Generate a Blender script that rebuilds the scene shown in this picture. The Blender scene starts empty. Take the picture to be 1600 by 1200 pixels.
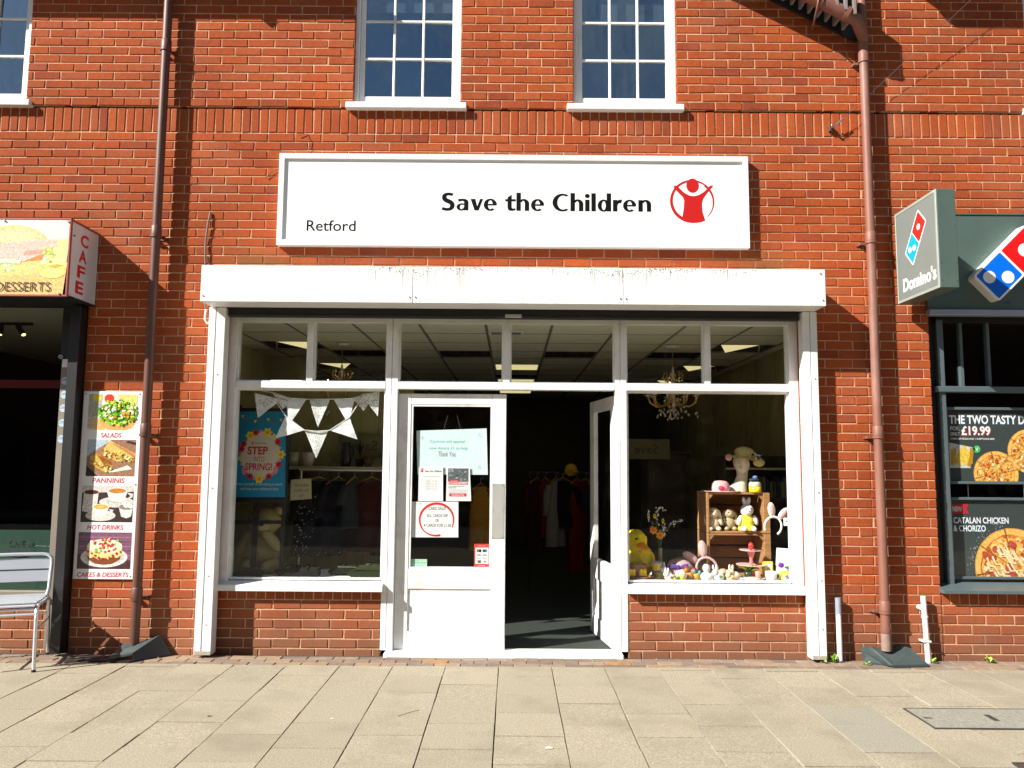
import bpy, bmesh, math, random
from mathutils import Vector, Matrix, Quaternion
random.seed(7)
R = math.radians
S = bpy.context.scene
COL = S.collection

# ------------------------------------------------------------------ camera
cam_d = bpy.data.cameras.new('camera')
cam = bpy.data.objects.new('camera', cam_d); COL.objects.link(cam)
cam_d.sensor_width = 36.0; cam_d.lens = 27.38
cam_d.clip_start = 0.05; cam_d.clip_end = 600.0
cam.matrix_world = Matrix.Translation((0.0, -6.29, 1.53)) @ Matrix.Rotation(R(90 + 5.64), 4, 'X') @ Matrix.Rotation(R(0.43), 4, 'Z')
S.camera = cam

# ------------------------------------------------------------------ sky and sun
SUN_TRAVEL = Vector((1.76, 1.0, -1.45)).normalized()
to_sun = -SUN_TRAVEL
elev = math.asin(to_sun.z); azim = math.atan2(to_sun.x, to_sun.y)
W = bpy.data.worlds.new('World'); S.world = W; W.use_nodes = True
nt = W.node_tree; nt.nodes.clear()
out = nt.nodes.new('ShaderNodeOutputWorld'); bg = nt.nodes.new('ShaderNodeBackground')
sky = nt.nodes.new('ShaderNodeTexSky'); sky.sky_type = 'NISHITA'; sky.sun_disc = False
sky.sun_elevation = elev; sky.sun_rotation = azim; sky.air_density = 1.0; sky.dust_density = 0.6; sky.ozone_density = 1.5
tc = nt.nodes.new('ShaderNodeTexCoord'); ns = nt.nodes.new('ShaderNodeTexNoise'); ns.inputs['Scale'].default_value = 8.5
ns.inputs['Detail'].default_value = 6.0; ns.inputs['Roughness'].default_value = 0.55
rp = nt.nodes.new('ShaderNodeValToRGB'); rp.color_ramp.elements[0].position = 0.44; rp.color_ramp.elements[1].position = 0.64
rp.color_ramp.elements[1].color = (0.75, 0.75, 0.75, 1)
mx = nt.nodes.new('ShaderNodeMix'); mx.data_type = 'RGBA'; mx.inputs['B'].default_value = (3.6, 4.0, 4.6, 1)
nt.links.new(tc.outputs['Generated'], ns.inputs['Vector']); nt.links.new(ns.outputs['Fac'], rp.inputs['Fac'])
nt.links.new(rp.outputs['Color'], mx.inputs['Factor']); nt.links.new(sky.outputs['Color'], mx.inputs['A'])
nt.links.new(mx.outputs['Result'], bg.inputs['Color']); bg.inputs['Strength'].default_value = 0.05
nt.links.new(bg.outputs['Background'], out.inputs['Surface'])
sun_d = bpy.data.lights.new('sun', 'SUN'); sun_d.energy = 5.0; sun_d.angle = R(0.5); sun_d.color = (1.0, 0.95, 0.87)
sun = bpy.data.objects.new('sun', sun_d); COL.objects.link(sun)
sun.rotation_mode = 'QUATERNION'; sun.rotation_quaternion = SUN_TRAVEL.to_track_quat('-Z', 'Y'); sun.location = (-12, -8, 12)
vs = S.view_settings
S.display_settings.display_device = 'sRGB'
vs.view_transform = 'Standard'; vs.look = 'None'; vs.exposure = 1.08; vs.gamma = 1.0; vs.use_curve_mapping = False
S.render.engine = 'CYCLES'
S.cycles.max_bounces = 8; S.cycles.transparent_max_bounces = 16; S.cycles.diffuse_bounces = 4; S.cycles.glossy_bounces = 4
S.cycles.sample_clamp_indirect = 6.0; S.cycles.caustics_reflective = False; S.cycles.caustics_refractive = False

# ------------------------------------------------------------------ mesh builder
class MB:
    def __init__(s): s.v = []; s.f = []; s.c = []; s.s = []
    def add(s, vs_, fs, col=(1, 1, 1), smooth=False):
        b = len(s.v); s.v += [tuple(q) for q in vs_]
        for k in fs: s.f.append([b + i for i in k]); s.c.append(col); s.s.append(smooth)
        return s
    def box(s, x0, x1, y0, y1, z0, z1, col=(1, 1, 1), bev=0.0):
        if x1 < x0: x0, x1 = x1, x0
        if y1 < y0: y0, y1 = y1, y0
        if z1 < z0: z0, z1 = z1, z0
        if bev <= 0:
            v = [(x0,y0,z0),(x1,y0,z0),(x1,y1,z0),(x0,y1,z0),(x0,y0,z1),(x1,y0,z1),(x1,y1,z1),(x0,y1,z1)]
            f = [(0,3,2,1),(4,5,6,7),(0,1,5,4),(1,2,6,5),(2,3,7,6),(3,0,4,7)]
            return s.add(v, f, col)
        b = min(bev, (x1-x0)*.45, (y1-y0)*.45, (z1-z0)*.45)
        v = []; idx = {}
        for ix, X in enumerate((x0, x1)):
            for iy, Y in enumerate((y0, y1)):
                for iz, Z in enumerate((z0, z1)):
                    sx = b if ix == 0 else -b; sy = b if iy == 0 else -b; sz = b if iz == 0 else -b
                    idx[ix,iy,iz,0] = len(v); v.append((X, Y+sy, Z+sz))
                    idx[ix,iy,iz,1] = len(v); v.append((X+sx, Y, Z+sz))
                    idx[ix,iy,iz,2] = len(v); v.append((X+sx, Y+sy, Z))
        f = []
        I = idx
        for a in (0, 1):
            f.append([I[a,0,0,0],I[a,1,0,0],I[a,1,1,0],I[a,0,1,0]])
            f.append([I[0,a,0,1],I[1,a,0,1],I[1,a,1,1],I[0,a,1,1]])
            f.append([I[0,0,a,2],I[1,0,a,2],I[1,1,a,2],I[0,1,a,2]])
        for a in (0, 1):
            for c in (0, 1):
                f.append([I[a,c,0,0],I[a,c,1,0],I[a,c,1,1],I[a,c,0,1]])
                f.append([I[a,0,c,0],I[a,1,c,0],I[a,1,c,2],I[a,0,c,2]])
                f.append([I[0,a,c,1],I[1,a,c,1],I[1,a,c,2],I[0,a,c,2]])
                for d in (0, 1): f.append([I[a,c,d,0],I[a,c,d,1],I[a,c,d,2]])
        return s.add(v, f, col)
    def flat(s, pts, y, col=(1, 1, 1)):                     # polygon in x,z facing -Y
        return s.add([(p[0], y, p[1]) for p in pts], [list(range(len(pts)))], col)
    def rect(s, x0, x1, z0, z1, y, col=(1, 1, 1)):
        return s.flat([(x0,z0),(x1,z0),(x1,z1),(x0,z1)], y, col)
    def prism(s, pts, y0, y1, col=(1, 1, 1)):               # extrude an x,z outline from y0 to y1
        n = len(pts)
        v = [(p[0], y0, p[1]) for p in pts] + [(p[0], y1, p[1]) for p in pts]
        f = [list(range(n)), list(range(2*n-1, n-1, -1))] + [[i, n+i, n+(i+1) % n, (i+1) % n] for i in range(n)]
        return s.add(v, f, col)
    def hull(s, rings, col=(1, 1, 1), smooth=True, cap=True):  # rings of equal point count
        n = len(rings[0]); v = [q for r in rings for q in r]; f = []
        for k in range(len(rings)-1):
            for i in range(n):
                j = (i+1) % n; f.append([k*n+i, k*n+j, (k+1)*n+j, (k+1)*n+i])
        s.add(v, f, col, smooth)
        if cap:
            s.add(rings[0], [list(range(n))[::-1]], col); s.add(rings[-1], [list(range(n))], col)
        return s
    def cyl(s, p0, p1, r0, r1=None, n=14, col=(1, 1, 1), cap=True):
        return s.tube([p0, p1], [r0, r0 if r1 is None else r1], n, col, cap)
    def tube(s, pts, r, n=10, col=(1, 1, 1), cap=True):
        P = [Vector(p) for p in pts]; m = len(P)
        rr = r if isinstance(r, (list, tuple)) else [r]*m
        t0 = (P[1]-P[0]).normalized()
        up = Vector((0, 0, 1)) if abs(t0.z) < .9 else Vector((0, 1, 0))
        a = t0.cross(up).normalized(); rings = []
        for i in range(m):
            t = ((P[min(i+1, m-1)]-P[i]).normalized() + (P[i]-P[max(i-1, 0)]).normalized())
            t = t.normalized() if t.length > 1e-6 else t0
            a = (a - t*a.dot(t)).normalized(); b = t.cross(a)
            rings.append([P[i] + a*(rr[i]*math.cos(2*math.pi*k/n)) + b*(rr[i]*math.sin(2*math.pi*k/n)) for k in range(n)])
        return s.hull(rings, col, True, cap)
    def ell(s, c, r, col=(1, 1, 1), rot=None, n=14, m=9, nz=0.0, seed=0):
        rnd = random.Random(seed); Q = rot if rot is not None else Matrix.Identity(3)
        C = Vector(c); v = []; f = []
        for j in range(1, m):
            th = math.pi*j/m
            for i in range(n):
                ph = 2*math.pi*i/n; k = 1 + nz*(rnd.random()-.5)
                q = Vector((r[0]*k*math.sin(th)*math.cos(ph), r[1]*k*math.sin(th)*math.sin(ph), r[2]*k*math.cos(th)))
                v.append(C + Q @ q)
        t = len(v); v.append(C + Q @ Vector((0,0,r[2]))); v.append(C + Q @ Vector((0,0,-r[2])))
        for j in range(m-2):
            for i in range(n):
                k = (i+1) % n; f.append([j*n+i, j*n+k, (j+1)*n+k, (j+1)*n+i])
        for i in range(n):
            f.append([t, i, (i+1) % n]); f.append([t+1, (m-2)*n+(i+1) % n, (m-2)*n+i])
        return s.add(v, f, col, True)
    def lathe(s, prof, c=(0, 0, 0), n=18, col=(1, 1, 1)):
        rings = [[(c[0]+r*math.cos(2*math.pi*k/n), c[1]+r*math.sin(2*math.pi*k/n), c[2]+z) for k in range(n)] for r, z in prof]
        return s.hull(rings, col, True, False)
    def text(s, body, x0, x1, z0, z1, y, col=(0, 0, 0), bold=0.0, depth=0.0, shear=0.0):
        v, f = glyphs(body, bold, shear)
        if not v: return s
        ax = min(q[0] for q in v); bx = max(q[0] for q in v); az = min(q[1] for q in v); bz = max(q[1] for q in v)
        kx = (x1-x0)/(bx-ax); kz = (z1-z0)/(bz-az)
        P = [(x0+(q[0]-ax)*kx, y, z0+(q[1]-az)*kz) for q in v]
        s.add(P, f, col)
        if depth:
            from collections import Counter
            ec = Counter(); od = {}
            for k in f:
                for i in range(len(k)):
                    e = (k[i], k[(i+1) % len(k)]); ec[tuple(sorted(e))] += 1; od[tuple(sorted(e))] = e
            for e, cnt in ec.items():
                if cnt == 1:
                    a, b = od[e]
                    s.add([P[a], P[b], (P[b][0], y+depth, P[b][2]), (P[a][0], y+depth, P[a][2])], [(0, 1, 2, 3)], col)
        return s
    def xf(s, M):
        s.v = [tuple(M @ Vector(q)) for q in s.v]; return s
    def mesh(s, name, origin=(0, 0, 0), fix=True):
        me = bpy.data.meshes.new(name)
        o = origin
        me.from_pydata([(q[0]-o[0], q[1]-o[1], q[2]-o[2]) for q in s.v], [], s.f)
        at = me.attributes.new('Col', 'FLOAT_COLOR', 'FACE')
        flat = []
        for c in s.c: flat += [c[0], c[1], c[2], 1.0]
        at.data.foreach_set('color', flat)
        me.polygons.foreach_set('use_smooth', s.s)
        me.update()
        if fix:
            bm = bmesh.new(); bm.from_mesh(me)
            bmesh.ops.recalc_face_normals(bm, faces=bm.faces); bm.to_mesh(me); bm.free()
        return me

_gc = {}
def glyphs(body, bold=0.0, shear=0.0):
    key = (body, bold, shear)
    if key in _gc: return _gc[key]
    cu = bpy.data.curves.new('lettering', 'FONT'); cu.body = body; cu.size = 1.0; cu.offset = bold; cu.shear = shear
    cu.resolution_u = 4; cu.fill_mode = 'FRONT'
    ob = bpy.data.objects.new('lettering_source', cu); COL.objects.link(ob)
    dg = bpy.context.evaluated_depsgraph_get()
    me = ob.evaluated_get(dg).to_mesh()
    v = [(q.co.x, q.co.y) for q in me.vertices]; f = [list(p.vertices) for p in me.polygons]
    ob.evaluated_get(dg).to_mesh_clear()
    bpy.data.objects.remove(ob); bpy.data.curves.remove(cu)
    _gc[key] = (v, f); return v, f

# ------------------------------------------------------------------ materials
MATS = {}
def mat(name, color=(.8, .8, .8), rough=.5, metal=0.0, var=0.12, vscale=6.0, bump=0.0, bscale=60.0, spec=.5, attr=None,
        emit=None, estr=0.0, dirt=None, dscale=2.0, damt=0.0, coat=0.0, stretch=(1, 1, 1), objrand=0.0):
    if name in MATS: return MATS[name]
    m = bpy.data.materials.new(name); m.use_nodes = True; t = m.node_tree; N = t.nodes; L = t.links
    b = N['Principled BSDF']; g = N.new('ShaderNodeNewGeometry')
    mp = N.new('ShaderNodeVectorMath'); mp.operation = 'MULTIPLY'; mp.inputs[1].default_value = stretch
    L.new(g.outputs['Position'], mp.inputs[0])
    n1 = N.new('ShaderNodeTexNoise'); n1.inputs['Scale'].default_value = vscale; n1.inputs['Detail'].default_value = 5
    L.new(mp.outputs[0], n1.inputs['Vector'])
    r = N.new('ShaderNodeMapRange'); r.inputs['From Min'].default_value = .25; r.inputs['From Max'].default_value = .75
    r.inputs['To Min'].default_value = 1-var; r.inputs['To Max'].default_value = 1+var; L.new(n1.outputs['Fac'], r.inputs['Value'])
    vm = N.new('ShaderNodeVectorMath'); vm.operation = 'SCALE'
    if attr:
        a = N.new('ShaderNodeAttribute'); a.attribute_name = 'Col'; L.new(a.outputs['Color'], vm.inputs[0])
    else: vm.inputs[0].default_value = color
    if objrand:
        oi = N.new('ShaderNodeObjectInfo'); r2 = N.new('ShaderNodeMapRange')
        r2.inputs['To Min'].default_value = 1-objrand; r2.inputs['To Max'].default_value = 1+objrand
        L.new(oi.outputs['Random'], r2.inputs['Value'])
        mm = N.new('ShaderNodeMath'); mm.operation = 'MULTIPLY'; L.new(r.outputs['Result'], mm.inputs[0]); L.new(r2.outputs['Result'], mm.inputs[1])
        L.new(mm.outputs[0], vm.inputs['Scale'])
    else: L.new(r.outputs['Result'], vm.inputs['Scale'])
    last = vm.outputs[0]
    if dirt:
        n2 = N.new('ShaderNodeTexNoise'); n2.inputs['Scale'].default_value = dscale; n2.inputs['Detail'].default_value = 7
        n2.inputs['Roughness'].default_value = .65
        L.new(mp.outputs[0], n2.inputs['Vector'])
        q = N.new('ShaderNodeMapRange'); q.inputs['From Min'].default_value = .5; q.inputs['From Max'].default_value = .75
        q.inputs['To Max'].default_value = damt; L.new(n2.outputs['Fac'], q.inputs['Value'])
        x = N.new('ShaderNodeMix'); x.data_type = 'RGBA'; L.new(q.outputs['Result'], x.inputs['Factor']); L.new(last, x.inputs['A'])
        x.inputs['B'].default_value = (*dirt, 1); last = x.outputs['Result']
    L.new(last, b.inputs['Base Color'])
    b.inputs['Roughness'].default_value = rough; b.inputs['Metallic'].default_value = metal
    b.inputs['Specular IOR Level'].default_value = spec
    if coat: b.inputs['Coat Weight'].default_value = coat
    if emit:
        b.inputs['Emission Color'].default_value = (*emit, 1); b.inputs['Emission Strength'].default_value = estr
    if bump:
        n3 = N.new('ShaderNodeTexNoise'); n3.inputs['Scale'].default_value = bscale; n3.inputs['Detail'].default_value = 4
        L.new(mp.outputs[0], n3.inputs['Vector'])
        bp = N.new('ShaderNodeBump'); bp.inputs['Strength'].default_value = bump; bp.inputs['Distance'].default_value = .004
        L.new(n3.outputs['Fac'], bp.inputs['Height']); L.new(bp.outputs['Normal'], b.inputs['Normal'])
    MATS[name] = m; return m

def glass_mat(name, tint=(1, 1, 1), f0=.045, rough=0.0, wav=0.0, dust=0.0, gloss=(1, 1, 1)):
    m = bpy.data.materials.new(name); m.use_nodes = True; t = m.node_tree; N = t.nodes; L = t.links; N.clear()
    o = N.new('ShaderNodeOutputMaterial'); x = N.new('ShaderNodeMixShader'); tr = N.new('ShaderNodeBsdfTransparent')
    gl = N.new('ShaderNodeBsdfGlossy'); lw = N.new('ShaderNodeLayerWeight'); lw.inputs['Blend'].default_value = .5
    pw = N.new('ShaderNodeMath'); pw.operation = 'POWER'; pw.inputs[1].default_value = 5.0; L.new(lw.outputs['Facing'], pw.inputs[0])
    fr = N.new('ShaderNodeMath'); fr.operation = 'MULTIPLY_ADD'; fr.inputs[1].default_value = 1-f0; fr.inputs[2].default_value = f0; L.new(pw.outputs[0], fr.inputs[0])
    tr.inputs['Color'].default_value = (*tint, 1); gl.inputs['Roughness'].default_value = rough; gl.inputs['Color'].default_value = (*gloss, 1)
    if wav:
        n = N.new('ShaderNodeTexNoise'); n.inputs['Scale'].default_value = 2.2; b = N.new('ShaderNodeBump'); b.inputs['Strength'].default_value = wav
        b.inputs['Distance'].default_value = .02; L.new(n.outputs['Fac'], b.inputs['Height']); L.new(b.outputs['Normal'], gl.inputs['Normal'])
    L.new(fr.outputs[0], x.inputs['Fac']); L.new(tr.outputs[0], x.inputs[1]); L.new(gl.outputs[0], x.inputs[2])
    last = x.outputs[0]
    if dust:
        df = N.new('ShaderNodeBsdfDiffuse'); df.inputs['Color'].default_value = (.6, .6, .58, 1); g = N.new('ShaderNodeNewGeometry')
        n = N.new('ShaderNodeTexNoise'); n.inputs['Scale'].default_value = 9; n.inputs['Detail'].default_value = 6; L.new(g.outputs['Position'], n.inputs['Vector'])
        q = N.new('ShaderNodeMapRange'); q.inputs['From Min'].default_value = .5; q.inputs['From Max'].default_value = .9; q.inputs['To Max'].default_value = dust
        L.new(n.outputs['Fac'], q.inputs['Value']); y = N.new('ShaderNodeMixShader')
        L.new(q.outputs['Result'], y.inputs['Fac']); L.new(last, y.inputs[1]); L.new(df.outputs[0], y.inputs[2]); last = y.outputs[0]
    L.new(last, o.inputs['Surface']); MATS[name] = m; return m

def brick_mat(name, per_object):
    m = bpy.data.materials.new(name); m.use_nodes = True; t = m.node_tree; N = t.nodes; L = t.links
    b = N['Principled BSDF']; g = N.new('ShaderNodeNewGeometry')
    if per_object:
        oi = N.new('ShaderNodeObjectInfo'); rnd = oi.outputs['Random']
    else:
        a = N.new('ShaderNodeAttribute'); a.attribute_name = 'Col'
        sp = N.new('ShaderNodeSeparateColor'); L.new(a.outputs['Color'], sp.inputs[0]); rnd = sp.outputs[0]
    cr = N.new('ShaderNodeValToRGB'); e = cr.color_ramp.elements
    stops = [(0.0, (.255, .051, .020)), (.10, (.31, .062, .0185)), (.45, (.345, .069, .0178)), (.72, (.37, .076, .0187)), (.9, (.34, .080, .030)), (1.0, (.40, .088, .021))]
    e[0].position, e[0].color = 0.0, (*stops[0][1], 1); e[1].position, e[1].color = 1.0, (*stops[-1][1], 1)
    for p_, c_ in stops[1:-1]:
        k = e.new(p_); k.color = (*c_, 1)
    L.new(rnd, cr.inputs['Fac'])
    n1 = N.new('ShaderNodeTexNoise'); n1.inputs['Scale'].default_value = 38; n1.inputs['Detail'].default_value = 6; n1.inputs['Roughness'].default_value = .7
    L.new(g.outputs['Position'], n1.inputs['Vector'])
    r1 = N.new('ShaderNodeMapRange'); r1.inputs['From Min'].default_value = .25; r1.inputs['From Max'].default_value = .75
    r1.inputs['To Min'].default_value = .76; r1.inputs['To Max'].default_value = 1.22; L.new(n1.outputs['Fac'], r1.inputs['Value'])
    vm = N.new('ShaderNodeVectorMath'); vm.operation = 'SCALE'; L.new(cr.outputs['Color'], vm.inputs[0]); L.new(r1.outputs['Result'], vm.inputs['Scale'])
    # pale lime bloom in loose patches
    n2 = N.new('ShaderNodeTexNoise'); n2.inputs['Scale'].default_value = 1.3; n2.inputs['Detail'].default_value = 8; n2.inputs['Roughness'].default_value = .68
    L.new(g.outputs['Position'], n2.inputs['Vector'])
    r2 = N.new('ShaderNodeMapRange'); r2.inputs['From Min'].default_value = .50; r2.inputs['From Max'].default_value = .78; r2.inputs['To Max'].default_value = .5
    L.new(n2.outputs['Fac'], r2.inputs['Value'])
    x1 = N.new('ShaderNodeMix'); x1.data_type = 'RGBA'; L.new(r2.outputs['Result'], x1.inputs['Factor']); L.new(vm.outputs[0], x1.inputs['A']); x1.inputs['B'].default_value = (.36, .155, .09, 1)
    # splash dirt on the lowest courses
    sx = N.new('ShaderNodeSeparateXYZ'); L.new(g.outputs['Position'], sx.inputs[0])
    n3 = N.new('ShaderNodeTexNoise'); n3.inputs['Scale'].default_value = 5; n3.inputs['Detail'].default_value = 5; L.new(g.outputs['Position'], n3.inputs['Vector'])
    ad = N.new('ShaderNodeMath'); ad.operation = 'MULTIPLY_ADD'; L.new(n3.outputs['Fac'], ad.inputs[0]); ad.inputs[1].default_value = -.5; L.new(sx.outputs['Z'], ad.inputs[2])
    r3 = N.new('ShaderNodeMapRange'); r3.inputs['From Min'].default_value = .34; r3.inputs['From Max'].default_value = -.25; r3.inputs['To Max'].default_value = .75
    L.new(ad.outputs[0], r3.inputs['Value'])
    x2 = N.new('ShaderNodeMix'); x2.data_type = 'RGBA'; L.new(r3.outputs['Result'], x2.inputs['Factor']); L.new(x1.outputs['Result'], x2.inputs['A']); x2.inputs['B'].default_value = (.21, .115, .07, 1)
    # moss and soot above the shutter box, soot blotches elsewhere
    n5 = N.new('ShaderNodeTexNoise'); n5.inputs['Scale'].default_value = 2.3; n5.inputs['Detail'].default_value = 6; L.new(g.outputs['Position'], n5.inputs['Vector'])
    zz = N.new('ShaderNodeMapRange'); zz.inputs['From Min'].default_value = 3.30; zz.inputs['From Max'].default_value = 3.05; L.new(sx.outputs['Z'], zz.inputs['Value'])
    zl = N.new('ShaderNodeMath'); zl.operation = 'GREATER_THAN'; zl.inputs[1].default_value = 2.95; L.new(sx.outputs['Z'], zl.inputs[0])
    ab = N.new('ShaderNodeMath'); ab.operation = 'ABSOLUTE'; L.new(sx.outputs['X'], ab.inputs[0])
    ax = N.new('ShaderNodeMapRange'); ax.inputs['From Min'].default_value = 1.5; ax.inputs['From Max'].default_value = 2.0; L.new(ab.outputs[0], ax.inputs['Value'])
    ac = N.new('ShaderNodeMapRange'); ac.inputs['From Min'].default_value = 2.6; ac.inputs['From Max'].default_value = 2.2; L.new(ab.outputs[0], ac.inputs['Value'])
    nf = N.new('ShaderNodeMapRange'); nf.inputs['From Min'].default_value = .32; nf.inputs['From Max'].default_value = .52; nf.inputs['To Max'].default_value = .85; L.new(n5.outputs['Fac'], nf.inputs['Value'])
    pr_ = zz.outputs['Result']
    for q_ in (zl.outputs[0], ax.outputs['Result'], ac.outputs['Result'], nf.outputs['Result']):
        mu = N.new('ShaderNodeMath'); mu.operation = 'MULTIPLY'; L.new(pr_, mu.inputs[0]); L.new(q_, mu.inputs[1]); pr_ = mu.outputs[0]
    x3 = N.new('ShaderNodeMix'); x3.data_type = 'RGBA'; L.new(pr_, x3.inputs['Factor']); L.new(x2.outputs['Result'], x3.inputs['A']); x3.inputs['B'].default_value = (.10, .085, .03, 1)
    n6 = N.new('ShaderNodeTexNoise'); n6.inputs['Scale'].default_value = .9; n6.inputs['Detail'].default_value = 7; n6.inputs['Roughness'].default_value = .62; L.new(g.outputs['Position'], n6.inputs['Vector'])
    r6 = N.new('ShaderNodeMapRange'); r6.inputs['From Min'].default_value = .3; r6.inputs['From Max'].default_value = .7; r6.inputs['To Min'].default_value = .74; r6.inputs['To Max'].default_value = 1.12; L.new(n6.outputs['Fac'], r6.inputs['Value'])
    v6 = N.new('ShaderNodeVectorMath'); v6.operation = 'SCALE'; L.new(x3.outputs['Result'], v6.inputs[0]); L.new(r6.outputs['Result'], v6.inputs['Scale'])
    L.new(v6.outputs[0], b.inputs['Base Color']); b.inputs['Roughness'].default_value = .9; b.inputs['Specular IOR Level'].default_value = .2
    bp = N.new('ShaderNodeBump'); bp.inputs['Strength'].default_value = .55; bp.inputs['Distance'].default_value = .004
    n4 = N.new('ShaderNodeTexNoise'); n4.inputs['Scale'].default_value = 95; n4.inputs['Detail'].default_value = 5; L.new(g.outputs['Position'], n4.inputs['Vector'])
    L.new(n4.outputs['Fac'], bp.inputs['Height']); L.new(bp.outputs['Normal'], b.inputs['Normal'])
    MATS[name] = m; return m

brick_mat('brick_each', True); brick_mat('brick_run', False)
mat('mortar', (.62, .385, .235), .95, var=.22, vscale=30, bump=.5, bscale=220)
mat('white_paint', (.80, .80, .79), .42, var=.03, vscale=3, bump=.10, bscale=35, dirt=(.30, .28, .23), dscale=5, damt=.32)
mat('white_metal', (.78, .78, .78), .38, var=.02, bump=.04, bscale=20, dirt=(.34, .33, .30), dscale=3, damt=.28)
mat('sign_white', (.80, .80, .80), .35, var=.02, vscale=2, dirt=(.5, .5, .48), dscale=3, damt=.15, stretch=(1, 1, .3))
mat('black_ink', (.004, .004, .0045), .7, var=.05, spec=.1); mat('red_ink', (.46, .006, .004), .45, var=.03)
mat('print', attr=True, rough=.55, var=.05, vscale=40); mat('print_gloss', attr=True, rough=.25, var=.05, vscale=40)
mat('print_food', attr=True, rough=.3, var=.34, vscale=55)
mat('soft', attr=True, rough=.95, var=.16, vscale=60, bump=.7, bscale=160, spec=.15)
mat('glazed', attr=True, rough=.25, var=.05, vscale=20); mat('matte', attr=True, rough=.85, var=.14, vscale=30, bump=.2, bscale=90, spec=.12)
mat('steel', (.62, .62, .63), .3, 1.0, var=.06, vscale=20, stretch=(1, 1, 8)); mat('alu', (.72, .75, .80), .34, .55, var=.05, vscale=14, bump=.03, bscale=30, stretch=(.3, 1, 6))
mat('brown_pipe_dark', (.105, .040, .026), .5, var=.14, vscale=9, bump=.08, bscale=60, dirt=(.17, .08, .06), dscale=5, damt=.45, stretch=(1, 1, .35))
mat('brown_pipe', (.20, .082, .056), .55, var=.14, vscale=9, bump=.08, bscale=60, dirt=(.33, .22, .19), dscale=5, damt=.55, stretch=(1, 1, .35))
mat('black_metal', (.012, .012, .013), .5, var=.15)
glass_mat('shop_glass', (.97, .98, .97), .025, dust=.008); glass_mat('upper_glass', (.30, .36, .40), .30, wav=.06, dust=.015, gloss=(.62, .84, 1.0)); glass_mat('dark_glass', (.6, .63, .6), .025)

# ------------------------------------------------------------------ things and parts
def thing(name, label, cat, loc=(0, 0, 0), group=None, rz=0.0):
    o = bpy.data.objects.new(name, None); COL.objects.link(o); o.empty_display_size = .1
    o.location = loc; o.rotation_euler = (0, 0, rz); o['label'] = label; o['category'] = cat
    if group: o['group'] = group
    return o
def part(name, mb, material, parent, local=False, label=None, fix=True):
    o_ = (0, 0, 0)
    if not local:
        w = parent; o_ = Vector((0, 0, 0))
        while w is not None: o_ = o_ + Vector(w.location); w = w.parent
    me = mb.mesh(name, o_, fix); me.materials.append(MATS[material])
    o = bpy.data.objects.new(name, me); COL.objects.link(o); o.parent = parent
    if label: o['label'] = label
    return o
def single(name, mb, material, label, cat, loc=(0, 0, 0), group=None, fix=True):
    me = mb.mesh(name, loc, fix); me.materials.append(MATS[material])
    o = bpy.data.objects.new(name, me); COL.objects.link(o); o.location = loc; o['label'] = label; o['category'] = cat
    if group: o['group'] = group
    return o
def struct(name, mb, material, loc=(0, 0, 0), kind='structure'):
    me = mb.mesh(name, loc); me.materials.append(MATS[material])
    o = bpy.data.objects.new(name, me); COL.objects.link(o); o.location = loc; o['kind'] = kind
    return o
def inst(name, me, parent, loc=(0, 0, 0), rot=(0, 0, 0), scale=(1, 1, 1)):
    o = bpy.data.objects.new(name, me); COL.objects.link(o); o.parent = parent; o.location = loc; o.rotation_euler = rot; o.scale = scale
    return o
def copy_thing(o, loc, label=None, rz=None):
    c = o.copy(); COL.objects.link(c); c.location = loc
    if rz is not None: c.rotation_euler = (0, 0, rz)
    if label: c['label'] = label
    for ch in list(o.children):
        d = ch.copy(); COL.objects.link(d); d.parent = c
        for g in list(ch.children):
            e = g.copy(); COL.objects.link(e); e.parent = d
    return c
# ================================================================== the ground
mat('joint_sand', (.055, .047, .035), .95, var=.3, vscale=40, bump=.5, bscale=120)
mat('slab', (.322, .284, .205), .9, var=.42, vscale=110, bump=.7, bscale=260, dirt=(.19, .165, .118), dscale=1.7, damt=.7, objrand=.055)
mat('slab_grey', (.285, .264, .206), .9, var=.4, vscale=130, bump=.5, bscale=260, dirt=(.18, .16, .12), dscale=2.2, damt=.45, objrand=.03)
mat('paver', attr=True, rough=.92, var=.2, vscale=14, bump=.5, bscale=150)
mat('pale_grout', (.36, .33, .26), .95, var=.25, vscale=25)
mat('tarmac', (.05, .05, .05), .92, var=.25, vscale=40, bump=.6, bscale=150)
struct('ground', MB().box(-150, 150, -150, 80, -.5, -.016), 'joint_sand')
SX = -0.085; SW = .395
PV = bpy.data.objects.new('pavement', None); COL.objects.link(PV); PV['kind'] = 'structure'
slab_meshes = {}
def slab_mesh(w, d, k, m_):
    key = (round(w, 3), round(d, 3), k, m_)
    if key not in slab_meshes:
        mb = MB().box(0, w, 0, d, -.04, 0, bev=.0016)
        rnd = random.Random(k*7+1)
        mb.v = [(x+rnd.uniform(-.0012, .0012), y+rnd.uniform(-.0012, .0012), z) for x, y, z in mb.v]
        me = mb.mesh('paving_slab'); me.materials.append(MATS[m_]); slab_meshes[key] = me
    return slab_meshes[key]
YT = -.283                                     # edge of the brick strip by the wall
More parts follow.
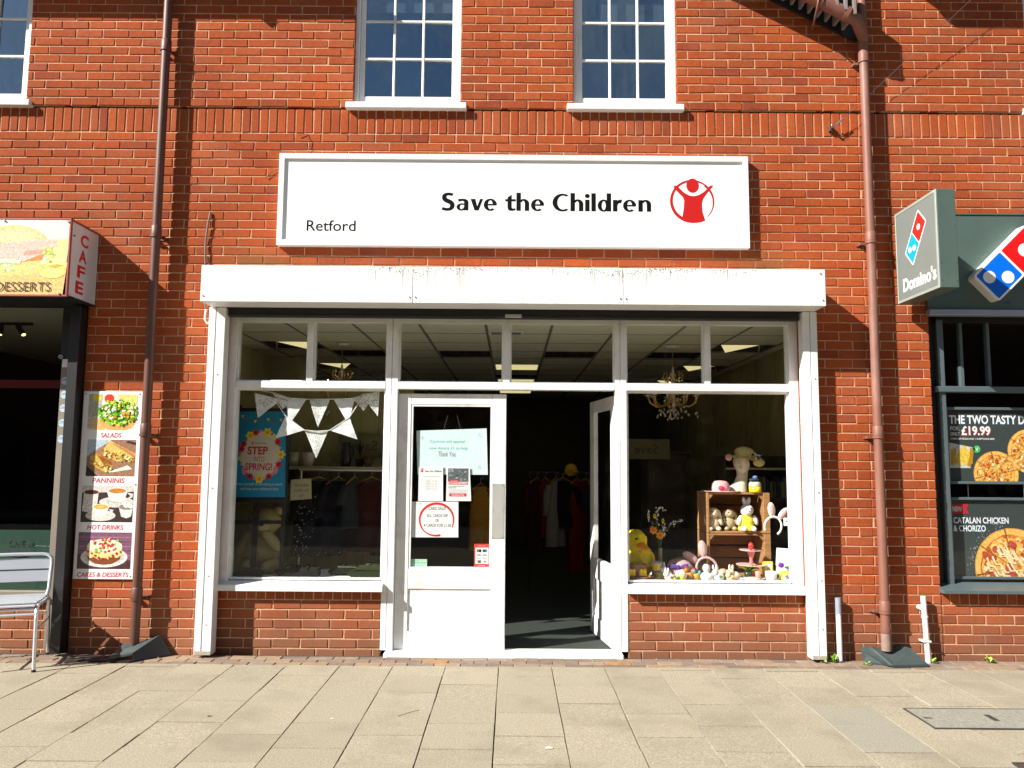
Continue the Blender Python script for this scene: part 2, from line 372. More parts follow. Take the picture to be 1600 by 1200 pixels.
for ci in range(-13, 14):
    xa = SX + ci*SW
    ph = -.958 if ci % 2 == 0 else -1.165       # the courses break joint from column to column
    cuts = [YT]
    ys = sorted([ph + k*.403 for k in range(-7, 8) if ph + k*.403 < YT - .07], reverse=True)
    cuts += ys
    for ri in range(len(cuts)-1):
        y1 = cuts[ri]; y0 = cuts[ri+1]
        if y1 < -3.1: break
        cx = xa+.2; cy = (y0+y1)/2
        g_ = ci == 5 and -2.1 < cy < -1.2
        me = slab_mesh(SW-.005, y1-y0-.0065, random.randrange(4), 'slab_grey' if g_ else 'slab')
        o = inst('paving_slab', me, PV, (xa+.0025+random.uniform(-.001, .001), y0+.00325, random.uniform(-.0045, .0015)), (random.uniform(-.003, .003), random.uniform(-.003, .003), random.uniform(-.0018, .0018)))
gm = MB()
for ci in (3, 4, 5, 6, 7, 8):
    xx = SX+ci*SW
    for k in range(14):
        if random.random() < .8:
            y1 = YT-.02-k*.16; gm.box(xx-.0035+random.uniform(-.001, .001), xx+.0035, y1-.155, y1, -.02, -.0025)
o = part('joint_grout', gm, 'pale_grout', PV); o['kind'] = 'stuff'
# far side of the pavement and the street behind the viewer
struct('pavement_far', MB().box(-40, 40, -7.5, -3.5, -.3, -.006), 'slab')
struct('pavement_sides', MB().box(-40, -5.31, -3.49, -.29, -.3, -.006).box(5.32, 40, -3.49, -.29, -.3, -.006), 'slab')
struct('road', MB().box(-90, 90, -13.5, -7.52, -.3, -.012), 'tarmac')
struct('pavement_opposite', MB().box(-90, 90, -16.4, -13.52, -.3, .0), 'slab')
# brick paver strip along the wall
ST = bpy.data.objects.new('paver_strip', None); COL.objects.link(ST); ST['kind'] = 'structure'
pal = [(.22, .155, .11), (.25, .18, .13), (.19, .145, .115), (.28, .20, .13), (.24, .19, .15), (.17, .125, .095)]
pmesh = []
for c_ in pal + [(.30, .16, .07)]:
    me = MB().box(0, .197, 0, .0865, -.05, 0, c_, bev=.005).mesh('paver'); me.materials.append(MATS['paver']); pmesh.append(me)
for rw in range(3):
    y0 = -.281 + rw*.091
    for k in range(-26, 26):
        x0 = k*.2 + (.1 if rw % 2 else 0) + .03
        me = random.choice(pmesh[:6])
        if rw == 1 and (abs(x0+.62) < .1 or abs(x0-.72) < .1): me = pmesh[6]
        if x0 < -5 or x0 > 5: continue
        inst('paver', me, ST, (x0, y0, -.003+random.uniform(-.003, .002)), (random.uniform(-.01, .01), random.uniform(-.006, .006), random.uniform(-.006, .006)))
struct('paver_bedding', MB().box(-5.3, 5.3, -.283, .02, -.2, -.012), 'joint_sand')

# ================================================================== brick facades
def subtract(r, holes):
    out_ = [r]
    for h in holes:
        nx = []
        for a in out_:
            if a[0] >= h[1] or a[1] <= h[0] or a[2] >= h[3] or a[3] <= h[2]: nx.append(a); continue
            if a[0] < h[0]: nx.append((a[0], h[0], a[2], a[3]))
            if a[1] > h[1]: nx.append((h[1], a[1], a[2], a[3]))
            m0, m1 = max(a[0], h[0]), min(a[1], h[1])
            if a[2] < h[2]: nx.append((m0, m1, a[2], h[2]))
            if a[3] > h[3]: nx.append((m0, m1, h[3], a[3]))
        out_ = nx
    return [a for a in out_ if a[1]-a[0] > .012 and a[3]-a[2] > .012]
def brick_geo(mb, x0, x1, z0, z1, yf, depth, tone, rnd, skew=.0016):
    e = .0045
    def j(): return rnd.uniform(-skew, skew)
    o4 = [(x0+j(), z0+j()), (x1+j(), z0+j()), (x1+j(), z1+j()), (x0+j(), z1+j())]
    sg = [(1, 1), (-1, 1), (-1, -1), (1, -1)]
    py = yf + rnd.uniform(-.0014, .0014)
    v = [(a, yf+depth, b) for a, b in o4] + [(a, py+.004, b) for a, b in o4]
    v += [(a+sx*(e+j()), py, b+sz*(e+j())) for (a, b), (sx, sz) in zip(o4, sg)]
    f = [[8, 9, 10, 11]]
    for i in range(4):
        k = (i+1) % 4; f.append([4+i, 4+k, 8+k, 8+i]); f.append([i, k, 4+k, 4+i])
    mb.add(v, f, (tone, tone, tone))
full_meshes = {}
def variants(w, h, depth):
    key = (round(w, 3), round(h, 3), round(depth, 3))
    if key not in full_meshes:
        L_ = []
        for k in range(6):
            mb = MB(); brick_geo(mb, -w/2, w/2, -h/2, h/2, 0, depth, .5, random.Random(k+31))
            me = mb.mesh('brick'); me.materials.append(MATS['brick_each']); L_.append(me)
        full_meshes[key] = L_
    return full_meshes[key]
def lay(root, rects, yf, depth, limit, hidden, rnd):
    """rects: (x0,x1,z0,z1,full). The best seen ones become single bricks, the rest one run of brickwork."""
    cand = [i for i, r in enumerate(rects) if r[4] and not any(r[0] > h[0] and r[1] < h[1] and r[2] > h[2] and r[3] < h[3] for h in hidden)
            and abs(r[0]+r[1]) < 8.4 and r[3] < 5.42 and r[2] > 0]
    cand.sort(key=lambda i: rects[i][2]); pick = set(cand[:limit])
    run = MB()
    for i, r in enumerate(rects):
        y = yf(r[2])
        if i in pick:
            me = rnd.choice(variants(r[1]-r[0], r[3]-r[2], depth))
            inst('brick', me, root, (Vector(((r[0]+r[1])/2, y, (r[2]+r[3])/2)) - root.location), (0, rnd.uniform(-.004, .004), 0))
        else: brick_geo(run, r[0], r[1], r[2], r[3], y, depth, rnd.random(), rnd)
    if run.f:
        o = part('brickwork', run, 'brick_run', root); o['kind'] = 'stuff'
def wall_courses(X0, X1, Z1, holes, rnd):
    rc = []
    def course(z0, z1, phase, pitch, jt):
        k0 = math.floor((X0-phase)/pitch)-1; k1 = math.ceil((X1-phase)/pitch)+1
        for k in range(k0, k1):
            a = phase+k*pitch+jt/2; b = a+pitch-jt; full0 = b-a
            a2, b2 = max(a, X0), min(b, X1)
            if b2-a2 < .02: continue
            for q in subtract((a2, b2, z0, z1), holes):
                rc.append((*q, abs((q[1]-q[0])-full0) < 1e-4 and abs((q[3]-q[2])-(z1-z0)) < 1e-4))
    for k in range(57):
        zt = 4.25-.075*k; course(zt-.071, zt-.004, -2.059 + (.1125 if k % 2 else 0) + rnd.uniform(-.006, .006), .225, .0085)
    course(4.255, 4.458, -2.059, .075, .010)
    k = 0; zb = 4.47
    while zb+.075 < Z1:
        course(zb+.004, zb+.071, -1.916 + (.1125 if k % 2 else 0) + rnd.uniform(-.006, .006), .225, .0085); zb += .075; k += 1
    return rc
def mortar_slab(root, X0, X1, Z1, holes, shrink=.006):
    H = [(h[0]-shrink, h[1]+shrink, h[2]-shrink, h[3]+shrink) for h in holes]
    mb = MB()
    xs = sorted(set([X0, X1] + [min(max(q, X0), X1) for h in H for q in h[:2]]))
    for zlo, zhi, yf in ((-.05, 4.4555, .006), (4.4555, 4.4735, .045), (4.4735, Z1, -.0075)):
        zs = sorted(set([zlo, zhi] + [min(max(q, zlo), zhi) for h in H for q in h[2:]]))
        for a, b in zip(xs, xs[1:]):
            for c, d in zip(zs, zs[1:]):
                if b-a < 1e-4 or d-c < 1e-4: continue
                mx_, mz_ = (a+b)/2, (c+d)/2
                if any(h[0] < mx_ < h[1] and h[2] < mz_ < h[3] for h in H): continue
                mb.box(a, b, yf, .22, c, d)
    part('mortar', mb, 'mortar', root)
def facade(name, label, X0, X1, Z1, holes, hidden, seed):
    rnd = random.Random(seed); root = thing(name, label, 'building', ((X0+X1)/2, 0, 0))
    rc = wall_courses(X0, X1, Z1, holes, rnd)
    lay(root, rc, lambda z: 0.0 if z < 4.465 else -.013, .1, 300, hidden, rnd)
    mortar_slab(root, X0, X1, Z1, holes)
    return root
WTOP = 6.3
WIN = [(-1.352, -.452), (.498, 1.368)]
SHOP = facade('brick_building', 'red brick shop building with two white sash windows, between the brown downpipes', -2.95, 2.885, WTOP,
    [(-2.33, 2.345, -1, 2.9), (*[WIN[0][0], WIN[0][1]], 4.47, 6.0), (WIN[1][0], WIN[1][1], 4.47, 6.0)],
    [(-2.45, 2.45, 0, 3.04), (-1.95, 1.95, 3.27, 4.06)], 3)
CAFEB = facade('brick_building', 'red brick building left of the left downpipe, above the cafe front', -6.6, -2.95, WTOP,
    [(-6.2, -3.475, -1, 2.9), (-5.0, -4.1, 4.47, 6.0)], [(-7, -3.4, 2.7, 3.4), (-3.46, -2.98, .57, 2.07)], 5)
PIZZAB = facade('brick_building', 'red brick building right of the right downpipe, above the pizza shop front', 2.885, 6.6, WTOP,
    [(3.405, 6.2, -1, 2.9), (4.325, 5.2, 4.47, 6.0)], [(3.2, 7, 2.6, 3.5)], 9)
def riser(label, X0, X1, z_top, y0, seed, head=.085):
    rnd = random.Random(seed); root = thing('low_wall', label, 'wall', ((X0+X1)/2, y0, 0), 'low brick walls under shop windows')
    rc = []
    n = round((X1-X0)/.075); p_ = (X1-X0)/n
    for k in range(n): rc.append((X0+k*p_+.005, X0+(k+1)*p_-.005, z_top-head, z_top-.004, False))
    z = z_top-head-.009; k = 0
    while z > -.03:
        ph = X0 + (.1125 if k % 2 else 0) - .225 + rnd.uniform(-.01, .01)
        while ph < X1:
            a, b = max(ph+.005, X0), min(ph+.22, X1)
            if b-a > .02: rc.append((a, b, z-.066, z, b-a > .2149))
            ph += .225
        z -= .075; k += 1
    for r in rc:
        me = rnd.choice(variants(r[1]-r[0], r[3]-r[2], .1))
        inst('brick', me, root, Vector(((r[0]+r[1])/2, y0, (r[2]+r[3])/2))-root.location, (0, rnd.uniform(-.004, .004), 0))
    part('mortar', MB().box(X0, X1, y0+.006, y0+.16, -.05, z_top), 'mortar', root)
riser('low red brick wall under the left window of the charity shop', -2.335, -1.035, .505, .055, 21)
riser('low red brick wall under the right window of the charity shop', .94, 2.35, .505, .055, 22)
riser('low red brick wall under the pizza shop window', 3.405, 6.2, .525, .004, 23, .1)
riser('low red brick wall under the cafe window, behind the metal chair', -6.2, -3.66, .42, .07, 24, .1)

# ================================================================== upstairs sash windows
def sash(label, x0, x1, blind):
    root = thing('sash_window', label, 'window', ((x0+x1)/2, 0, 4.5), 'upstairs sash windows')
    z0, z1 = 4.51, 5.98; yb = .03
    fr = MB()
    fr.box(x0, x0+.035, yb-.015, .16, z0, z1, bev=.003).box(x1-.035, x1, yb-.015, .16, z0, z1, bev=.003).box(x0+.035, x1-.035, yb-.015, .16, z1-.05, z1)
    fr.box(x0+.035, x1-.035, yb, .16, z0, z0+.02)
    part('frame', fr, 'white_paint', root)
    a, b = x0+.037, x1-.037; c, d = z0+.022, z1-.052
    ys = yb+.012
    sf = MB()
    sf.box(a, a+.042, ys, ys+.045, c, d, bev=.004).box(b-.042, b, ys, ys+.045, c, d, bev=.004)
    sf.box(a+.042, b-.042, ys, ys+.045, c, c+.065, bev=.004).box(a+.042, b-.042, ys, ys+.045, d-.05, d, bev=.004)
    part('sash', sf, 'white_paint', root)
    pa, pb = a+.042, b-.042; pc, pd = c+.065, d-.05
    w = (pb-pa)/3; h = .338
    for k in (1, 2): part('glazing_bar', MB().box(pa+k*w-.0105, pa+k*w+.0105, ys+.006, ys+.042, pc, pd, bev=.004), 'white_paint', root)
    for k in (1, 2, 3):
        part('glazing_bar', MB().box(pa, pb, ys+.009, ys+.040, pc+k*h-.011, pc+k*h+.011, bev=.004), 'white_paint', root)
    for i in range(3):
        for k in range(4):
            zb = pc+k*h; zt = min(pc+(k+1)*h, pd); t = random.uniform(-.007, .007); u = random.uniform(-.007, .007)
            part('pane', MB().add([(pa+i*w+.004, ys+.026+t, zb+.004), (pa+(i+1)*w-.004, ys+.026+u, zb+.004), (pa+(i+1)*w-.004, ys+.026-t, zt-.004), (pa+i*w+.004, ys+.026-u, zt-.004)], [(0, 1, 2, 3)]), 'upper_glass', root, fix=False)
    part('sill', MB().box(x0-.055, x1+.055, -.055, yb+.02, 4.452, 4.506, bev=.006), 'white_paint', root)
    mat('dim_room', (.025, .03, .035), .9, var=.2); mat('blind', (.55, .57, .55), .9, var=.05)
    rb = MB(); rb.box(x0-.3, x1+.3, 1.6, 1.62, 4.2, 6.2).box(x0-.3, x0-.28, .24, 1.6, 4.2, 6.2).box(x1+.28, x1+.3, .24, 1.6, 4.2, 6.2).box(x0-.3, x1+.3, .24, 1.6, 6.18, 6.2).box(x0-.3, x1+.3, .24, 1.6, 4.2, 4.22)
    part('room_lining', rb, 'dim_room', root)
    part('blind', MB().box(x0+.04, x1-.04, .13, .135, blind, 6.0), 'blind', root)
sash('white sash window above the left half of the charity shop sign', *WIN[0], 5.40)
sash('white sash window above the right half of the charity shop sign', *WIN[1], 5.33)
sash('white sash window cut off by the left edge, above the cafe sign', -5.0, -4.1, 5.6)
sash('white sash window at the top right corner, above the pizza shop', 4.325, 5.2, 5.5)
# ================================================================== charity shop front
# --- fascia box of the roller shutter
mat('fascia_white', (.80, .80, .79), .45, var=.03, vscale=5, bump=.12, bscale=30, dirt=(.30, .30, .285), dscale=10, damt=.55, stretch=(1, 1, .12))
mat('grime', (.05, .05, .045), .9, var=.4, vscale=40)
FB = thing('shutter_box', 'long white shutter box with streaks above the charity shop windows', 'shutter box', (0, 0, 2.74))
for a, b in ((-2.428, -.7785), (-.7745, .8600), (.8640, 2.436)):
    part('fascia_panel', MB().box(a, b, -.332, -.31, 2.745, 3.033, bev=.003), 'fascia_white', FB)
part('underside', MB().box(-2.426, 2.434, -.309, -.10, 2.747, 2.752), 'white_metal', FB)
part('top_cover', MB().box(-2.426, 2.434, -.309, -.001, 3.018, 3.030), 'fascia_white', FB)
part('end_cap', MB().box(-2.426, -2.416, -.309, -.002, 2.753, 3.017), 'fascia_white', FB)
part('end_cap', MB().box(2.424, 2.434, -.309, -.002, 2.753, 3.017), 'fascia_white', FB)
for x in (-2.405, -.80, -.755, .838, .882, 2.412, 2.40):
    z = 2.79 if x != 2.40 else 3.00
    part('screw', MB().cyl((x, -.337, z), (x, -.331, z), .006, n=8), 'steel', FB)
rnd = random.Random(4)
gm = MB()                                    # lichen and grime along the top edge and at the joints
for k in range(420):
    x = rnd.choice((rnd.gauss(-.62, .28), rnd.gauss(.98, .35), rnd.uniform(-1.2, 1.9))); dz = abs(rnd.gauss(0, .018)) * (2.2 if min(abs(x+.776), abs(x-.862)) < .18 else 1)
    if abs(x) > 2.4 or dz > .27: continue
    w = rnd.uniform(.0015, .0065); h = rnd.uniform(.0015, .006); z = 3.031-dz
    gm.flat([(x-w, z), (x, z-h), (x+w, z-h*.3), (x+w*.4, z+h*.6)], -.3326)
for k in range(110):
    x = rnd.uniform(-2.3, 2.35); z = rnd.uniform(2.76, 3.0); w = rnd.uniform(.001, .0032)
    gm.flat([(x-w, z), (x, z-w*1.6), (x+w, z), (x, z+w)], -.3326)
o = part('grime', gm, 'grime', FB, fix=False); o['kind'] = 'stuff'
mat('streak', (.56, .56, .545), .6, var=.2, vscale=30)
gm = MB()
for k in range(230):
    x = rnd.choice((rnd.gauss(-.66, .3), rnd.gauss(.95, .4), rnd.uniform(-2.4, 2.4), rnd.uniform(-1.3, 1.9)))
    if abs(x) > 2.4: continue
    w = rnd.uniform(.0006, .0035); l_ = rnd.uniform(.01, .13)*(1.7 if min(abs(x+.776), abs(x-.862)) < .3 else 1); z = 3.031-abs(rnd.gauss(0, .02))
    gm.flat([(x-w, z), (x-w*.3, max(z-l_, 2.75)), (x+w*.3, max(z-l_*.9, 2.75)), (x+w, z)], -.33235)
o = part('rain_streaks', gm, 'streak', FB, fix=False); o['kind'] = 'stuff'
# shutter slot, rolled curtain and bottom rail behind the box
mat('shutter_dark', (.018, .018, .018), .6, var=.2)
RS = thing('roller_shutter', 'dark rolled up shutter in the slot under the white box', 'shutter', (0, -.05, 2.7))
part('curtain', MB().box(-2.3, 2.32, -.06, -.045, 2.70, 2.95), 'shutter_dark', RS)
part('bottom_rail', MB().box(-2.3, 2.32, -.075, -.03, 2.675, 2.70, bev=.004), 'shutter_dark', RS)
part('backing', MB().box(-2.32, 2.335, .04, .05, 2.70, 2.9), 'shutter_dark', RS)
part('lock_plate', MB().box(-.06, .075, -.078, -.07, 2.683, 2.712, bev=.003), 'steel', RS)
def rail(label, x0, xm, x1):
    t = thing('shutter_guide', label, 'shutter guide', ((x0+x1)/2, -.05, 0), 'white shutter guides')
    part('channel', MB().box(x0, xm-.002, -.105, -.001, .02, 2.744, bev=.004), 'white_metal', t)
    part('cover_strip', MB().box(xm+.002, x1, -.103, -.001, .02, 2.744, bev=.004), 'white_metal', t)
    part('foot_stain', MB().box(x0+.004, x1-.004, -.1062, -.1055, .022, .05), 'pale_grout', t)
    for z in (.25, .62, 1.3, 2.2): part('screw', MB().cyl((xm+.03, -.107, z), (xm+.03, -.102, z), .005, n=8), 'steel', t)
    return t
rail('white shutter guide left of the charity shop front', -2.443, -2.385, -2.310)
rail('white shutter guide right of the charity shop front', 2.333, 2.392, 2.450)
# --- name sign
SG = thing('shop_sign', 'long white framed name sign with black lettering and a red round emblem', 'sign', (0, -.03, 3.28))
part('panel', MB().box(-1.90, 1.92, -.0445, -.002, 3.30, 4.03), 'sign_white', SG)
fx0, fx1, fz0, fz1 = -1.938, 1.938, 3.277, 4.052
def frame_bar(pts): return MB().prism(pts, -.062, -.001)
w_ = .043
part('frame_bar', frame_bar([(fx0, fz0), (fx1, fz0), (fx1-w_, fz0+w_), (fx0+w_, fz0+w_)]), 'white_metal', SG)
part('frame_bar', frame_bar([(fx0, fz1), (fx0+w_, fz1-w_), (fx1-w_, fz1-w_), (fx1, fz1)]), 'white_metal', SG)
part('frame_bar', frame_bar([(fx0, fz0+.001), (fx0+w_, fz0+w_+.001), (fx0+w_, fz1-w_-.001), (fx0, fz1-.001)]), 'white_metal', SG)
part('frame_bar', frame_bar([(fx1, fz0+.001), (fx1, fz1-.001), (fx1-w_, fz1-w_-.001), (fx1-w_, fz0+w_+.001)]), 'white_metal', SG)
# humanist bold lettering drawn stroke by stroke (unit: x height 1, ascender 1.55, cap 1.5)
def arc(cx, cz, rx, rz, a0, a1, n=14): return [(cx+rx*math.cos(R(a0+(a1-a0)*i/n)), cz+rz*math.sin(R(a0+(a1-a0)*i/n))) for i in range(n+1)]
def band(po, pi): return [('poly', po + pi[::-1])]
def ring(cx, cz, rx, rz, tx, tz, a0, a1, n=20, ox=0, oz=0): return po_pi(arc(cx, cz, rx, rz, a0, a1, n), arc(cx+ox, cz+oz, rx-tx, rz-tz, a0, a1, n))
def po_pi(o_, i_): return [[o_[k], o_[k+1], i_[k+1], i_[k]] for k in range(len(o_)-1)]
def quad(*p): return [list(p)]
def bezier(p0, p1, p2, p3, n=12):
    return [tuple((1-t)**3*p0[i]+3*(1-t)**2*t*p1[i]+3*(1-t)*t*t*p2[i]+t**3*p3[i] for i in (0, 1)) for t in [k/n for k in range(n+1)]]
def chain(segs, n=10):
    pts = []
    for s_ in segs:
        q = bezier(*s_, n); pts += q if not pts else q[1:]
    return pts
def stroke(pts, widths):
    L_, R_ = [], []
    m = len(pts)
    for i in range(m):
        a = pts[max(i-1, 0)]; b = pts[min(i+1, m-1)]; dx, dz = b[0]-a[0], b[1]-a[1]; d = math.hypot(dx, dz) or 1
        t = i/(m-1)*(len(widths)-1); k = min(int(t), len(widths)-2); w = widths[k]+(widths[k+1]-widths[k])*(t-k)
        nx, nz = -dz/d*w/2, dx/d*w/2; L_.append((pts[i][0]+nx, pts[i][1]+nz)); R_.append((pts[i][0]-nx, pts[i][1]-nz))
    return po_pi(L_, R_)
ST_ = .33
def g_bowl(cx=.46): return ring(cx, .5, .46, .53, .30, .14, 0, 360, 28)
GL = {}
def _e():
    q = ring(.49, .5, .49, .53, .31, .15, 0, 312, 26); q += quad((.17, .44), (.93, .44), (.975, .58), (.17, .58)); return q, 1.0
def _n():
    q = quad((0, 0), (ST_, 0), (ST_, 1.0), (0, 1.0)); c = arc(.545, .62, .405, .41, 0, 150, 14); i_ = arc(.505, .60, .12, .26, 0, 150, 14)
    q += po_pi(c, i_); q += quad((.625, 0), (.95, 0), (.95, .63), (.625, .61)); return q, .95
def _h():
    q, w = _n(); q += quad((0, 1.0), (ST_, 1.0), (ST_, 1.56), (0, 1.56)); return q, w
def _d():
    q = ring(.45, .5, .45, .53, .30, .15, 0, 360, 26); q += quad((.67, 0), (1.0, 0), (1.0, 1.56), (.67, 1.56)); return q, 1.0
def _l(): return quad((0, 0), (ST_, 0), (ST_, 1.56), (0, 1.56)), ST_
def _i():
    q = quad((0, 0), (ST_, 0), (ST_, 1.0), (0, 1.0)); q += [arc(ST_/2, 1.32, .185, .185, 0, 360, 16)[:-1]]; return q, ST_
def _r():
    q = quad((0, 0), (ST_, 0), (ST_, 1.0), (0, 1.0)); q += po_pi(chain([((.15, .55), (.25, .95), (.42, 1.08), (.70, 1.01))]), chain([((.33, .45), (.36, .70), (.45, .74), (.60, .715))])); return q, .70
def _t():
    q = quad((.17, .30), (.48, .26), (.48, 1.38), (.17, 1.16)); q += quad((0, .80), (.78, .80), (.78, 1.0), (0, 1.0))
    q += po_pi(chain([((.17, .32), (.17, -.02), (.40, -.08), (.76, .05))]), chain([((.48, .34), (.48, .17), (.60, .17), (.76, .23))])); return q, .78
def _a():
    q = quad((.56, .0), (.88, .0), (.88, .66), (.56, .66)); q += po_pi(chain([((.88, .66), (.88, 1.0), (.60, 1.05), (.10, .97))]), chain([((.56, .66), (.56, .84), (.42, .84), (.14, .74))]))
    q += ring(.36, .29, .36, .315, .25, .12, 60, 330, 20); q += quad((.30, .50), (.58, .47), (.58, .60), (.33, .61)); q += quad((.52, .10), (.62, .0), (.62, .30), (.52, .30)); return q, .90
def _v(): return quad((.28, 0), (.62, 0), (.47, .42), (.355, 1.0), (0, 1.0)) [:0] + [[(.30, 0), (.60, 0), (.5, .36)], [(.30, 0), (.5, .36), (.345, 1.0), (0, 1.0)], [(.60, 0), (.93, 1.0), (.70, 1.0), (.5, .36)]], .93
def _S():
    p_ = chain([((.83, 1.33), (.55, 1.47), (.19, 1.42), (.19, 1.13)), ((.19, 1.13), (.19, .72), (.80, .85), (.80, .42)), ((.80, .42), (.80, .02), (.36, .02), (.04, .17))], 14)
    return stroke(p_, [.24, .25, .34, .37, .34, .25, .24]), .98
def _C():
    q = po_pi(arc(.74, .735, .74, .77, 52, 308, 30), arc(.78, .735, .42, .60, 58, 302, 30)); return q, 1.20
GL = {'e': _e, 'n': _n, 'h': _h, 'd': _d, 'l': _l, 'i': _i, 'r': _r, 't': _t, 'a': _a, 'v': _v, 'S': _S, 'C': _C}
def bold_text(body, gap=.135, space=.46):
    polys = []; x = 0
    for ch in body:
        if ch == ' ': x += space; continue
        q, w = GL[ch]()
        polys += [[(x+p_[0], p_[1]) for p_ in s_] for s_ in q]
        x += w + (gap*.35 if ch in 'vrt' else gap)
    return polys, x-gap
SZ = 'Save the Children'; _, tw = bold_text(SZ)
xo = 0.0
for ch in SZ:                                 # each letter a part of its own
    if ch == ' ': xo += .46; continue
    q_, w = GL[ch](); tm = MB()
    for k, s_ in enumerate(q_): tm.flat([(-.592+(xo+p_[0])/tw*1.728, 3.581+p_[1]*.0985) for p_ in s_], -.0452-.00002*(k % 7))
    o = part('letter', tm, 'black_ink', SG, fix=False)
    xo += w + (.135*.35 if ch in 'vrt' else .135)
part('lettering', MB().text('Retford', -1.698, -1.295, 3.398, 3.49, -.0452, bold=.008), 'black_ink', SG, fix=False, label='small thin black word Retford')
def emblem(mb, cx, cz, r, y, col=(1, 1, 1)):
    """a round ring, open at lower right, behind a figure with raised arms"""
    dy = .0001*max(r/.185, .3)
    def T(pts): return [(cx+p_[0]*r, cz+p_[1]*r) for p_ in pts]
    o_ = arc(0, 0, 1, 1, 42, 250, 30); i_ = arc(.035, .02, .95, .95, 42, 250, 30)
    k = 0
    for a0, a1, t0, t1 in ((52, 275, .07, .17), (-46, 52, .035, .09)):
        n = 30
        oo = arc(0, 0, 1.0, 1.0, a0, a1, n); ii = []
        for j in range(n+1):
            u = j/n; a = R(a0+(a1-a0)*u); tt = t0+(t1-t0)*u if a0 > 0 else (.035+.085*u); ii.append(((1-tt)*math.cos(a), (1-tt)*math.sin(a)))
        for s_ in po_pi(oo, ii): mb.flat(T(s_), y, col)
    mb.flat(T(arc(.03, .73, .285, .335, 0, 360, 26)[:-1]), y-dy, col)
    body = [(-.46, -.78)] + [(-.38, -.3), (-.36, .05)] + [(-.42, .2), (-.62, .40), (-.84, .66)] + [(-.76, .745), (-.66, .70), (-.60, .64)] + [(-.36, .40), (-.12, .27), (.07, .24), (.28, .29), (.52, .43), (.70, .60)] + [(.80, .72), (.93, .76), (.94, .68), (.86, .60)] + [(.68, .38), (.50, .12), (.44, -.1)] + [(.46, -.5), (.58, -.88)] + [(.34, -.975), (.06, -1.0), (-.22, -.95)]
    pc = (.03, -.2)
    b1 = body
    lower = [(-.46, -.78), (-.38, -.3), (-.36, .05), (-.42, .2), (-.12, .27), (.07, .24), (.28, .29), (.50, .12), (.44, -.1), (.46, -.5), (.58, -.88), (.34, -.975), (.06, -1.0), (-.22, -.95)]
    mb.flat(T(lower), y-dy*2, col)
    mb.flat(T([(-.42, .2), (-.62, .40), (-.84, .66), (-.76, .745), (-.66, .70), (-.60, .64), (-.36, .40), (-.12, .27)]), y-dy*3, col)
    mb.flat(T([(.50, .12), (.28, .29), (.52, .43), (.70, .60), (.80, .72), (.93, .76), (.94, .68), (.86, .60), (.68, .38)]), y-dy*3, col)
em = MB(); emblem(em, 1.475, 3.672, .183, -.0452)
part('emblem', em, 'red_ink', SG, fix=False, label='red figure with raised arms in a broken ring')

# --- timber frame, fanlights and shop windows
FR = thing('shopfront_frame', 'white painted timber frame of the charity shop front', 'shopfront', (0, .08, 0))
WP = 'white_paint'
def post(x0, x1, z0, z1, nm='post', y0=.05): part(nm, MB().box(x0, x1, y0, y0+.085, z0, z1, bev=.004), WP, FR)
post(-2.33, -2.262, .50, 2.70); post(-1.031, -.9855, .03, 2.70); post(-.9825, -.932, .02, 2.70)
post(.843, .8845, .02, 2.70); post(.8875, .938, .03, 2.70); post(2.268, 2.345, .50, 2.70)
for a, b in ((-1.685, -1.633), (-.075, -.017), (1.579, 1.627)): post(a, b, 2.168, 2.70, 'mullion', .053)
for a, b in ((-2.262, -1.031), (-.932, .843), (.938, 2.268)): post(a, b, 2.108, 2.168, 'transom', .047)
for a, b in ((-2.262, -1.685), (-1.633, -1.031), (-.932, -.075), (-.017, .843), (.938, 1.579), (1.627, 2.268)):
    part('head', MB().box(a, b, .056, .13, 2.66, 2.72), WP, FR)
    be = MB().box(a, a+.012, .085, .125, 2.168, 2.66).box(b-.012, b, .085, .125, 2.168, 2.66).box(a+.012, b-.012, .085, .125, 2.168, 2.178)
    part('glazing_bead', be, WP, FR)
    part('pane', MB().rect(a+.004, b-.004, 2.17, 2.668, .104), 'shop_glass', FR, fix=False)
for a, b in ((-2.262, -1.031), (.938, 2.268)):
    be = MB().box(a, a+.016, .08, .125, .575, 2.108).box(b-.016, b, .08, .125, .575, 2.108).box(a+.016, b-.016, .08, .125, 2.092, 2.108).box(a+.016, b-.016, .08, .125, .57, .585)
    part('glazing_bead', be, WP, FR)
    part('pane', MB().rect(a+.004, b-.004, .57, 2.1, .102), 'shop_glass', FR, fix=False)
for a, b in ((-2.335, -1.015), (.922, 2.352)):
    s_ = MB(); s_.v = []
    x0, x1 = a, b
    s_.add([(x0, -.02, .494), (x1, -.02, .494), (x1, -.02, .538), (x0, -.02, .538), (x0, .135, .57), (x1, .135, .57), (x0, .135, .494), (x1, .135, .494)],
           [(0, 1, 2, 3), (3, 2, 5, 4), (0, 6, 7, 1), (0, 3, 4, 6), (1, 7, 5, 2), (6, 4, 5, 7)])
    part('sill', s_, WP, FR)
part('threshold', MB().box(-.99, .89, -.03, .17, -.02, .026, bev=.006), WP, FR)
mat('scuff', (.33, .27, .2), .9, var=.3)
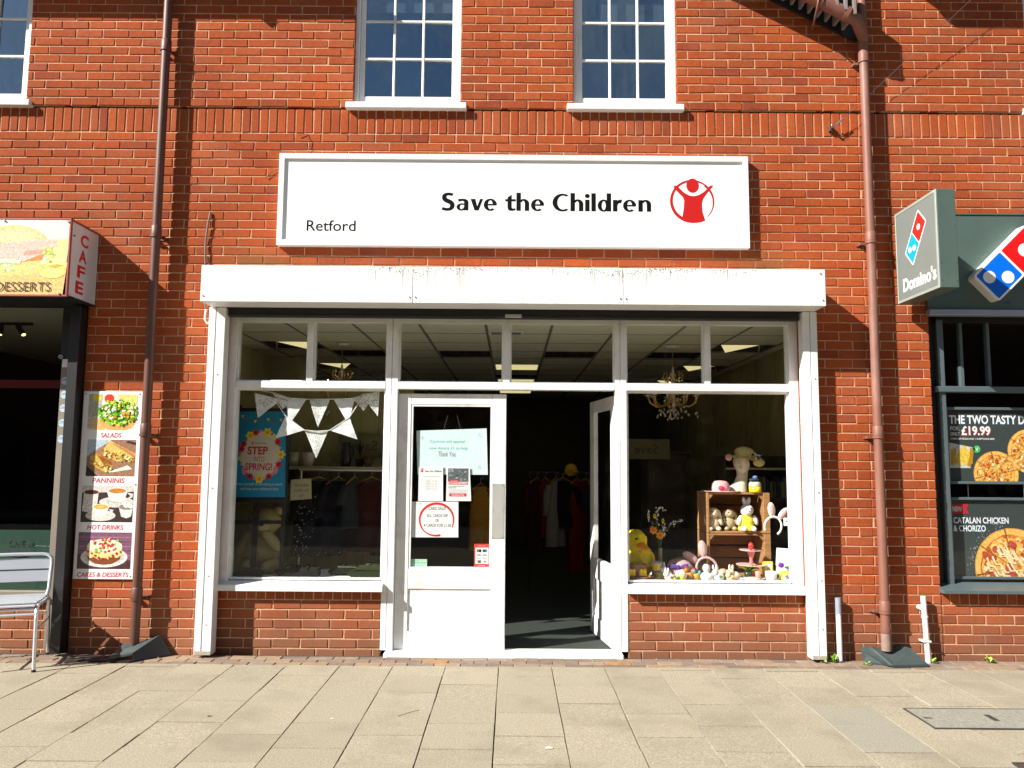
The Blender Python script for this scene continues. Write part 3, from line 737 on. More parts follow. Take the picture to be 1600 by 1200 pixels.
# --- doors
mat('kick_white', (.78, .78, .77), .45, var=.03, bump=.15, bscale=30, dirt=(.28, .24, .18), dscale=5, damt=.5)
def door_parts(t, w, sg, label_plate=None):
    """leaf in local coords: x 0..w from its hinge, front face at y=0"""
    B = lambda *a, **k: MB().box(*a, **k)
    D = .045; zt = 2.075
    part('stile', B(0, .105, 0, D, .012, zt, bev=.004), 'kick_white', t, True)
    part('stile', B(w-.115, w, 0, D, .012, zt, bev=.004), 'kick_white', t, True)
    part('rail', B(.105, w-.115, .001, D, 1.985, zt, bev=.004), 'kick_white', t, True)
    part('rail', B(.105, w-.115, .001, D, .50, .66, bev=.004), 'kick_white', t, True)
    part('rail', B(.105, w-.115, .001, D, .012, .17, bev=.004), 'kick_white', t, True)
    part('kick_panel', B(.105, w-.115, .012, D-.012, .17, .50), 'kick_white', t, True)
    bead = B(.105, .120, .005, D-.004, .66, 1.985).box(w-.13, w-.115, .005, D-.004, .66, 1.985).box(.12, w-.13, .005, D-.004, .66, .674).box(.12, w-.13, .005, D-.004, 1.972, 1.985)
    part('glazing_bead', bead, 'kick_white', t, True)
    part('pane', MB().rect(.106, w-.116, .661, 1.984, .022), 'shop_glass', t, True, fix=False)
mat('plate_grey', (.50, .50, .47), .35, .35, var=.06, vscale=6)
DL = thing('shop_door', 'closed white glazed door leaf with notices taped inside its glass', 'door', (-.93, .098, 0), 'charity shop door leaves')
door_parts(DL, .886, 1)
pp = part('push_plate', MB().box(.774, .872, -.004, -.0005, .905, 1.345, bev=.001), 'plate_grey', DL, True)
for x in (.785, .861):
    for z in (.915, 1.125, 1.335): part('screw', MB().cyl((x, -.006, z), (x, -.0035, z), .004, n=8), 'steel', pp, True)
ang = math.atan2(.80, -.118)
DR = thing('shop_door', 'open white door leaf swung into the dark shop doorway', 'door', (.886, .140, 0), 'charity shop door leaves', rz=ang)
# local x runs from hinge into the shop; the face toward the street centre is local y>0 side
door_parts(DR, .80, 1)
for z in (.28, .93, 1.46, 1.93):
    part('hinge', MB().box(.0, .036, -.004, -.0005, z-.06, z+.06).cyl((-.004, -.004, z-.06), (-.004, -.004, z+.06), .007, n=8), 'steel', DR, True)
part('letter_strip', MB().box(.02, .05, -.006, -.0005, 1.05, 1.32), 'print', DR, True)
# --- downpipes
def downpipe(label, x, zs, ztop, rp=.036, pm='brown_pipe'):
    t = thing('downpipe', label, 'drainpipe', (x, -.085, .12), 'brown downpipes')
    part('pipe', MB().tube([(x, -.085, .10), (x, -.085, ztop)], rp, 20), pm, t)
    for z in zs:
        c = part('collar', MB().tube([(x, -.085, z-.05), (x, -.085, z+.02), (x, -.085, z+.028)], [rp+.006, rp+.006, rp+.001], 20), pm, t)
        b_ = MB(); b_.tube([(x, -.085, z-.07), (x, -.085, z-.052)], rp+.009, 16)
        b_.box(x-.07, x-.03, -.05, -.001, z-.07, z-.052).box(x+.03, x+.055, -.05, -.001, z-.07, z-.052).box(x-.085, x+.07, -.008, -.001, z-.073, z-.049)
        part('bracket', b_, pm, t)
    return t
downpipe('brown downpipe between the cafe and the charity shop', -2.912, (4.985, 3.39, 1.775, .50), 6.1, pm='brown_pipe_dark')
pr = downpipe('brown downpipe between the charity shop and the pizza shop', 2.917, (4.93, 3.385, 1.80, .44), 6.1)
part('collar', MB().tube([(2.917, -.085, .27), (2.917, -.085, .24), (2.917, -.085, .22)], [.043, .043, .038], 20), 'brown_pipe', pr)
mat('pipe_worn', (.24, .165, .135), .7, var=.2, vscale=20)
part('grey_end', MB().tube([(2.917, -.085, .225), (2.917, -.085, .09)], .0375, 20), 'pipe_worn', pr)
# branch of the right pipe: sloping gutter under tile ends
GT = thing('sloping_gutter', 'brown gutter sloping down into the right downpipe, under roof tile ends', 'gutter', (2.5, -.2, 5.3))
part('gutter', MB().tube([(1.0, -.245, 6.08), (2.62, -.245, 5.24), (2.80, -.235, 5.145), (2.885, -.13, 5.09), (2.92, -.09, 5.06)], [.055, .055, .05, .044, .04], 16), 'brown_pipe', GT)
for p_, q_ in (((2.50, -.245, 5.30), (2.52, -.245, 5.29)), ((2.70, -.243, 5.199), (2.73, -.242, 5.183))):
    part('bracket', MB().tube([p_, q_], .062, 16), 'brown_pipe', GT)
part('strap', MB().tube([(2.52, -.245, 5.36), (2.47, -.305, 5.29), (2.47, -.25, 5.215), (2.52, -.02, 5.19)], .009, 6), 'brown_pipe', GT)
mat('tile', (.20, .17, .16), .8, var=.2, vscale=30)
for k in range(13):
    x = 1.9+k*.071; z = 5.575-(x-1.9)*.52
    part('tile_end', MB().box(x, x+.022, -.30, -.05, z+.03, z+.34), 'tile', GT)
part('verge_board', MB().add([(1.0, -.04, 6.05), (2.89, -.04, 5.07), (2.89, -.04, 5.6), (1.0, -.04, 6.6), (1.0, -.015, 6.05), (2.89, -.015, 5.07), (2.89, -.015, 5.6), (1.0, -.015, 6.6)],
     [(0, 1, 2, 3), (7, 6, 5, 4), (0, 4, 5, 1), (1, 5, 6, 2), (2, 6, 7, 3), (3, 7, 4, 0)]), 'black_metal', GT)
# eaves above the frame, they shade the top courses
EV = thing('roof_eaves', 'brown eaves soffit shading the top brick courses left', 'eaves', (-4, -.2, 5.9))
part('soffit', MB().box(-6.6, -1.82, -.36, -.014, 5.905, 5.95), 'brown_pipe', EV)
part('gutter', MB().tube([(-6.6, -.42, 5.93), (-1.82, -.42, 5.93)], .055, 12), 'brown_pipe', EV)
part('bracket', MB().prism([(-2.62, 5.90), (-2.52, 5.90), (-2.52, 5.62), (-2.56, 5.58)], -.30, -.2), 'brown_pipe', EV)
EV2 = thing('roof_eaves', 'brown eaves soffit shading the top brick courses right', 'eaves', (4, -.2, 5.9))
part('soffit', MB().box(2.98, 6.6, -.36, -.014, 5.885, 5.93), 'brown_pipe', EV2)
part('gutter', MB().tube([(2.98, -.42, 5.90), (6.6, -.42, 5.90)], .055, 12), 'brown_pipe', EV2)
# roofs and side returns so that the buildings close behind
mat('slate', (.07, .065, .065), .8, var=.2, vscale=12)
struct('roof', MB().add([(-6.6, -.35, 6.3), (6.6, -.35, 6.3), (6.6, 5.5, 9.5), (-6.6, 5.5, 9.5), (-6.6, 11, 6.3), (6.6, 11, 6.3)], [(0, 1, 2, 3), (3, 2, 5, 4), (0, 3, 4), (1, 5, 2), (0, 4, 5, 1)]), 'slate')
# ================================================================== inside the charity shop
mat('ceiling_tile', (.74, .75, .60), .9, var=.05, vscale=9, bump=.3, bscale=150)
mat('tee_bar', (.20, .20, .17), .6)
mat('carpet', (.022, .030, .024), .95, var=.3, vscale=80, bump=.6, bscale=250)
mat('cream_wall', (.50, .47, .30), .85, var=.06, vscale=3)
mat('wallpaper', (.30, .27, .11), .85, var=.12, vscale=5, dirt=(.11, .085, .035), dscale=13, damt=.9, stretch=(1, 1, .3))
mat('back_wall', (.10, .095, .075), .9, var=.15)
mat('crate_wood', (.34, .17, .062), .75, var=.3, vscale=14, bump=.35, bscale=60, stretch=(.4, .6, 6))
mat('lamp_yellow', (.8, .75, .5), .6, emit=(1, .86, .42), estr=.34); mat('bulb', (.9, .8, .6), .4, emit=(1, .62, .25), estr=6.0)
mat('brass', (.55, .36, .12), .28, 1.0, var=.15, vscale=40); mat('crystal', (.75, .72, .62), .12, .3, var=.2, vscale=60, spec=.9)
mat('louvre', (.55, .56, .56), .2, 1.0, var=.2, vscale=30)
mat('window_board', (.72, .70, .66), .6, var=.05)
CZ = 2.75
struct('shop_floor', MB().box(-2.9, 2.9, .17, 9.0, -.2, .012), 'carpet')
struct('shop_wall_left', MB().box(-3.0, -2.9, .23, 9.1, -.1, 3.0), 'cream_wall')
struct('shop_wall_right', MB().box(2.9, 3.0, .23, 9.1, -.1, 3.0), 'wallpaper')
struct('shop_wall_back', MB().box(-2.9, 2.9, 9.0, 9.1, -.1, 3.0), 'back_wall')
struct('shop_pier_left', MB().box(-2.898, -2.6, 3.0, 3.45, 0, CZ-.004), 'cream_wall')
struct('shop_pier_right', MB().box(2.74, 2.898, .42, .66, 0, CZ-.004), 'cream_wall')
CE = bpy.data.objects.new('shop_ceiling', None); COL.objects.link(CE); CE['kind'] = 'structure'
part('ceiling_slab', MB().box(-2.9, 2.9, .22, 9.0, CZ+.16, CZ+.2), 'back_wall', CE)
GX = [.36+.6*k for k in range(-6, 5)]; GY = [-.07+.6*k for k in range(0, 15)]
special = {}
def cell(x, y): return (round((x-.36)/.6), round((y+.07)/.6))
LOUV = [(-.84, 2.33), (.36, 2.33), (-2.04, 2.33), (1.56, 2.33)]
LIT = [(-.24, 3.53), (-.24, 5.33), (-.24, 7.13)]; LOUV2 = [(-.24, 4.73), (-.24, 6.53)]
PYR = [(2.16, 1.73), (2.16, 3.53), (2.16, 5.33), (-2.64, 1.73), (-2.64, 3.53)]
taken = {cell(*q) for q in LOUV + LIT + LOUV2 + PYR}
tl = MB().box(.012, .588, .006, .594, 0, .012).mesh('ceiling_tile'); tl.materials.append(MATS['ceiling_tile'])
tb = MB()
for x in GX:
    if -2.85 < x < 2.85: tb.box(x-.013, x+.013, .22, 8.9, CZ-.004, CZ+.004)
    for y in GY:
        if x+.1 > 2.9 or x+.5 < -2.9 or y < -.1 or cell(x, y) in taken: continue
        if x < -2.9:
            part('ceiling_tile', MB().box(-2.899, x+.588, max(y, .22)+.006, y+.594, CZ, CZ+.012), 'ceiling_tile', CE)
        elif x+.6 > 2.9:
            part('ceiling_tile', MB().box(x+.012, 2.899, max(y, .22)+.006, y+.594, CZ, CZ+.012), 'ceiling_tile', CE)
        elif y < .22:
            part('ceiling_tile', MB().box(x+.012, x+.588, .226, y+.594, CZ, CZ+.012), 'ceiling_tile', CE)
        else: inst('ceiling_tile', tl, CE, (x, y, CZ))
for y in GY:
    if y > .25: tb.box(-2.9, 2.9, y-.005, y+.005, CZ-.003, CZ+.003)
part('tee_grid', tb, 'tee_bar', CE)
def louvre_light(x, y, lab):
    t = thing('ceiling_light', lab, 'ceiling light', (x+.3, y+.3, CZ), 'louvred ceiling lights')
    part('housing', MB().box(x+.01, x+.59, y+.01, y+.59, CZ+.07, CZ+.09), 'black_metal', t)
    lv = MB()
    for k in range(7): lv.add([(x+.02+k*.093, y+.01, CZ+.002), (x+.02+k*.093+.012, y+.01, CZ+.06), (x+.02+k*.093+.012, y+.59, CZ+.06), (x+.02+k*.093, y+.59, CZ+.002)], [(0, 1, 2, 3)])
    for k in range(4): lv.add([(x+.01, y+.03+k*.17, CZ+.003), (x+.59, y+.03+k*.17, CZ+.003), (x+.59, y+.06+k*.17, CZ+.06), (x+.01, y+.06+k*.17, CZ+.06)], [(0, 1, 2, 3)])
    part('louvre', lv, 'louvre', t)
names = ['just left of the doorway centre', 'just right of the doorway centre', 'behind the left chandelier', 'behind the right chandelier']
for q, n_ in zip(LOUV, names): louvre_light(*q, 'unlit louvred ceiling light ' + n_)
louvre_light(*LOUV2[0], 'unlit louvred ceiling light seen through the open doorway, nearer one'); louvre_light(*LOUV2[1], 'unlit louvred ceiling light seen through the open doorway, farther one')
for q, n_ in zip(LIT, ('nearest', 'middle', 'farthest')):
    t = thing('ceiling_light', 'glowing yellow ceiling panel over the middle aisle, %s of three' % n_, 'ceiling light', (q[0]+.3, q[1]+.3, CZ), 'lit ceiling panels')
    part('frame', MB().box(q[0]+.012, q[0]+.588, q[1]+.01, q[1]+.59, CZ+.004, CZ+.03), 'white_metal', t)
    part('diffuser', MB().box(q[0]+.03, q[0]+.57, q[1]+.025, q[1]+.575, CZ-.002, CZ+.003), 'lamp_yellow', t)
for k, q in enumerate(PYR):
    sd = 1 if q[0] > 0 else -1; x0, x1 = q[0]+.015, q[0]+.585; y0, y1 = q[1]+.012, q[1]+.588
    t = thing('ceiling_light', 'half glowing square ceiling light with a dark side, %s on the %s' % (('nearest', 'second', 'third')[k % 3], 'right' if sd > 0 else 'left'), 'ceiling light', (q[0]+.3, q[1]+.3, CZ), 'half dark ceiling lights')
    part('housing', MB().box(x0, x1, y0, y1, CZ+.02, CZ+.05), 'black_metal', t)
    xa, xb = (x0, x0+.40) if sd > 0 else (x1-.40, x1)
    part('diffuser', MB().add([(xa, y0, CZ-.001), (xb, y0, CZ-.001), ((xa+xb)/2, y1, CZ-.001), (xa, y0, CZ+.01), (xb, y0, CZ+.01), ((xa+xb)/2, y1, CZ+.01)], [(0, 2, 1), (3, 4, 5), (0, 1, 4, 3), (1, 2, 5, 4), (2, 0, 3, 5)]), 'lamp_yellow', t)
    e_ = x1 if sd > 0 else x0
    part('rim', MB().tube([(e_, y1, CZ-.003), (xb if sd > 0 else xa, y0, CZ-.003)], .007, 6), 'white_metal', t)
def smoke_head(x, y):
    t = thing('ceiling_vent', 'small white slotted vent in the ceiling above the doorway', 'vent', (x, y, CZ))
    part('frame', MB().box(x-.17, x+.17, y-.09, y+.09, CZ-.012, CZ-.004, bev=.003), 'white_metal', t)
    for k in range(2): part('slot', MB().box(x-.14, x+.14, y-.055+k*.065, y-.015+k*.065, CZ-.0135, CZ-.0125), 'black_metal', t)
smoke_head(-.06, 1.05)
def chandelier(x, y, zr, lab, lit):
    t = thing('chandelier', lab, 'chandelier', (x, y, zr), 'crystal chandeliers')
    part('ceiling_rose', MB().lathe([(.002, 0), (.07, -.003), (.075, -.015), (.03, -.03), (.002, -.032)], (x, y, CZ-.002)), 'white_metal', t)
    part('chain', MB().cyl((x, y, CZ-.03), (x, y, zr+.36), .004, n=6), 'brass', t)
    part('crown', MB().lathe([(.004, .36), (.012, .35), (.012, .3), (.03, .27), (.014, .24), (.014, .2), (.035, .17), (.02, .13), (.045, .08), (.02, .05), (.05, .0), (.03, -.06), (.004, -.09)], (x, y, zr)), 'crystal', t)
    rnd_ = random.Random(11)
    dr = MB()
    for k in range(9):
        a = 2*math.pi*k/9+.2; ca, sa = math.cos(a), math.sin(a)
        P = [(x+ca*r_, y+sa*r_, zr+h) for r_, h in ((.03, .02), (.09, -.045), (.17, -.06), (.235, -.02), (.26, .045))]
        ar = part('arm', MB().tube(P, [.010, .008, .008, .009, .010], 8), 'brass', t)
        part('candle_cup', MB().lathe([(.006, .0), (.035, .012), (.04, .022), (.012, .024), (.011, .085), (.004, .086)], (P[-1][0], P[-1][1], P[-1][2]), 10), 'crystal', ar)
        part('flame_bulb', MB().ell((P[-1][0], P[-1][1], P[-1][2]+.108), (.011, .011, .024), n=8, m=6), 'bulb' if lit and k % 2 == 0 else 'crystal', ar)
        for j in range(3):
            u = rnd_.uniform(.35, 1.05); dr.ell((x+ca*.25*u, y+sa*.25*u, zr-.06-rnd_.uniform(.02, .12)), (.010, .010, .016), n=6, m=4)
    for k in range(6):
        a = 1.047*k; part('upper_arm', MB().tube([(x, y, zr+.22), (x+.07*math.cos(a), y+.07*math.sin(a), zr+.20), (x+.105*math.cos(a), y+.105*math.sin(a), zr+.25), (x+.085*math.cos(a), y+.085*math.sin(a), zr+.30)], .008, 6), 'brass', t)
    for k in range(70):
        a = rnd_.uniform(0, 6.28); r_ = rnd_.uniform(.03, .12); dr.ell((x+r_*math.cos(a), y+r_*math.sin(a), zr+.29-rnd_.uniform(0, .48)), (.011, .011, .015), n=6, m=4)
    o = part('crystal_drops', dr, 'crystal', t); o['kind'] = 'stuff'
chandelier(1.68, 1.80, 2.16, 'crystal chandelier with glowing candle bulbs hanging in the right shop window', True)
chandelier(-1.78, 1.80, 2.16, 'crystal chandelier hanging behind the bunting in the left shop window', True)
# partitions, shelves and stock deeper in
struct('shop_partition', MB().box(-2.9, -1.0, 1.62, 1.66, 0, 2.26), 'wallpaper')
mat('dark_wood', (.05, .03, .018), .6, var=.25, vscale=20)
SH = thing('wall_shelf', 'long pale shelf with white pots and jugs behind the bunting', 'shelf', (-1.6, 1.42, 1.45))
part('board', MB().box(-2.3, -1.02, 1.25, 1.6, 1.435, 1.462, bev=.003), 'cream_wall', SH)
for x in (-2.2, -1.1): part('bracket', MB().box(x-.01, x+.01, 1.30, 1.6, 1.30, 1.434), 'black_metal', SH)
def pot(x, col, r_, h, lab, name='pot', y=1.36, z=1.463, cat='pot'):
    return single(name, MB().lathe([(.001, 0), (r_*.72, 0), (r_*.95, h*.5), (r_, h), (r_*.9, h), (r_*.85, h*.4), (.001, h*.1)], (x, y, z), 16, col), 'glazed', lab, cat, (x, y, z))
pot(-2.13, (.42, .39, .26), .062, .135, 'white flower pot on the left end of the pale shelf'); pot(-1.985, (.62, .58, .42), .062, .135, 'white flower pot standing second on the pale shelf')
jg = thing('jug', 'tall dark jug on the pale shelf right of the white pots', 'jug', (-1.62, 1.36, 1.463))
part('body', MB().lathe([(.001, 0), (.05, 0), (.058, .06), (.045, .16), (.038, .2), (.045, .235), (.04, .235), (.03, .2), (.001, .02)], (-1.62, 1.36, 1.463), 14, (.015, .015, .014)), 'glazed', jg)
part('handle', MB().tube([(-1.58, 1.36, 1.66), (-1.545, 1.36, 1.63), (-1.545, 1.36, 1.56), (-1.575, 1.36, 1.53)], .007, 6, (.015, .015, .014)), 'glazed', jg)
pot(-1.40, (.09, .04, .02), .05, .09, 'small brown pot near the right end of the pale shelf'); pot(-1.2, (.12, .05, .03), .075, .06, 'wide brown bowl at the right end of the pale shelf', 'bowl', cat='bowl')
pl = thing('potted_plant', 'dark spiky plant between the jug and the small pot on the shelf', 'plant', (-1.49, 1.4, 1.463))
part('pot', MB().lathe([(.001, 0), (.035, 0), (.045, .08), (.04, .08), (.001, .06)], (-1.49, 1.4, 1.463), 12, (.05, .02, .015)), 'matte', pl)
lf = MB(); rnd = random.Random(3)
for k in range(9):
    a = k*.7; h = rnd.uniform(.12, .22); lf.add([(-1.49, 1.4, 1.53), (-1.49+.012*math.cos(a+1.5), 1.4+.012*math.sin(a+1.5), 1.53+h*.5), (-1.49+.05*math.cos(a), 1.4+.05*math.sin(a), 1.53+h), (-1.49-.012*math.cos(a+1.5), 1.4-.012*math.sin(a+1.5), 1.53+h*.5)], [(0, 1, 2, 3)], (.01, .02, .008))
part('leaves', lf, 'matte', pl)
mat('board_olive', (.15, .14, .06), .8, var=.1)
for sx, nm in ((-1.0, 'left'), (1.0, 'right')):
    x0, x1 = sorted((sx*1.22, sx*1.74)); t = thing('hanging_board', 'faint cream board with see through reversed lettering in the %s window, far back' % nm, 'board', ((x0+x1)/2, 1.58 if sx < 0 else 2.3, 1.6))
    yb = 1.58 if sx < 0 else 2.3
    part('board', MB().box(x0, x1, yb, yb+.006, 1.56, 1.78), 'board_olive', t)
    m_ = MB().text('Save', .0, .26, 1.62, 1.72, yb-.002, (.06, .055, .025), bold=.01)
    m_.v = [((x0+x1)/2+.13-q[0], q[1], q[2]) for q in m_.v]
    part('lettering', m_, 'print', t, fix=False)
# --- clothes
def garment(x, y, ztop, w, h, col, lab, pattern=None, seed=0, rz=0.0, group='hanging clothes', sleeves=True, cat='garment'):
    t = thing('hanging_garment', lab, cat, (x, y, ztop), group)
    t.rotation_euler = (0, 0, rz)
    rnd_ = random.Random(seed); n = 18; rings = []
    for k in range(9):
        u = k/8; z = -u*h; ww = w*(.26 if k == 0 else .48+.10*u if k > 1 else .44); dd = .045+.03*u
        rings.append([(ww*math.cos(2*math.pi*i/n)*(1+.05*math.sin(i*2.3+seed)*u), (dd+.022*u*math.sin(i*2.1+k*.5+seed))*math.sin(2*math.pi*i/n)+.012*math.sin(i*1.7+seed)*u, z-(.03 if k else 0)) for i in range(n)])
    part('cloth', MB().hull(rings, col), 'soft', t, True)
    if sleeves:
        for s_ in (-1, 1): part('sleeve', MB().tube([(s_*w*.36, 0, -.05), (s_*w*.50, .0, -.14), (s_*w*.56, .01, -h*.55)], [.045, .05, .04], 10, col), 'soft', t, True)
    hk = MB().tube([(-w*.4, 0, -.03), (0, 0, .04), (w*.4, 0, -.03)], .007, 6, (.35, .18, .06)); hk.tube([(0, 0, .04), (0, 0, .075), (.02, 0, .10), (.035, 0, .08)], .003, 6, (.3, .3, .3))
    part('hanger', hk, 'matte', t, True)
    if pattern:
        pm = MB()
        for k in range(150):
            a = rnd_.uniform(math.pi*1.05, math.pi*1.95); u = rnd_.uniform(.12, .98); ww = w*(.48+.10*u); dd = .075+.03*u
            px_, py_, pz = ww*math.cos(a)*.97, dd*math.sin(a)-.012, -u*h-.03; s_ = rnd_.uniform(.003, .008)
            pm.add([(px_-s_, py_, pz), (px_, py_-.001, pz-s_), (px_+s_, py_, pz+s_*.4), (px_, py_, pz+s_)], [(0, 1, 2, 3)], pattern)
        q = part('printed_motif', pm, 'matte', t, True, fix=False); q['kind'] = 'stuff'
    return t
RL = thing('clothes_rail', 'steel clothes rail behind the left shop window', 'clothes rail', (-1.6, 1.1, 0))
part('bar', MB().cyl((-2.0, 1.1, 1.43), (-1.05, 1.1, 1.43), .012, n=10), 'steel', RL)
for x in (-1.98, -1.07): part('upright', MB().cyl((x, 1.1, .02), (x, 1.1, 1.43), .012, n=10), 'steel', RL); part('foot', MB().cyl((x, .9, .03), (x, 1.3, .03), .012, n=10), 'steel', RL)
garment(-1.80, 1.06, 1.33, .40, .66, (.010, .010, .012), 'dark blouse with a small white print hanging behind the handwritten price card', (.40, .40, .38), 1, .35)
garment(-1.63, 1.10, 1.33, .36, .60, (.014, .015, .018), 'charcoal cardigan on the rail right of the printed blouse', None, 2, .9)
garment(-1.48, 1.12, 1.33, .36, .40, (.03, .036, .036), 'pale grey striped top squeezed on the rail behind the left window', None, 3, 1.2)
garment(-1.32, 1.12, 1.33, .38, .62, (.05, .014, .01), 'rust red blouse on a white hanger at the right end of the rail', None, 4, .1)
garment(-1.12, 1.16, 1.33, .34, .66, (.025, .008, .006), 'dark maroon dress beside the right post of the left window', None, 5, .2)
CS = thing('price_card', 'cream card reading All clothes on this rail, pinned to the hanging blouse', 'card', (-1.87, .72, 1.17))
cm = MB().add([(-1.968, .72, 1.165), (-1.778, .72, 1.18), (-1.788, .72, 1.362), (-1.97, .72, 1.348)], [(0, 1, 2, 3)], (.52, .47, .28))
cm.add([(-1.968, .723, 1.165), (-1.778, .723, 1.18), (-1.788, .723, 1.362), (-1.97, .723, 1.348)], [(0, 1, 2, 3)], (.5, .45, .27))
part('card', cm, 'print', CS)
for s_, a, b, z in (('All clothes', -1.938, -1.808, 1.29), ('on this rail', -1.94, -1.808, 1.245), ('\u00a31', -1.885, -1.855, 1.195)):
    part('lettering', MB().text(s_, a, b, z, z+.024, .719, (.03, .03, .02), shear=.15), 'print', CS, fix=False)
single('folded_garment', MB().box(-1.70, -1.40, .95, 1.3, .03, .24, (.02, .02, .02), bev=.03), 'soft', 'dark pile of folded clothes low behind the left window', 'garment', (-1.55, 1.1, .03))
# middle aisle rack seen through the doorway
RK = thing('clothes_rack', 'low clothes rack seen through the open doorway', 'clothes rail', (.6, 3.0, 0))
part('bar', MB().cyl((.2, 3.0, 1.40), (1.3, 3.0, 1.40), .010, n=10), 'black_metal', RK)
for x in (.22, 1.28): part('upright', MB().cyl((x, 3.0, .02), (x, 3.0, 1.40), .010, n=10), 'black_metal', RK)
for x, c_, h, w, lab, s_ in ((.30, (.035, .008, .010), .75, .26, 'dark wine top at the left end of the doorway rack', 1), (.40, (.12, .012, .01), .62, .18, 'red top hanging left of the black one on the doorway rack', 2), (.52, (.20, .18, .165), .72, .24, 'cream tee shirt with print on the doorway rack', 3),
    (.60, (.008, .008, .009), .50, .34, 'black top at the front of the doorway rack', 4), (.76, (.13, .006, .006), 1.0, .2, 'long red dress on the doorway rack', 5), (.86, (.07, .01, .01), .6, .2, 'deep red jumper at the right of the doorway rack', 6), (.96, (.02, .02, .03), .66, .22, 'navy top at the right end of the doorway rack', 7)):
    garment(x, 2.94-.02*s_, 1.30, w, h, c_, lab, None, s_, .6 if s_ % 2 else -.3, 'clothes on the doorway rack', s_ != 5)
yc = thing('cap', 'mustard yellow cap on top of the doorway rack', 'cap', (.68, 2.9, 1.40))
part('crown', MB().ell((.70, 2.9, 1.43), (.075, .08, .075), (.62, .42, .03)), 'soft', yc); part('brim', MB().ell((.72, 2.82, 1.41), (.07, .08, .010), (.55, .36, .02)), 'soft', yc)
garment(-.32, 1.9, 1.26, .22, .62, (.28, .13, .01), 'mustard scarf hanging behind the closed door glass', None, 8, .3, sleeves=False, cat='scarf')
# right hand side furniture
def cabinet(x0, x1, y0, y1, h, lab):
    t = thing('cabinet', lab, 'cabinet', ((x0+x1)/2, (y0+y1)/2, 0))
    part('carcass', MB().box(x0, x1, y0, y1, .013, h, bev=.006), 'dark_wood', t); part('top', MB().box(x0-.02, x1+.02, y0-.02, y1, h+.001, h+.03, bev=.004), 'dark_wood', t)
    part('door', MB().box(x0+.03, x1-.03, y0-.012, y0-.001, .1, h-.06, bev=.004), 'dark_wood', t)
cabinet(1.55, 2.0, 2.6, 3.1, 1.62, 'tall dark cabinet behind the right window, left of the wallpaper')
BS = thing('bookcase', 'dark bookcase against the wallpapered wall in the right window', 'bookcase', (2.62, 1.6, 0))
for z in (.3, .74, 1.16, 1.46): part('shelf', MB().box(2.12, 2.88, 1.45, 1.78, z, z+.02), 'cream_wall' if z > 1.4 else 'dark_wood', BS)
part('side', MB().box(2.10, 2.119, 1.45, 1.78, .013, 1.6), 'dark_wood', BS); part('side', MB().box(2.881, 2.898, 1.45, 1.78, .013, 1.6), 'dark_wood', BS); part('back', MB().box(2.12, 2.88, 1.781, 1.80, .013, 1.6), 'dark_wood', BS)
bc = [(.16, .13, .10), (.05, .05, .06), (.12, .05, .04), (.20, .18, .13), (.03, .05, .07), (.10, .09, .04)]
rnd = random.Random(8); n_ = 0
bkm = []
for c_ in bc:
    me = MB().box(0, .026, 0, .15, 0, .2, c_, bev=.003).mesh('book'); me.materials.append(MATS['matte']); bkm.append(me)
for z, nm in ((.32, 'lower'), (.76, 'middle'), (1.18, 'upper')):
    x = 2.5; i_ = 0
    while x < 2.84:
        o = bpy.data.objects.new('book', rnd.choice(bkm)); COL.objects.link(o); o.location = (x, 1.47+rnd.uniform(0, .02), z+.001); o.scale = (rnd.uniform(.7, 1.2), 1, rnd.uniform(.8, 1.1))
        o['label'] = '%s book from the left in the row on the %s shelf of the dark bookcase' % (('first', 'second', 'third', 'fourth', 'fifth', 'sixth', 'seventh', 'eighth', 'ninth', 'tenth', 'eleventh')[i_], nm); i_ += 1; o['category'] = 'book'; o['group'] = 'books on the %s bookcase shelf' % nm; x += .034
pot(2.25, (.13, .05, .02), .07, .10, 'brown plant pot on top of the bookcase', y=1.6, z=1.481); pot(2.45, (.04, .04, .04), .045, .12, 'dark vase on top of the bookcase beside the brown pot', 'vase', 1.6, 1.481, 'vase')
struct('window_board_left', MB().box(-2.33, -1.0, .137, .78, .50, .558, bev=.004).box(-2.33, -1.0, .74, .77, .013, .50), 'window_board')
struct('window_board_right', MB().box(.91, 2.72, .137, .86, .50, .558, bev=.004).box(.91, 2.72, .82, .85, .013, .50), 'window_board')
# ================================================================== left window display
ZB = .559
# bunting
BT = thing('bunting', 'white floral fabric bunting strung across the left shop window', 'bunting', (-1.65, .15, 2.05))
def P2(x, z): return (x*.983, 1.53+(z-1.53)*.983)
flags = [((-2.173, 2.085), (-1.945, 2.03), (-2.135, 1.875), 1), ((-2.03, 2.10), (-1.85, 2.04), (-1.93, 1.95), 1), ((-1.905, 2.045), (-1.735, 2.035), (-1.885, 1.80), 0), ((-1.71, 2.035), (-1.53, 2.038), (-1.63, 1.80), 1), ((-1.505, 2.036), (-1.325, 2.05), (-1.375, 1.83), 0),
    ((-1.345, 2.045), (-1.16, 2.08), (-1.25, 1.94), 1), ((-1.275, 2.085), (-1.118, 2.10), (-1.128, 1.895), 1), ((-1.905, 1.895), (-1.742, 1.775), (-1.985, 1.70), 0), ((-1.738, 1.766), (-1.546, 1.766), (-1.637, 1.54), 1), ((-1.53, 1.775), (-1.365, 1.885), (-1.295, 1.70), 0)]
rnd = random.Random(5)
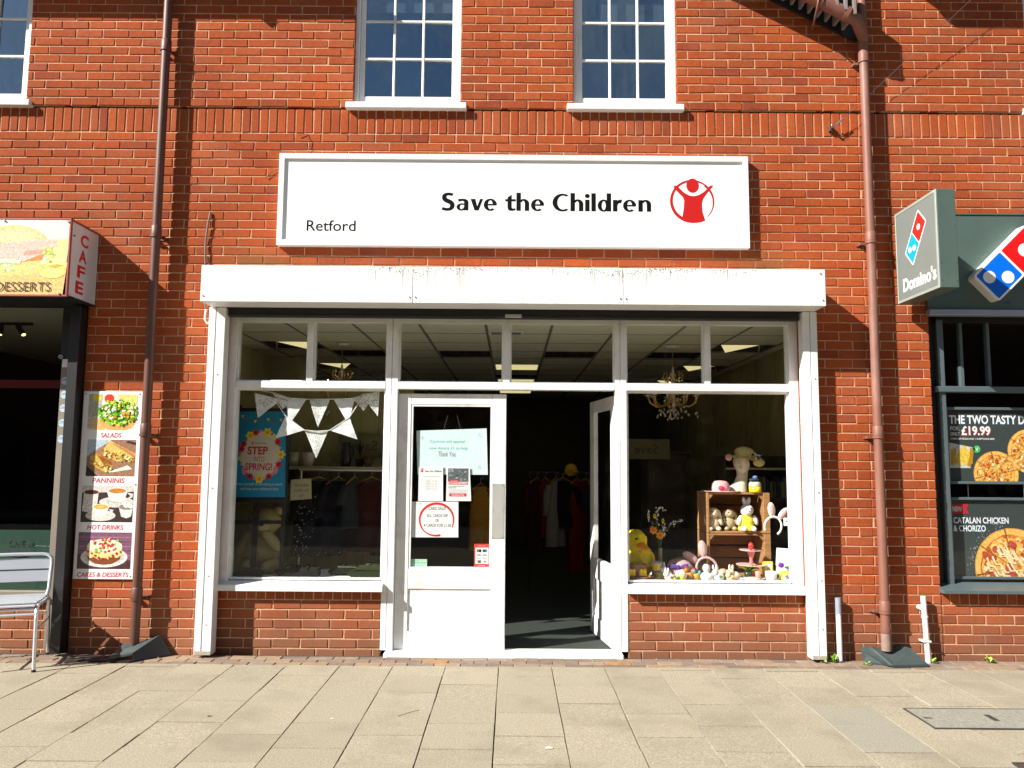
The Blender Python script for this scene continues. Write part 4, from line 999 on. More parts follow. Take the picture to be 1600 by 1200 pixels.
for k, (a, b, c_, pat) in enumerate(flags):
    a, b, c_ = P2(*a), P2(*b), P2(*c_); y = .148+.006*(k % 3); n = 7
    mb = MB(); V = []; idx = {}
    for i in range(n+1):
        for j in range(n+1-i):
            u, v = i/n, j/n; w = 1-u-v
            x = a[0]*w+b[0]*u+c_[0]*v; z = a[1]*w+b[1]*u+c_[1]*v
            idx[i, j] = len(V); V.append((x, y+.006*math.sin(x*60+k)*v+.003*math.sin(z*80+k), z))
    F = []
    for i in range(n):
        for j in range(n-i):
            F.append([idx[i, j], idx[i+1, j], idx[i, j+1]])
            if j < n-i-1: F.append([idx[i+1, j], idx[i+1, j+1], idx[i, j+1]])
    mb.add(V, F, (.74, .76, .74) if pat else (.76, .80, .82), True)
    f_ = part('flag', mb, 'matte', BT, fix=False)
    if pat:
        pm = MB()
        for q in range(70):
            u, v = rnd.random(), rnd.random()
            if u+v > .96: u, v = 1-u, 1-v
            if u+v > .97: continue
            w = 1-u-v; x = a[0]*w+b[0]*u+c_[0]*v; z = a[1]*w+b[1]*u+c_[1]*v; s_ = rnd.uniform(.0018, .0042)
            pm.flat([(x-s_, z-s_*.5), (x+s_*.6, z-s_), (x+s_, z+s_*.6), (x-s_*.3, z+s_)], y-.010, rnd.choice([(.10, .13, .10), (.2, .2, .14), (.08, .08, .09)]))
        q = part('floral_print', pm, 'print', f_, fix=False); q['kind'] = 'stuff'
def PT(L_): return [(P2(*q)[0], .147, P2(*q)[1]) for q in L_]
part('tape', MB().tube(PT([(-2.2, 2.12), (-2.03, 2.09), (-1.9, 2.045), (-1.72, 2.036), (-1.515, 2.037), (-1.34, 2.047), (-1.2, 2.085), (-1.10, 2.11)]), .004, 6, (.7, .72, .7)), 'matte', BT)
part('tape', MB().tube(PT([(-2.0, 2.03), (-1.905, 1.895), (-1.742, 1.775), (-1.64, 1.765), (-1.53, 1.773), (-1.365, 1.885), (-1.25, 2.07)]), .004, 6, (.7, .72, .7)), 'matte', BT)
# easel with spring poster
EA = thing('poster_easel', 'black easel board with a blue STEP INTO SPRING poster', 'easel', (-2.14, .42, ZB))
TE = MB
def lean(mb, ang=R(-4), piv=(.36, .56)):
    c, s_ = math.cos(ang), math.sin(ang)
    mb.v = [(x, piv[0]+(y-piv[0])*c-(z-piv[1])*s_, piv[1]+(y-piv[0])*s_+(z-piv[1])*c) for x, y, z in mb.v]; return mb
for x in (-2.365, -1.93): part('leg', lean(MB().box(x-.016, x+.016, .365, .39, .575, 2.0)), 'black_metal', EA)
part('leg', lean(MB().box(-2.20, -2.16, .40, .42, .575, 2.04)), 'black_metal', EA)
part('crossbar', lean(MB().box(-2.39, -1.91, .36, .395, .985, 1.015)), 'black_metal', EA)
part('crossbar', lean(MB().box(-2.35, -1.95, .37, .39, 1.955, 1.975)), 'black_metal', EA)
part('ledge', lean(MB().box(-2.40, -1.90, .345, .40, 1.165, 1.19)), 'black_metal', EA)
part('board', lean(MB().box(-2.385, -1.915, .362, .37, 1.19, 1.965)), 'black_metal', EA)
po = MB(); y = .360
po.flat([(-2.362, 1.205), (-1.925, 1.21), (-1.958, 1.945), (-2.355, 1.942)], y, (.003, .23, .40))
for k in range(11):
    x = -2.33+k*.037; z = 1.90-.03*math.sin((k+.5)/11*math.pi) - .02*(k % 2)
    po.flat([(x-.013, z+.012), (x+.013, z+.014), (x, z-.014)], y-.0003, [(.75, .62, .05), (.45, .02, .05), (.02, .30, .12)][k % 3])
cx, cz = -2.155, 1.565
po.flat([(cx+.165*math.cos(a_/24*6.283)*(1+.02*math.sin(a_*2)), cz+.20*math.sin(a_/24*6.283)) for a_ in range(24)], y-.0004, (.62, .55, .45))
def flower(x, z, r_, col, core, n=6):
    po.flat([(x+r_*(1 if k % 2 == 0 else .62)*math.cos(k*math.pi/n), z+r_*(1 if k % 2 == 0 else .62)*math.sin(k*math.pi/n)) for k in range(2*n)], y-.0008, col)
    po.flat([(x+r_*.36*math.cos(k*.785), z+r_*.36*math.sin(k*.785)) for k in range(8)], y-.0010, core)
fl = [('y', 125), ('r', 108), ('p', 92), ('y', 74), ('y2', 52), ('r', 34), ('p', 18), ('y', 2), ('p', -12), ('r', -22), ('k', -38), ('p', -52), ('r', -62), ('p', -76), ('y', -90), ('p', -104), ('r', -118), ('k', -140), ('p', -158), ('y2', -172), ('p', 176), ('r', 165), ('r', 152)]
for kd, a_ in fl:
    x = cx+.172*math.cos(R(a_)); z = cz+.205*math.sin(R(a_))
    if kd == 'y': po.flat([(x-.03, z-.045), (x+.05, z+.005), (x+.01, z+.02)], y-.0006, (.10, .35, .03)); flower(x, z, .046, (.85, .62, .03), (.75, .28, .02), 6)
    elif kd == 'y2': flower(x, z, .030, (.80, .60, .12), (.7, .5, .1), 4)
    elif kd == 'r': flower(x, z, .034, (.55, .01, .025), (.3, .0, .01), 7)
    elif kd == 'k': po.flat([(x+.022*math.cos(k*.6), z+.036*math.sin(k*.6)) for k in range(10)], y-.0008, (.75, .22, .25))
    else: flower(x, z, .015, (.75, .42, .45), (.5, .05, .1), 6)
emblem(po, cx-.075, cz+.105, .013, y-.0012, (.6, .02, .02))
po.text('Save the Children', cx-.055, cx+.045, cz+.098, cz+.110, y-.0012, (.02, .02, .02), bold=.02)
po.text('STEP', cx-.115, cx+.06, cz+.005, cz+.075, y-.0012, (.50, .02, .03), bold=.03)
po.text('INTO', cx-.055, cx+.035, cz-.055, cz-.012, y-.0012, (.35, .03, .03), bold=.0)
po.text('SPRING!', cx-.125, cx+.105, cz-.130, cz-.068, y-.0012, (.50, .02, .03), bold=.02)
po.text('Treat yourself to something in store', -2.353, -1.955, 1.302, 1.33, y-.0012, (.55, .62, .62), bold=.01)
po.text("and help save children's lives", -2.31, -1.985, 1.262, 1.29, y-.0012, (.55, .62, .62), bold=.01)
part('poster', lean(po), 'print', EA, fix=False, label='blue poster ringed with flowers, STEP INTO SPRING!')
# big plush bear behind the easel
def rot_e(x=0, y=0, z=0): return (Matrix.Rotation(z, 3, 'Z') @ Matrix.Rotation(y, 3, 'Y') @ Matrix.Rotation(x, 3, 'X'))
fur = (.36, .29, .12)
BR = thing('teddy_bear', 'large beige plush bear sitting behind the easel legs', 'teddy bear', (-2.16, .62, ZB))
part('body', MB().ell((-2.19, .62, .74), (.165, .13, .18), fur, nz=.12, n=38, m=24), 'soft', BR)
part('head', MB().ell((-2.15, .60, .985), (.135, .115, .115), fur, nz=.12, n=38, m=24), 'soft', BR)
part('muzzle', MB().ell((-2.13, .50, .955), (.062, .055, .046), (.42, .35, .18), n=14), 'soft', BR)
part('nose', MB().ell((-2.13, .447, .972), (.017, .010, .012), (.01, .01, .01), n=8, m=6), 'glazed', BR)
for s_ in (-1, 1): part('ear', MB().ell((-2.15+s_*.105, .62, 1.075), (.042, .025, .042), fur, n=12), 'soft', BR); part('eye', MB().ell((-2.14+s_*.045, .493, 1.005), (.009, .006, .009), (.01, .01, .01), n=8, m=6), 'glazed', BR)
part('arm', MB().ell((-2.055, .51, .83), (.05, .05, .125), (.42, .35, .16), rot_e(y=R(-42)), nz=.05), 'soft', BR); part('arm', MB().ell((-2.31, .56, .80), (.05, .05, .12), fur, rot_e(y=R(25)), nz=.05), 'soft', BR)
for s_ in (-1, 1): part('leg', MB().ell((-2.15+s_*.115, .50, .62), (.058, .15, .058), fur, rot_e(z=R(-s_*20)), nz=.05), 'soft', BR)
# toy army vehicles
tank_c = (.018, .028, .008)
TK = thing('toy_tank', 'green toy tank at the front right of the left window', 'toy tank', (-1.2, .25, ZB))
hx0, hx1, ty = -1.345, -1.045, .25
hull = [(hx0, .600), (hx0+.02, .622), (hx1, .628), (hx1, .590), (hx0+.03, .583)]
part('hull', MB().prism(hull, ty-.055, ty+.06, tank_c), 'matte', TK)
part('skirt', MB().prism([(hx0+.015, .612), (hx1, .618), (hx1, .588), (hx0+.04, .585)], ty-.062, ty-.056, (.022, .033, .011)), 'matte', TK)
part('turret', MB().prism([(-1.285, .632), (-1.25, .662), (-1.10, .668), (-1.05, .655), (-1.06, .630)], ty-.04, ty+.045, (.035, .044, .016)), 'matte', TK)
part('gun', MB().cyl((-1.27, ty-.01, .648), (-1.42, ty-.02, .652), .006, n=8, col=(.10, .12, .05)), 'matte', TK)
part('basket', MB().box(-1.06, -1.03, ty-.04, ty+.05, .64, .672, (.42, .36, .2)), 'matte', TK)
part('hatch', MB().cyl((-1.17, ty, .667), (-1.17, ty, .678), .018, n=12, col=(.08, .10, .04)), 'matte', TK)
part('track', MB().prism([(hx0+.035, .583), (hx0+.06, .562), (hx1-.02, .5605), (hx1, .583)], ty-.058, ty-.025, (.02, .02, .02)), 'matte', TK); part('track', MB().prism([(hx0+.035, .583), (hx0+.06, .562), (hx1-.02, .5605), (hx1, .583)], ty+.025, ty+.058, (.02, .02, .02)), 'matte', TK)
for k in range(6): part('road_wheel', MB().cyl((-1.28+k*.042, ty-.064, .576), (-1.28+k*.042, ty-.0585, .576), .014, n=10, col=(.05, .06, .03)), 'matte', TK)
def jeep(x, y, col, lab, L=.22, cab=True):
    t = thing('toy_jeep', lab, 'toy vehicle', (x, y, ZB), 'toy army vehicles'); h = .559
    part('body', MB().prism([(x-L/2, h+.022), (x-L/2, h+.045), (x-L*.2, h+.052), (x-L*.2, h+.056), (x+L/2, h+.056), (x+L/2, h+.02)], y-.05, y+.05, col), 'matte', t)
    if cab: part('cab', MB().prism([(x-L*.22, h+.054), (x-L*.15, h+.088), (x+L*.1, h+.092), (x+L*.12, h+.054)], y-.045, y+.045, tuple(q*1.2 for q in col)), 'matte', t); part('window', MB().prism([(x-L*.17, h+.058), (x-L*.12, h+.083), (x-L*.03, h+.084), (x-L*.03, h+.058)], y-.0465, y-.0455, (.01, .01, .01)), 'glazed', t)
    part('bed', MB().box(x+L*.15, x+L*.48, y-.046, y+.046, h+.057, h+.085, col), 'matte', t)
    for wx in (-L*.33, L*.33):
        for wy in (-.056, .040): part('wheel', MB().cyl((x+wx, y+wy, h+.0195), (x+wx, y+wy+.016, h+.0195), .019, n=14, col=(.015, .015, .015)), 'matte', t)
jeep(-1.68, .23, (.011, .012, .010), 'grey toy jeep in the middle of the left window board'); jeep(-1.84, .40, (.007, .008, .006), 'black toy truck behind the grey toy jeep', .28); jeep(-1.42, .42, (.008, .011, .008), 'dark toy truck behind the toy tank gun', .22)
jeep(-1.30, .55, (.008, .013, .007), 'long green toy truck farthest back in the left window', .34, False)
single('dark_cloth', MB().ell((-2.17, .28, .59), (.13, .09, .045), (.012, .012, .012), nz=.25, seed=3, n=18), 'soft', 'black crumpled cloth at the left end of the left window board', 'cloth', (-2.17, .28, ZB))
single('leaflet_stand', MB().box(-2.312, -2.285, .17, .25, .56, .80, (.25, .25, .28)), 'print', 'pale leaflet propped in the left corner of the left window', 'leaflet', (-2.30, .2, ZB))
# ================================================================== right window display
RB = ZB
def crate(z0, z1, lab):
    x0, x1, y0, y1 = 1.675, 2.215, .44, .80
    t = thing('wooden_crate', lab, 'crate', ((x0+x1)/2, (y0+y1)/2, z0), 'stacked wooden crates')
    for ex in (x0, x1-.055): part('end_board', MB().box(ex, ex+(.02 if ex == x0 else .055), y0, y1, z0+.001, z1-.001, bev=.003), 'crate_wood', t)
    h = (z1-z0-.036)/3
    for k in range(3): part('slat', MB().box(x0+.021, x1-.056, y1-.014, y1-.001, z0+.02+k*h, z0+.02+(k+1)*h-.014, bev=.002), 'crate_wood', t)
    for k in range(3):
        ya = y0+.004+k*.12
        part('slat', MB().box(x0+.0205, x1-.0555, ya, ya+.105, z1-.016, z1-.001, bev=.002), 'crate_wood', t); part('slat', MB().box(x0+.0205, x1-.0555, ya, ya+.105, z0+.001, z0+.016, bev=.002), 'crate_wood', t)
    part('corner_block', MB().prism([(x1-.056, z1-.0165), (x1-.10, z1-.0165), (x1-.056, z1-.07)], y0+.004, y0+.03), 'crate_wood', t)
    part('corner_block', MB().prism([(x0+.021, z1-.0165), (x0+.06, z1-.0165), (x0+.021, z1-.06)], y0+.004, y0+.03), 'crate_wood', t)
crate(.560, .928, 'lower wooden crate standing open in the right window'); crate(.930, 1.274, 'upper wooden crate holding plush rabbits in the right window')
# mannequin head with a yellow hat
MH = thing('mannequin_head', 'long necked white display head on the upper crate', 'display head', (2.0, .60, 1.275))
nk = [(1.96, 1.276, .10), (1.985, 1.31, .075), (2.015, 1.36, .050), (2.03, 1.42, .042), (2.03, 1.46, .045)]
part('neck', MB().hull([[(x+r_*1.15*math.cos(k*.3927), .60+r_*.8*math.sin(k*.3927), z) for k in range(16)] for x, z, r_ in nk], (.66, .62, .48)), 'matte', MH)
part('face', MB().ell((2.02, .585, 1.525), (.068, .085, .092), (.66, .62, .48), rot_e(y=R(-14)), n=20, m=14), 'matte', MH)
part('nose', MB().ell((1.972, .505, 1.52), (.012, .016, .02), (.66, .62, .48), n=8, m=6), 'matte', MH)
part('lips', MB().ell((1.985, .508, 1.482), (.015, .008, .007), (.55, .42, .33), n=8, m=6), 'matte', MH)
HT = thing('sun_hat', 'yellow wide brimmed hat with a spotted bow on the display head', 'hat', (2.03, .58, 1.56))
hy = (.66, .55, .22)
part('crown', MB().ell((2.05, .585, 1.615), (.088, .095, .055), hy, rot_e(y=R(8)), n=20), 'soft', HT)
br = []
for k in range(24):
    a = 2*math.pi*k/24; r_ = .17+.02*math.sin(3*a); br.append((2.045+r_*math.cos(a)*.95, .575+r_*.8*math.sin(a), 1.578-.045*max(0, math.cos(a))**2+.03*max(0, -math.cos(a))*.3-.01*math.sin(2*a)))
inn = [(2.05+.085*math.cos(2*math.pi*k/24), .585+.09*math.sin(2*math.pi*k/24), 1.592) for k in range(24)]
part('brim', MB().hull([br, inn], hy, True, False).hull([[(x, y_, z-.004) for x, y_, z in br], [(x, y_, z-.004) for x, y_, z in inn]], hy, True, False), 'soft', HT)
bw = MB(); rnd = random.Random(2)
for k in range(16): bw.ell((2.13+rnd.uniform(-.045, .045), .50+rnd.uniform(-.01, .01), 1.585+rnd.uniform(-.02, .025)), (.013, .006, .010), (.02, .02, .02) if k % 2 else (.75, .73, .66), n=6, m=4)
q = part('spotted_bow', bw, 'soft', HT); q['kind'] = 'stuff'
part('rose', MB().ell((1.895, .53, 1.575), (.028, .02, .03), (.55, .33, .2), nz=.3), 'soft', HT); part('brim_tail', MB().ell((2.155, .52, 1.53), (.05, .03, .035), hy, nz=.1), 'soft', HT)
# pink straw hat
PH = thing('sun_hat', 'pink straw hat on the left of the upper crate', 'hat', (1.80, .52, 1.275)); pk = (.72, .36, .38)
part('crown', MB().lathe([(.078, 0), (.08, .03), (.072, .065), (.05, .088), (.002, .094)], (1.815, .52, 1.281), 20, pk), 'soft', PH)
part('brim', MB().lathe([(.078, .004), (.13, .0), (.165, .006), (.165, .009), (.13, .004), (.078, .008)], (1.815, .52, 1.277), 24, (.75, .45, .46)), 'soft', PH)
part('ribbon_flower', MB().ell((1.80, .437, 1.312), (.024, .010, .018), (.55, .06, .14), nz=.3), 'soft', PH)
JR = thing('sweet_jar', 'glass jar of yellow sweets with a dark ribbon on the upper crate', 'jar', (2.10, .47, 1.275))
part('sweets', MB().lathe([(.001, 0), (.048, 0), (.052, .01), (.052, .05), (.001, .052)], (2.10, .47, 1.276), 16, (.80, .60, .02)), 'glazed', JR)
part('jar', MB().lathe([(.0525, .052), (.053, .075), (.042, .092), (.001, .093)], (2.10, .47, 1.276), 16, (.5, .5, .42)), 'glazed', JR)
part('ribbon', MB().ell((2.09, .46, 1.382), (.045, .04, .017), (.03, .06, .06), nz=.3, seed=2), 'soft', JR); part('knob', MB().ell((2.10, .46, 1.405), (.02, .02, .014), (.12, .2, .45), nz=.4), 'soft', JR)
# plush rabbits
def rabbit(x, y, z, s_, fc, lab, floppy=True, skirt=None, ear_in=(.70, .38, .36)):
    t = thing('plush_rabbit', lab, 'plush toy', (x, y, z), 'plush rabbits'); E = lambda c, r_, col=fc, rot=None, nz=.11, **k: MB().ell((x+c[0]*s_, y+c[1]*s_, z+c[2]*s_), tuple(q*s_ for q in r_), col, rot, nz=nz, **k)
    part('body', E((0, 0, .06), (.055, .05, .062), skirt or fc), 'soft', t)
    if skirt: part('skirt', MB().lathe([(.03*s_, .1*s_), (.065*s_, .01*s_), (.062*s_, .004*s_)], (x, y, z), 16, skirt), 'soft', t)
    part('head', E((0, -.01, .145), (.046, .042, .042)), 'soft', t)
    part('muzzle', E((0, -.05, .137), (.018, .012, .013), tuple(min(1, q*1.1) for q in fc)), 'soft', t); part('nose', E((0, -.062, .142), (.006, .004, .004), (.45, .12, .13), nz=0, n=8, m=6), 'soft', t)
    for k in (-1, 1):
        part('eye', E((k*.019, -.048, .156), (.0045, .003, .0045), (.01, .01, .01), nz=0, n=8, m=6), 'glazed', t)
        if floppy:
            e_ = part('ear', E((k*.052, -.005, .118), (.018, .012, .058), fc, rot_e(y=R(-k*16))), 'soft', t)
        else: e_ = part('ear', E((k*.014, .0, .205), (.015, .01, .035), fc, rot_e(y=R(k*14))), 'soft', t)
        part('arm', E((k*.056, -.02, .075), (.017, .018, .036), fc, rot_e(y=R(-k*18))), 'soft', t); part('foot', E((k*.034, -.045, .018), (.021, .036, .018), fc), 'soft', t)
rabbit(1.745, .52, .946, 1.05, (.68, .56, .40), 'cream lop eared plush rabbit on the left of the upper crate')
rabbit(1.895, .56, .946, 1.0, (.40, .33, .20), 'tan plush rabbit at the back of the upper crate')
rabbit(2.03, .50, .946, 1.22, (.80, .76, .76), 'white plush rabbit in a yellow skirt on the right of the upper crate', False, (.82, .66, .06))
# rabbit ear headbands
def ears(cx, y, cz, tilt, col, inner, lab, s_=1.0):
    t = thing('rabbit_ear_headband', lab, 'headband', (cx, y, cz), 'rabbit ear headbands'); M = Matrix.Translation((cx, y, cz)) @ Matrix.Rotation(tilt, 4, 'Y')
    T = lambda p_: tuple(M @ Vector((p_[0]*s_, p_[1]*s_, p_[2]*s_)))
    part('band', MB().tube([T((.075*math.cos(R(a)), 0, .085*math.sin(R(a)))) for a in range(-40, 221, 20)], .010*s_, 8, col), 'soft', t)
    for k in (-1, 1):
        rt = (Matrix.Rotation(tilt, 3, 'Y') @ Matrix.Rotation(R(k*24), 3, 'Y'))
        e_ = part('ear', MB().ell(T((k*.055, 0, .135)), (.033*s_, .012*s_, .065*s_), col, rt), 'soft', t); part('ear_lining', MB().ell(T((k*.055, -.007, .135)), (.021*s_, .008*s_, .050*s_), inner, rt), 'soft', e_)
ears(2.20, .33, 1.0, R(18), (.82, .80, .78), (.75, .42, .42), 'white rabbit ear headband leaning on the upper crate', .95)
ears(1.66, .41, .635, R(-34), (.62, .40, .40), (.70, .42, .42), 'pink rabbit ear headband lying left of the lower crate', 1.15)
# duck with pink basket
DK = thing('plush_duck', 'big yellow plush duck at the left of the right window', 'plush toy', (1.07, .36, ZB)); yl = (.86, .66, .02)
part('body', MB().ell((1.09, .38, .70), (.115, .10, .14), yl, nz=.17, n=38, m=24), 'soft', DK); part('head', MB().ell((1.05, .36, .868), (.092, .085, .092), yl, nz=.17, n=38, m=24), 'soft', DK)
part('beak', MB().hull([[(1.075+.045*math.cos(k*.785), .285, .845+.026*math.sin(k*.785)) for k in range(8)], [(1.095+.036*math.cos(k*.785), .25, .832+.017*math.sin(k*.785)) for k in range(8)], [(1.125+.013*math.cos(k*.785), .225, .815+.012*math.sin(k*.785)) for k in range(8)]], (.88, .26, .02)), 'soft', DK)
part('eye', MB().ell((1.045, .275, .892), (.011, .008, .011), (.01, .01, .01), n=8, m=6), 'glazed', DK); part('wing', MB().ell((1.18, .36, .70), (.03, .07, .08), (.80, .52, .02), nz=.1), 'soft', DK)
FBK = thing('felt_basket', 'pink felt basket with yellow flowers in front of the duck', 'basket', (1.06, .24, ZB)); pf = (.36, .17, .17)
part('tub', MB().lathe([(.055, .03), (.075, .12), (.085, .135), (.08, .135), (.05, .04)], (1.035, .235, ZB), 20, pf), 'soft', FBK); part('brim', MB().lathe([(.055, .03), (.12, .034), (.125, .04), (.055, .038)], (1.055, .24, ZB), 20, (.42, .22, .2)), 'soft', FBK); part('stand', MB().box(.965, 1.19, .19, .29, ZB+.001, ZB+.029, (.20, .10, .07)), 'soft', FBK)
for x in (.985, 1.075):
    fm = MB()
    for k in range(4): fm.ell((x+.018*math.cos(k*1.57+.78), .153, .635+.018*math.sin(k*1.57+.78)), (.019, .006, .019), (.85, .58, .02), n=10, m=6)
    part('felt_flower', fm, 'soft', FBK)
part('felt_flower', MB().ell((1.125, .17, .603), (.018, .012, .014), (.85, .5, .02)), 'soft', FBK)
def mug(x, y, z, r_, h, col, lab, name='mug', band=None, hs=1, cat='mug', handle=True):
    t = thing(name, lab, cat, (x, y, z))
    part('cup', MB().lathe([(.001, 0), (r_*.8, 0), (r_*.86, h*.05), (r_, h), (r_*.92, h), (r_*.8, h*.1), (.001, h*.09)], (x, y, z), 18, col), 'glazed', t)
    if band: part('band', MB().lathe([(r_*.89, h*.12), (r_*1.012, h*.82)], (x, y, z), 18, band), 'glazed', t)
    if handle: part('handle', MB().tube([(x+hs*r_*.92, y, z+h*.82), (x+hs*r_*1.5, y, z+h*.75), (x+hs*r_*1.55, y, z+h*.4), (x+hs*r_*.9, y, z+h*.2)], r_*.12, 6, col), 'glazed', t)
    return t
mug(1.205, .26, ZB+.001, .04, .075, (.30, .23, .05), 'lower decorated bucket mug of the pair beside the duck', band=(.22, .17, .02)); mug(1.20, .262, ZB+.078, .042, .075, (.40, .42, .42), 'upper decorated bucket mug stacked beside the duck', band=(.62, .38, .03))
# vase of dried flowers
VS = thing('flower_vase', 'glass vase of orange and white dried flowers behind the duck', 'flowers', (1.27, .40, ZB))
part('vase', MB().lathe([(.001, 0), (.02, 0), (.022, .1), (.014, .22), (.018, .25)], (1.265, .40, ZB), 14, (.30, .26, .18)), 'glazed', VS)
base = (1.265, .40, ZB+.22)
for tx, tz, col, nm, r_ in ((1.205, .955, (.88, .33, .03), 'orange_bloom', .030), (1.26, .915, (.90, .36, .03), 'orange_bloom', .032), (1.215, 1.075, (.80, .55, .05), 'yellow_bud', .018), (1.285, 1.035, (.80, .50, .04), 'yellow_bud', .018)):
    st_ = part('stem', MB().tube([base, (base[0]+(tx-base[0])*.4, .40, base[2]+(tz-base[2])*.5), (tx, .385, tz)], .004, 6, (.06, .10, .03)), 'matte', VS)
    fm = MB()
    if nm == 'orange_bloom':
        for k in range(7): a = k*.9; fm.ell((tx+.02*math.cos(a), .38, tz+.02*math.sin(a)), (.015, .010, .011), col, rot_e(y=-a), n=8, m=6)
        fm.ell((tx, .37, tz), (.012, .010, .012), (.75, .2, .02), n=8, m=6)
    else: fm.ell((tx, .38, tz), (r_*.7, r_*.6, r_*1.2), col, n=10, m=8).ell((tx, .372, tz), (r_*.3, r_*.5, r_*.7), (.3, .15, .02), n=8, m=6)
    part(nm, fm, 'soft', st_)
rnd = random.Random(6)
for pts in ([(1.262, .80), (1.255, .95), (1.24, 1.08), (1.25, 1.14), (1.33, 1.12)], [(1.266, .80), (1.29, .92), (1.36, 1.0), (1.455, 1.04)], [(1.26, .80), (1.21, .98), (1.17, 1.05), (1.165, 1.13)], [(1.265, .8), (1.28, .95), (1.30, .99)]):
    P = [(a, .41, b) for a, b in pts]; sp = part('stem', MB().tube(P, .0025, 5, (.22, .19, .10)), 'matte', VS); bl = MB()
    for k in range(26):
        u = .25+.75*rnd.random(); i = min(int(u*(len(P)-1)), len(P)-2); f_ = u*(len(P)-1)-i; a = Vector(P[i]).lerp(Vector(P[i+1]), f_)
        s_ = rnd.uniform(.004, .008); bl.ell((a.x+rnd.gauss(0, .009), a.y+rnd.gauss(0, .008), a.z+rnd.gauss(0, .009)), (s_, s_*.7, s_), (.72, .70, .64), n=6, m=4)
    q = part('white_sprays', bl, 'soft', sp); q['kind'] = 'stuff'
# pink basket hat with purple bow, jar
BK = thing('fabric_hat', 'dusty pink fabric hat with a purple bow on the right window board', 'hat', (1.41, .36, ZB))
part('crown', MB().ell((1.42, .37, .635), (.115, .10, .085), (.50, .33, .34), nz=.05, n=20), 'soft', BK); part('brim', MB().ell((1.43, .36, .572), (.17, .13, .011), (.46, .30, .31)), 'soft', BK)
part('bow', MB().ell((1.355, .28, .668), (.045, .012, .018), (.11, .06, .28), rot_e(y=R(8)), nz=.2).ell((1.435, .28, .67), (.04, .012, .016), (.11, .06, .28), rot_e(y=R(-20)), nz=.2).ell((1.39, .275, .655), (.014, .012, .03), (.08, .04, .2)), 'soft', BK)
single('soft_cushion', MB().ell((1.55, .55, .64), (.20, .12, .085), (.22, .19, .12), nz=.06, n=20), 'soft', 'olive plush cushion behind the pink rabbit ears', 'cushion', (1.55, .55, ZB))
# figurines and ornaments along the front of the board
FIG = []
def figure(kind, x, y, s_, col, col2, lab, dz=0.0):
    z = ZB+.001+dz; t = thing('figurine', lab, 'figurine', (x, y, z), 'ornaments along the right window board'); E = lambda n_, c, r_, cc, m_='glazed', **k: part(n_, MB().ell((x+c[0]*s_, y+c[1]*s_, z+c[2]*s_), tuple(q*s_ for q in r_), cc, n=12, m=8, **k), m_, t)
    if kind == 'egg':
        E('shell', (0, 0, .045), (.045, .04, .045), col); E('chick', (.006, -.03, .042), (.024, .018, .026), col2); E('beak', (.012, -.05, .046), (.008, .006, .005), (.8, .3, .03)); E('base', (0, 0, .008), (.03, .03, .008), col)
    elif kind == 'bird':
        E('body', (0, 0, .034), (.045, .035, .034), col); E('head', (-.005, -.008, .092), (.026, .026, .028), col); E('neck', (-.003, -.004, .065), (.016, .016, .022), col); E('cap', (-.002, -.02, .098), (.018, .012, .016), col2)
    elif kind == 'rabbit':
        E('body', (0, 0, .034), (.044, .034, .034), col); E('head', (-.03, -.012, .062), (.026, .024, .024), col); E('ear', (-.034, 0, .094), (.009, .007, .024), col); E('ear', (-.012, 0, .092), (.009, .007, .024), col); E('leaf_motif', (.008, -.032, .04), (.014, .006, .009), col2)
    elif kind == 'hen':
        E('body', (0, 0, .032), (.036, .028, .032), col); E('head', (-.018, -.01, .072), (.017, .016, .017), col2); E('comb', (-.018, -.01, .092), (.012, .005, .008), (.5, .05, .02)); E('tail', (.03, 0, .055), (.014, .012, .024), col2)
    elif kind == 'dish':
        part('bowl', MB().lathe([(.001, 0), (.04*s_, 0), (.085*s_, .022*s_), (.09*s_, .03*s_), (.08*s_, .026*s_), (.001, .01*s_)], (x, y, z), 22, col), 'glazed', t); E('filling', (0, 0, .02), (.06, .055, .014), col2)
white = (.80, .79, .76)
figure('egg', 1.395, .205, 1.05, white, (.8, .6, .1), 'white hatching egg figurine at the front, left half of the board'); figure('rabbit', 1.30, .20, .95, white, (.5, .1, .1), 'small white rabbit figurine beside the bucket mugs')
figure('rabbit', 1.29, .30, 1.25, white, (.6, .6, .6), 'white china rabbit behind the small white rabbit'); figure('hen', 1.47, .27, 1.15, (.50, .28, .07), (.55, .16, .03), 'brown china hen behind the hatching egg')
figure('hen', 1.535, .28, 1.0, (.55, .33, .04), (.05, .35, .45), 'mustard china hen with a blue head'); figure('bird', 1.605, .20, 1.2, white, (.55, .68, .75), 'white china goose with a blue cap at the front'); figure('rabbit', 1.70, .21, 1.15, white, (.1, .35, .12), 'white china rabbit with a green leaf next to the goose')
figure('rabbit', 1.80, .195, .85, (.75, .58, .36), (.7, .2, .05), 'cream rabbit figurine in the middle of the board front'); figure('rabbit', 1.845, .25, 1.15, (.78, .66, .50), (.7, .5, .3), 'larger cream rabbit figurine behind the small cream one'); figure('egg', 1.765, .30, 1.05, (.42, .34, .24), (.40, .3, .2), 'beige plush head peeping between the rabbit figurines')
figure('hen', 1.345, .17, .7, (.20, .26, .03), (.25, .3, .05), 'tiny green bird figurine next to the hatching egg')
figure('dish', 1.985, .23, 1.15, (.70, .68, .60), (.5, .5, .42), 'white oval dish under the green plant')
bp_ = MB(); bp_.lathe([(.001, .004), (.07, .004), (.09, .012), (.092, .016), (.001, .02)], (1.95, .165, ZB), 20, (.85, .66, .02)); bp_.v = [(x, .165+(y_-.165)*.30, z) for x, y_, z in bp_.v]
single('yellow_plate', bp_, 'glazed', 'flat yellow dish lying at the front of the board', 'plate', (1.95, .165, ZB))
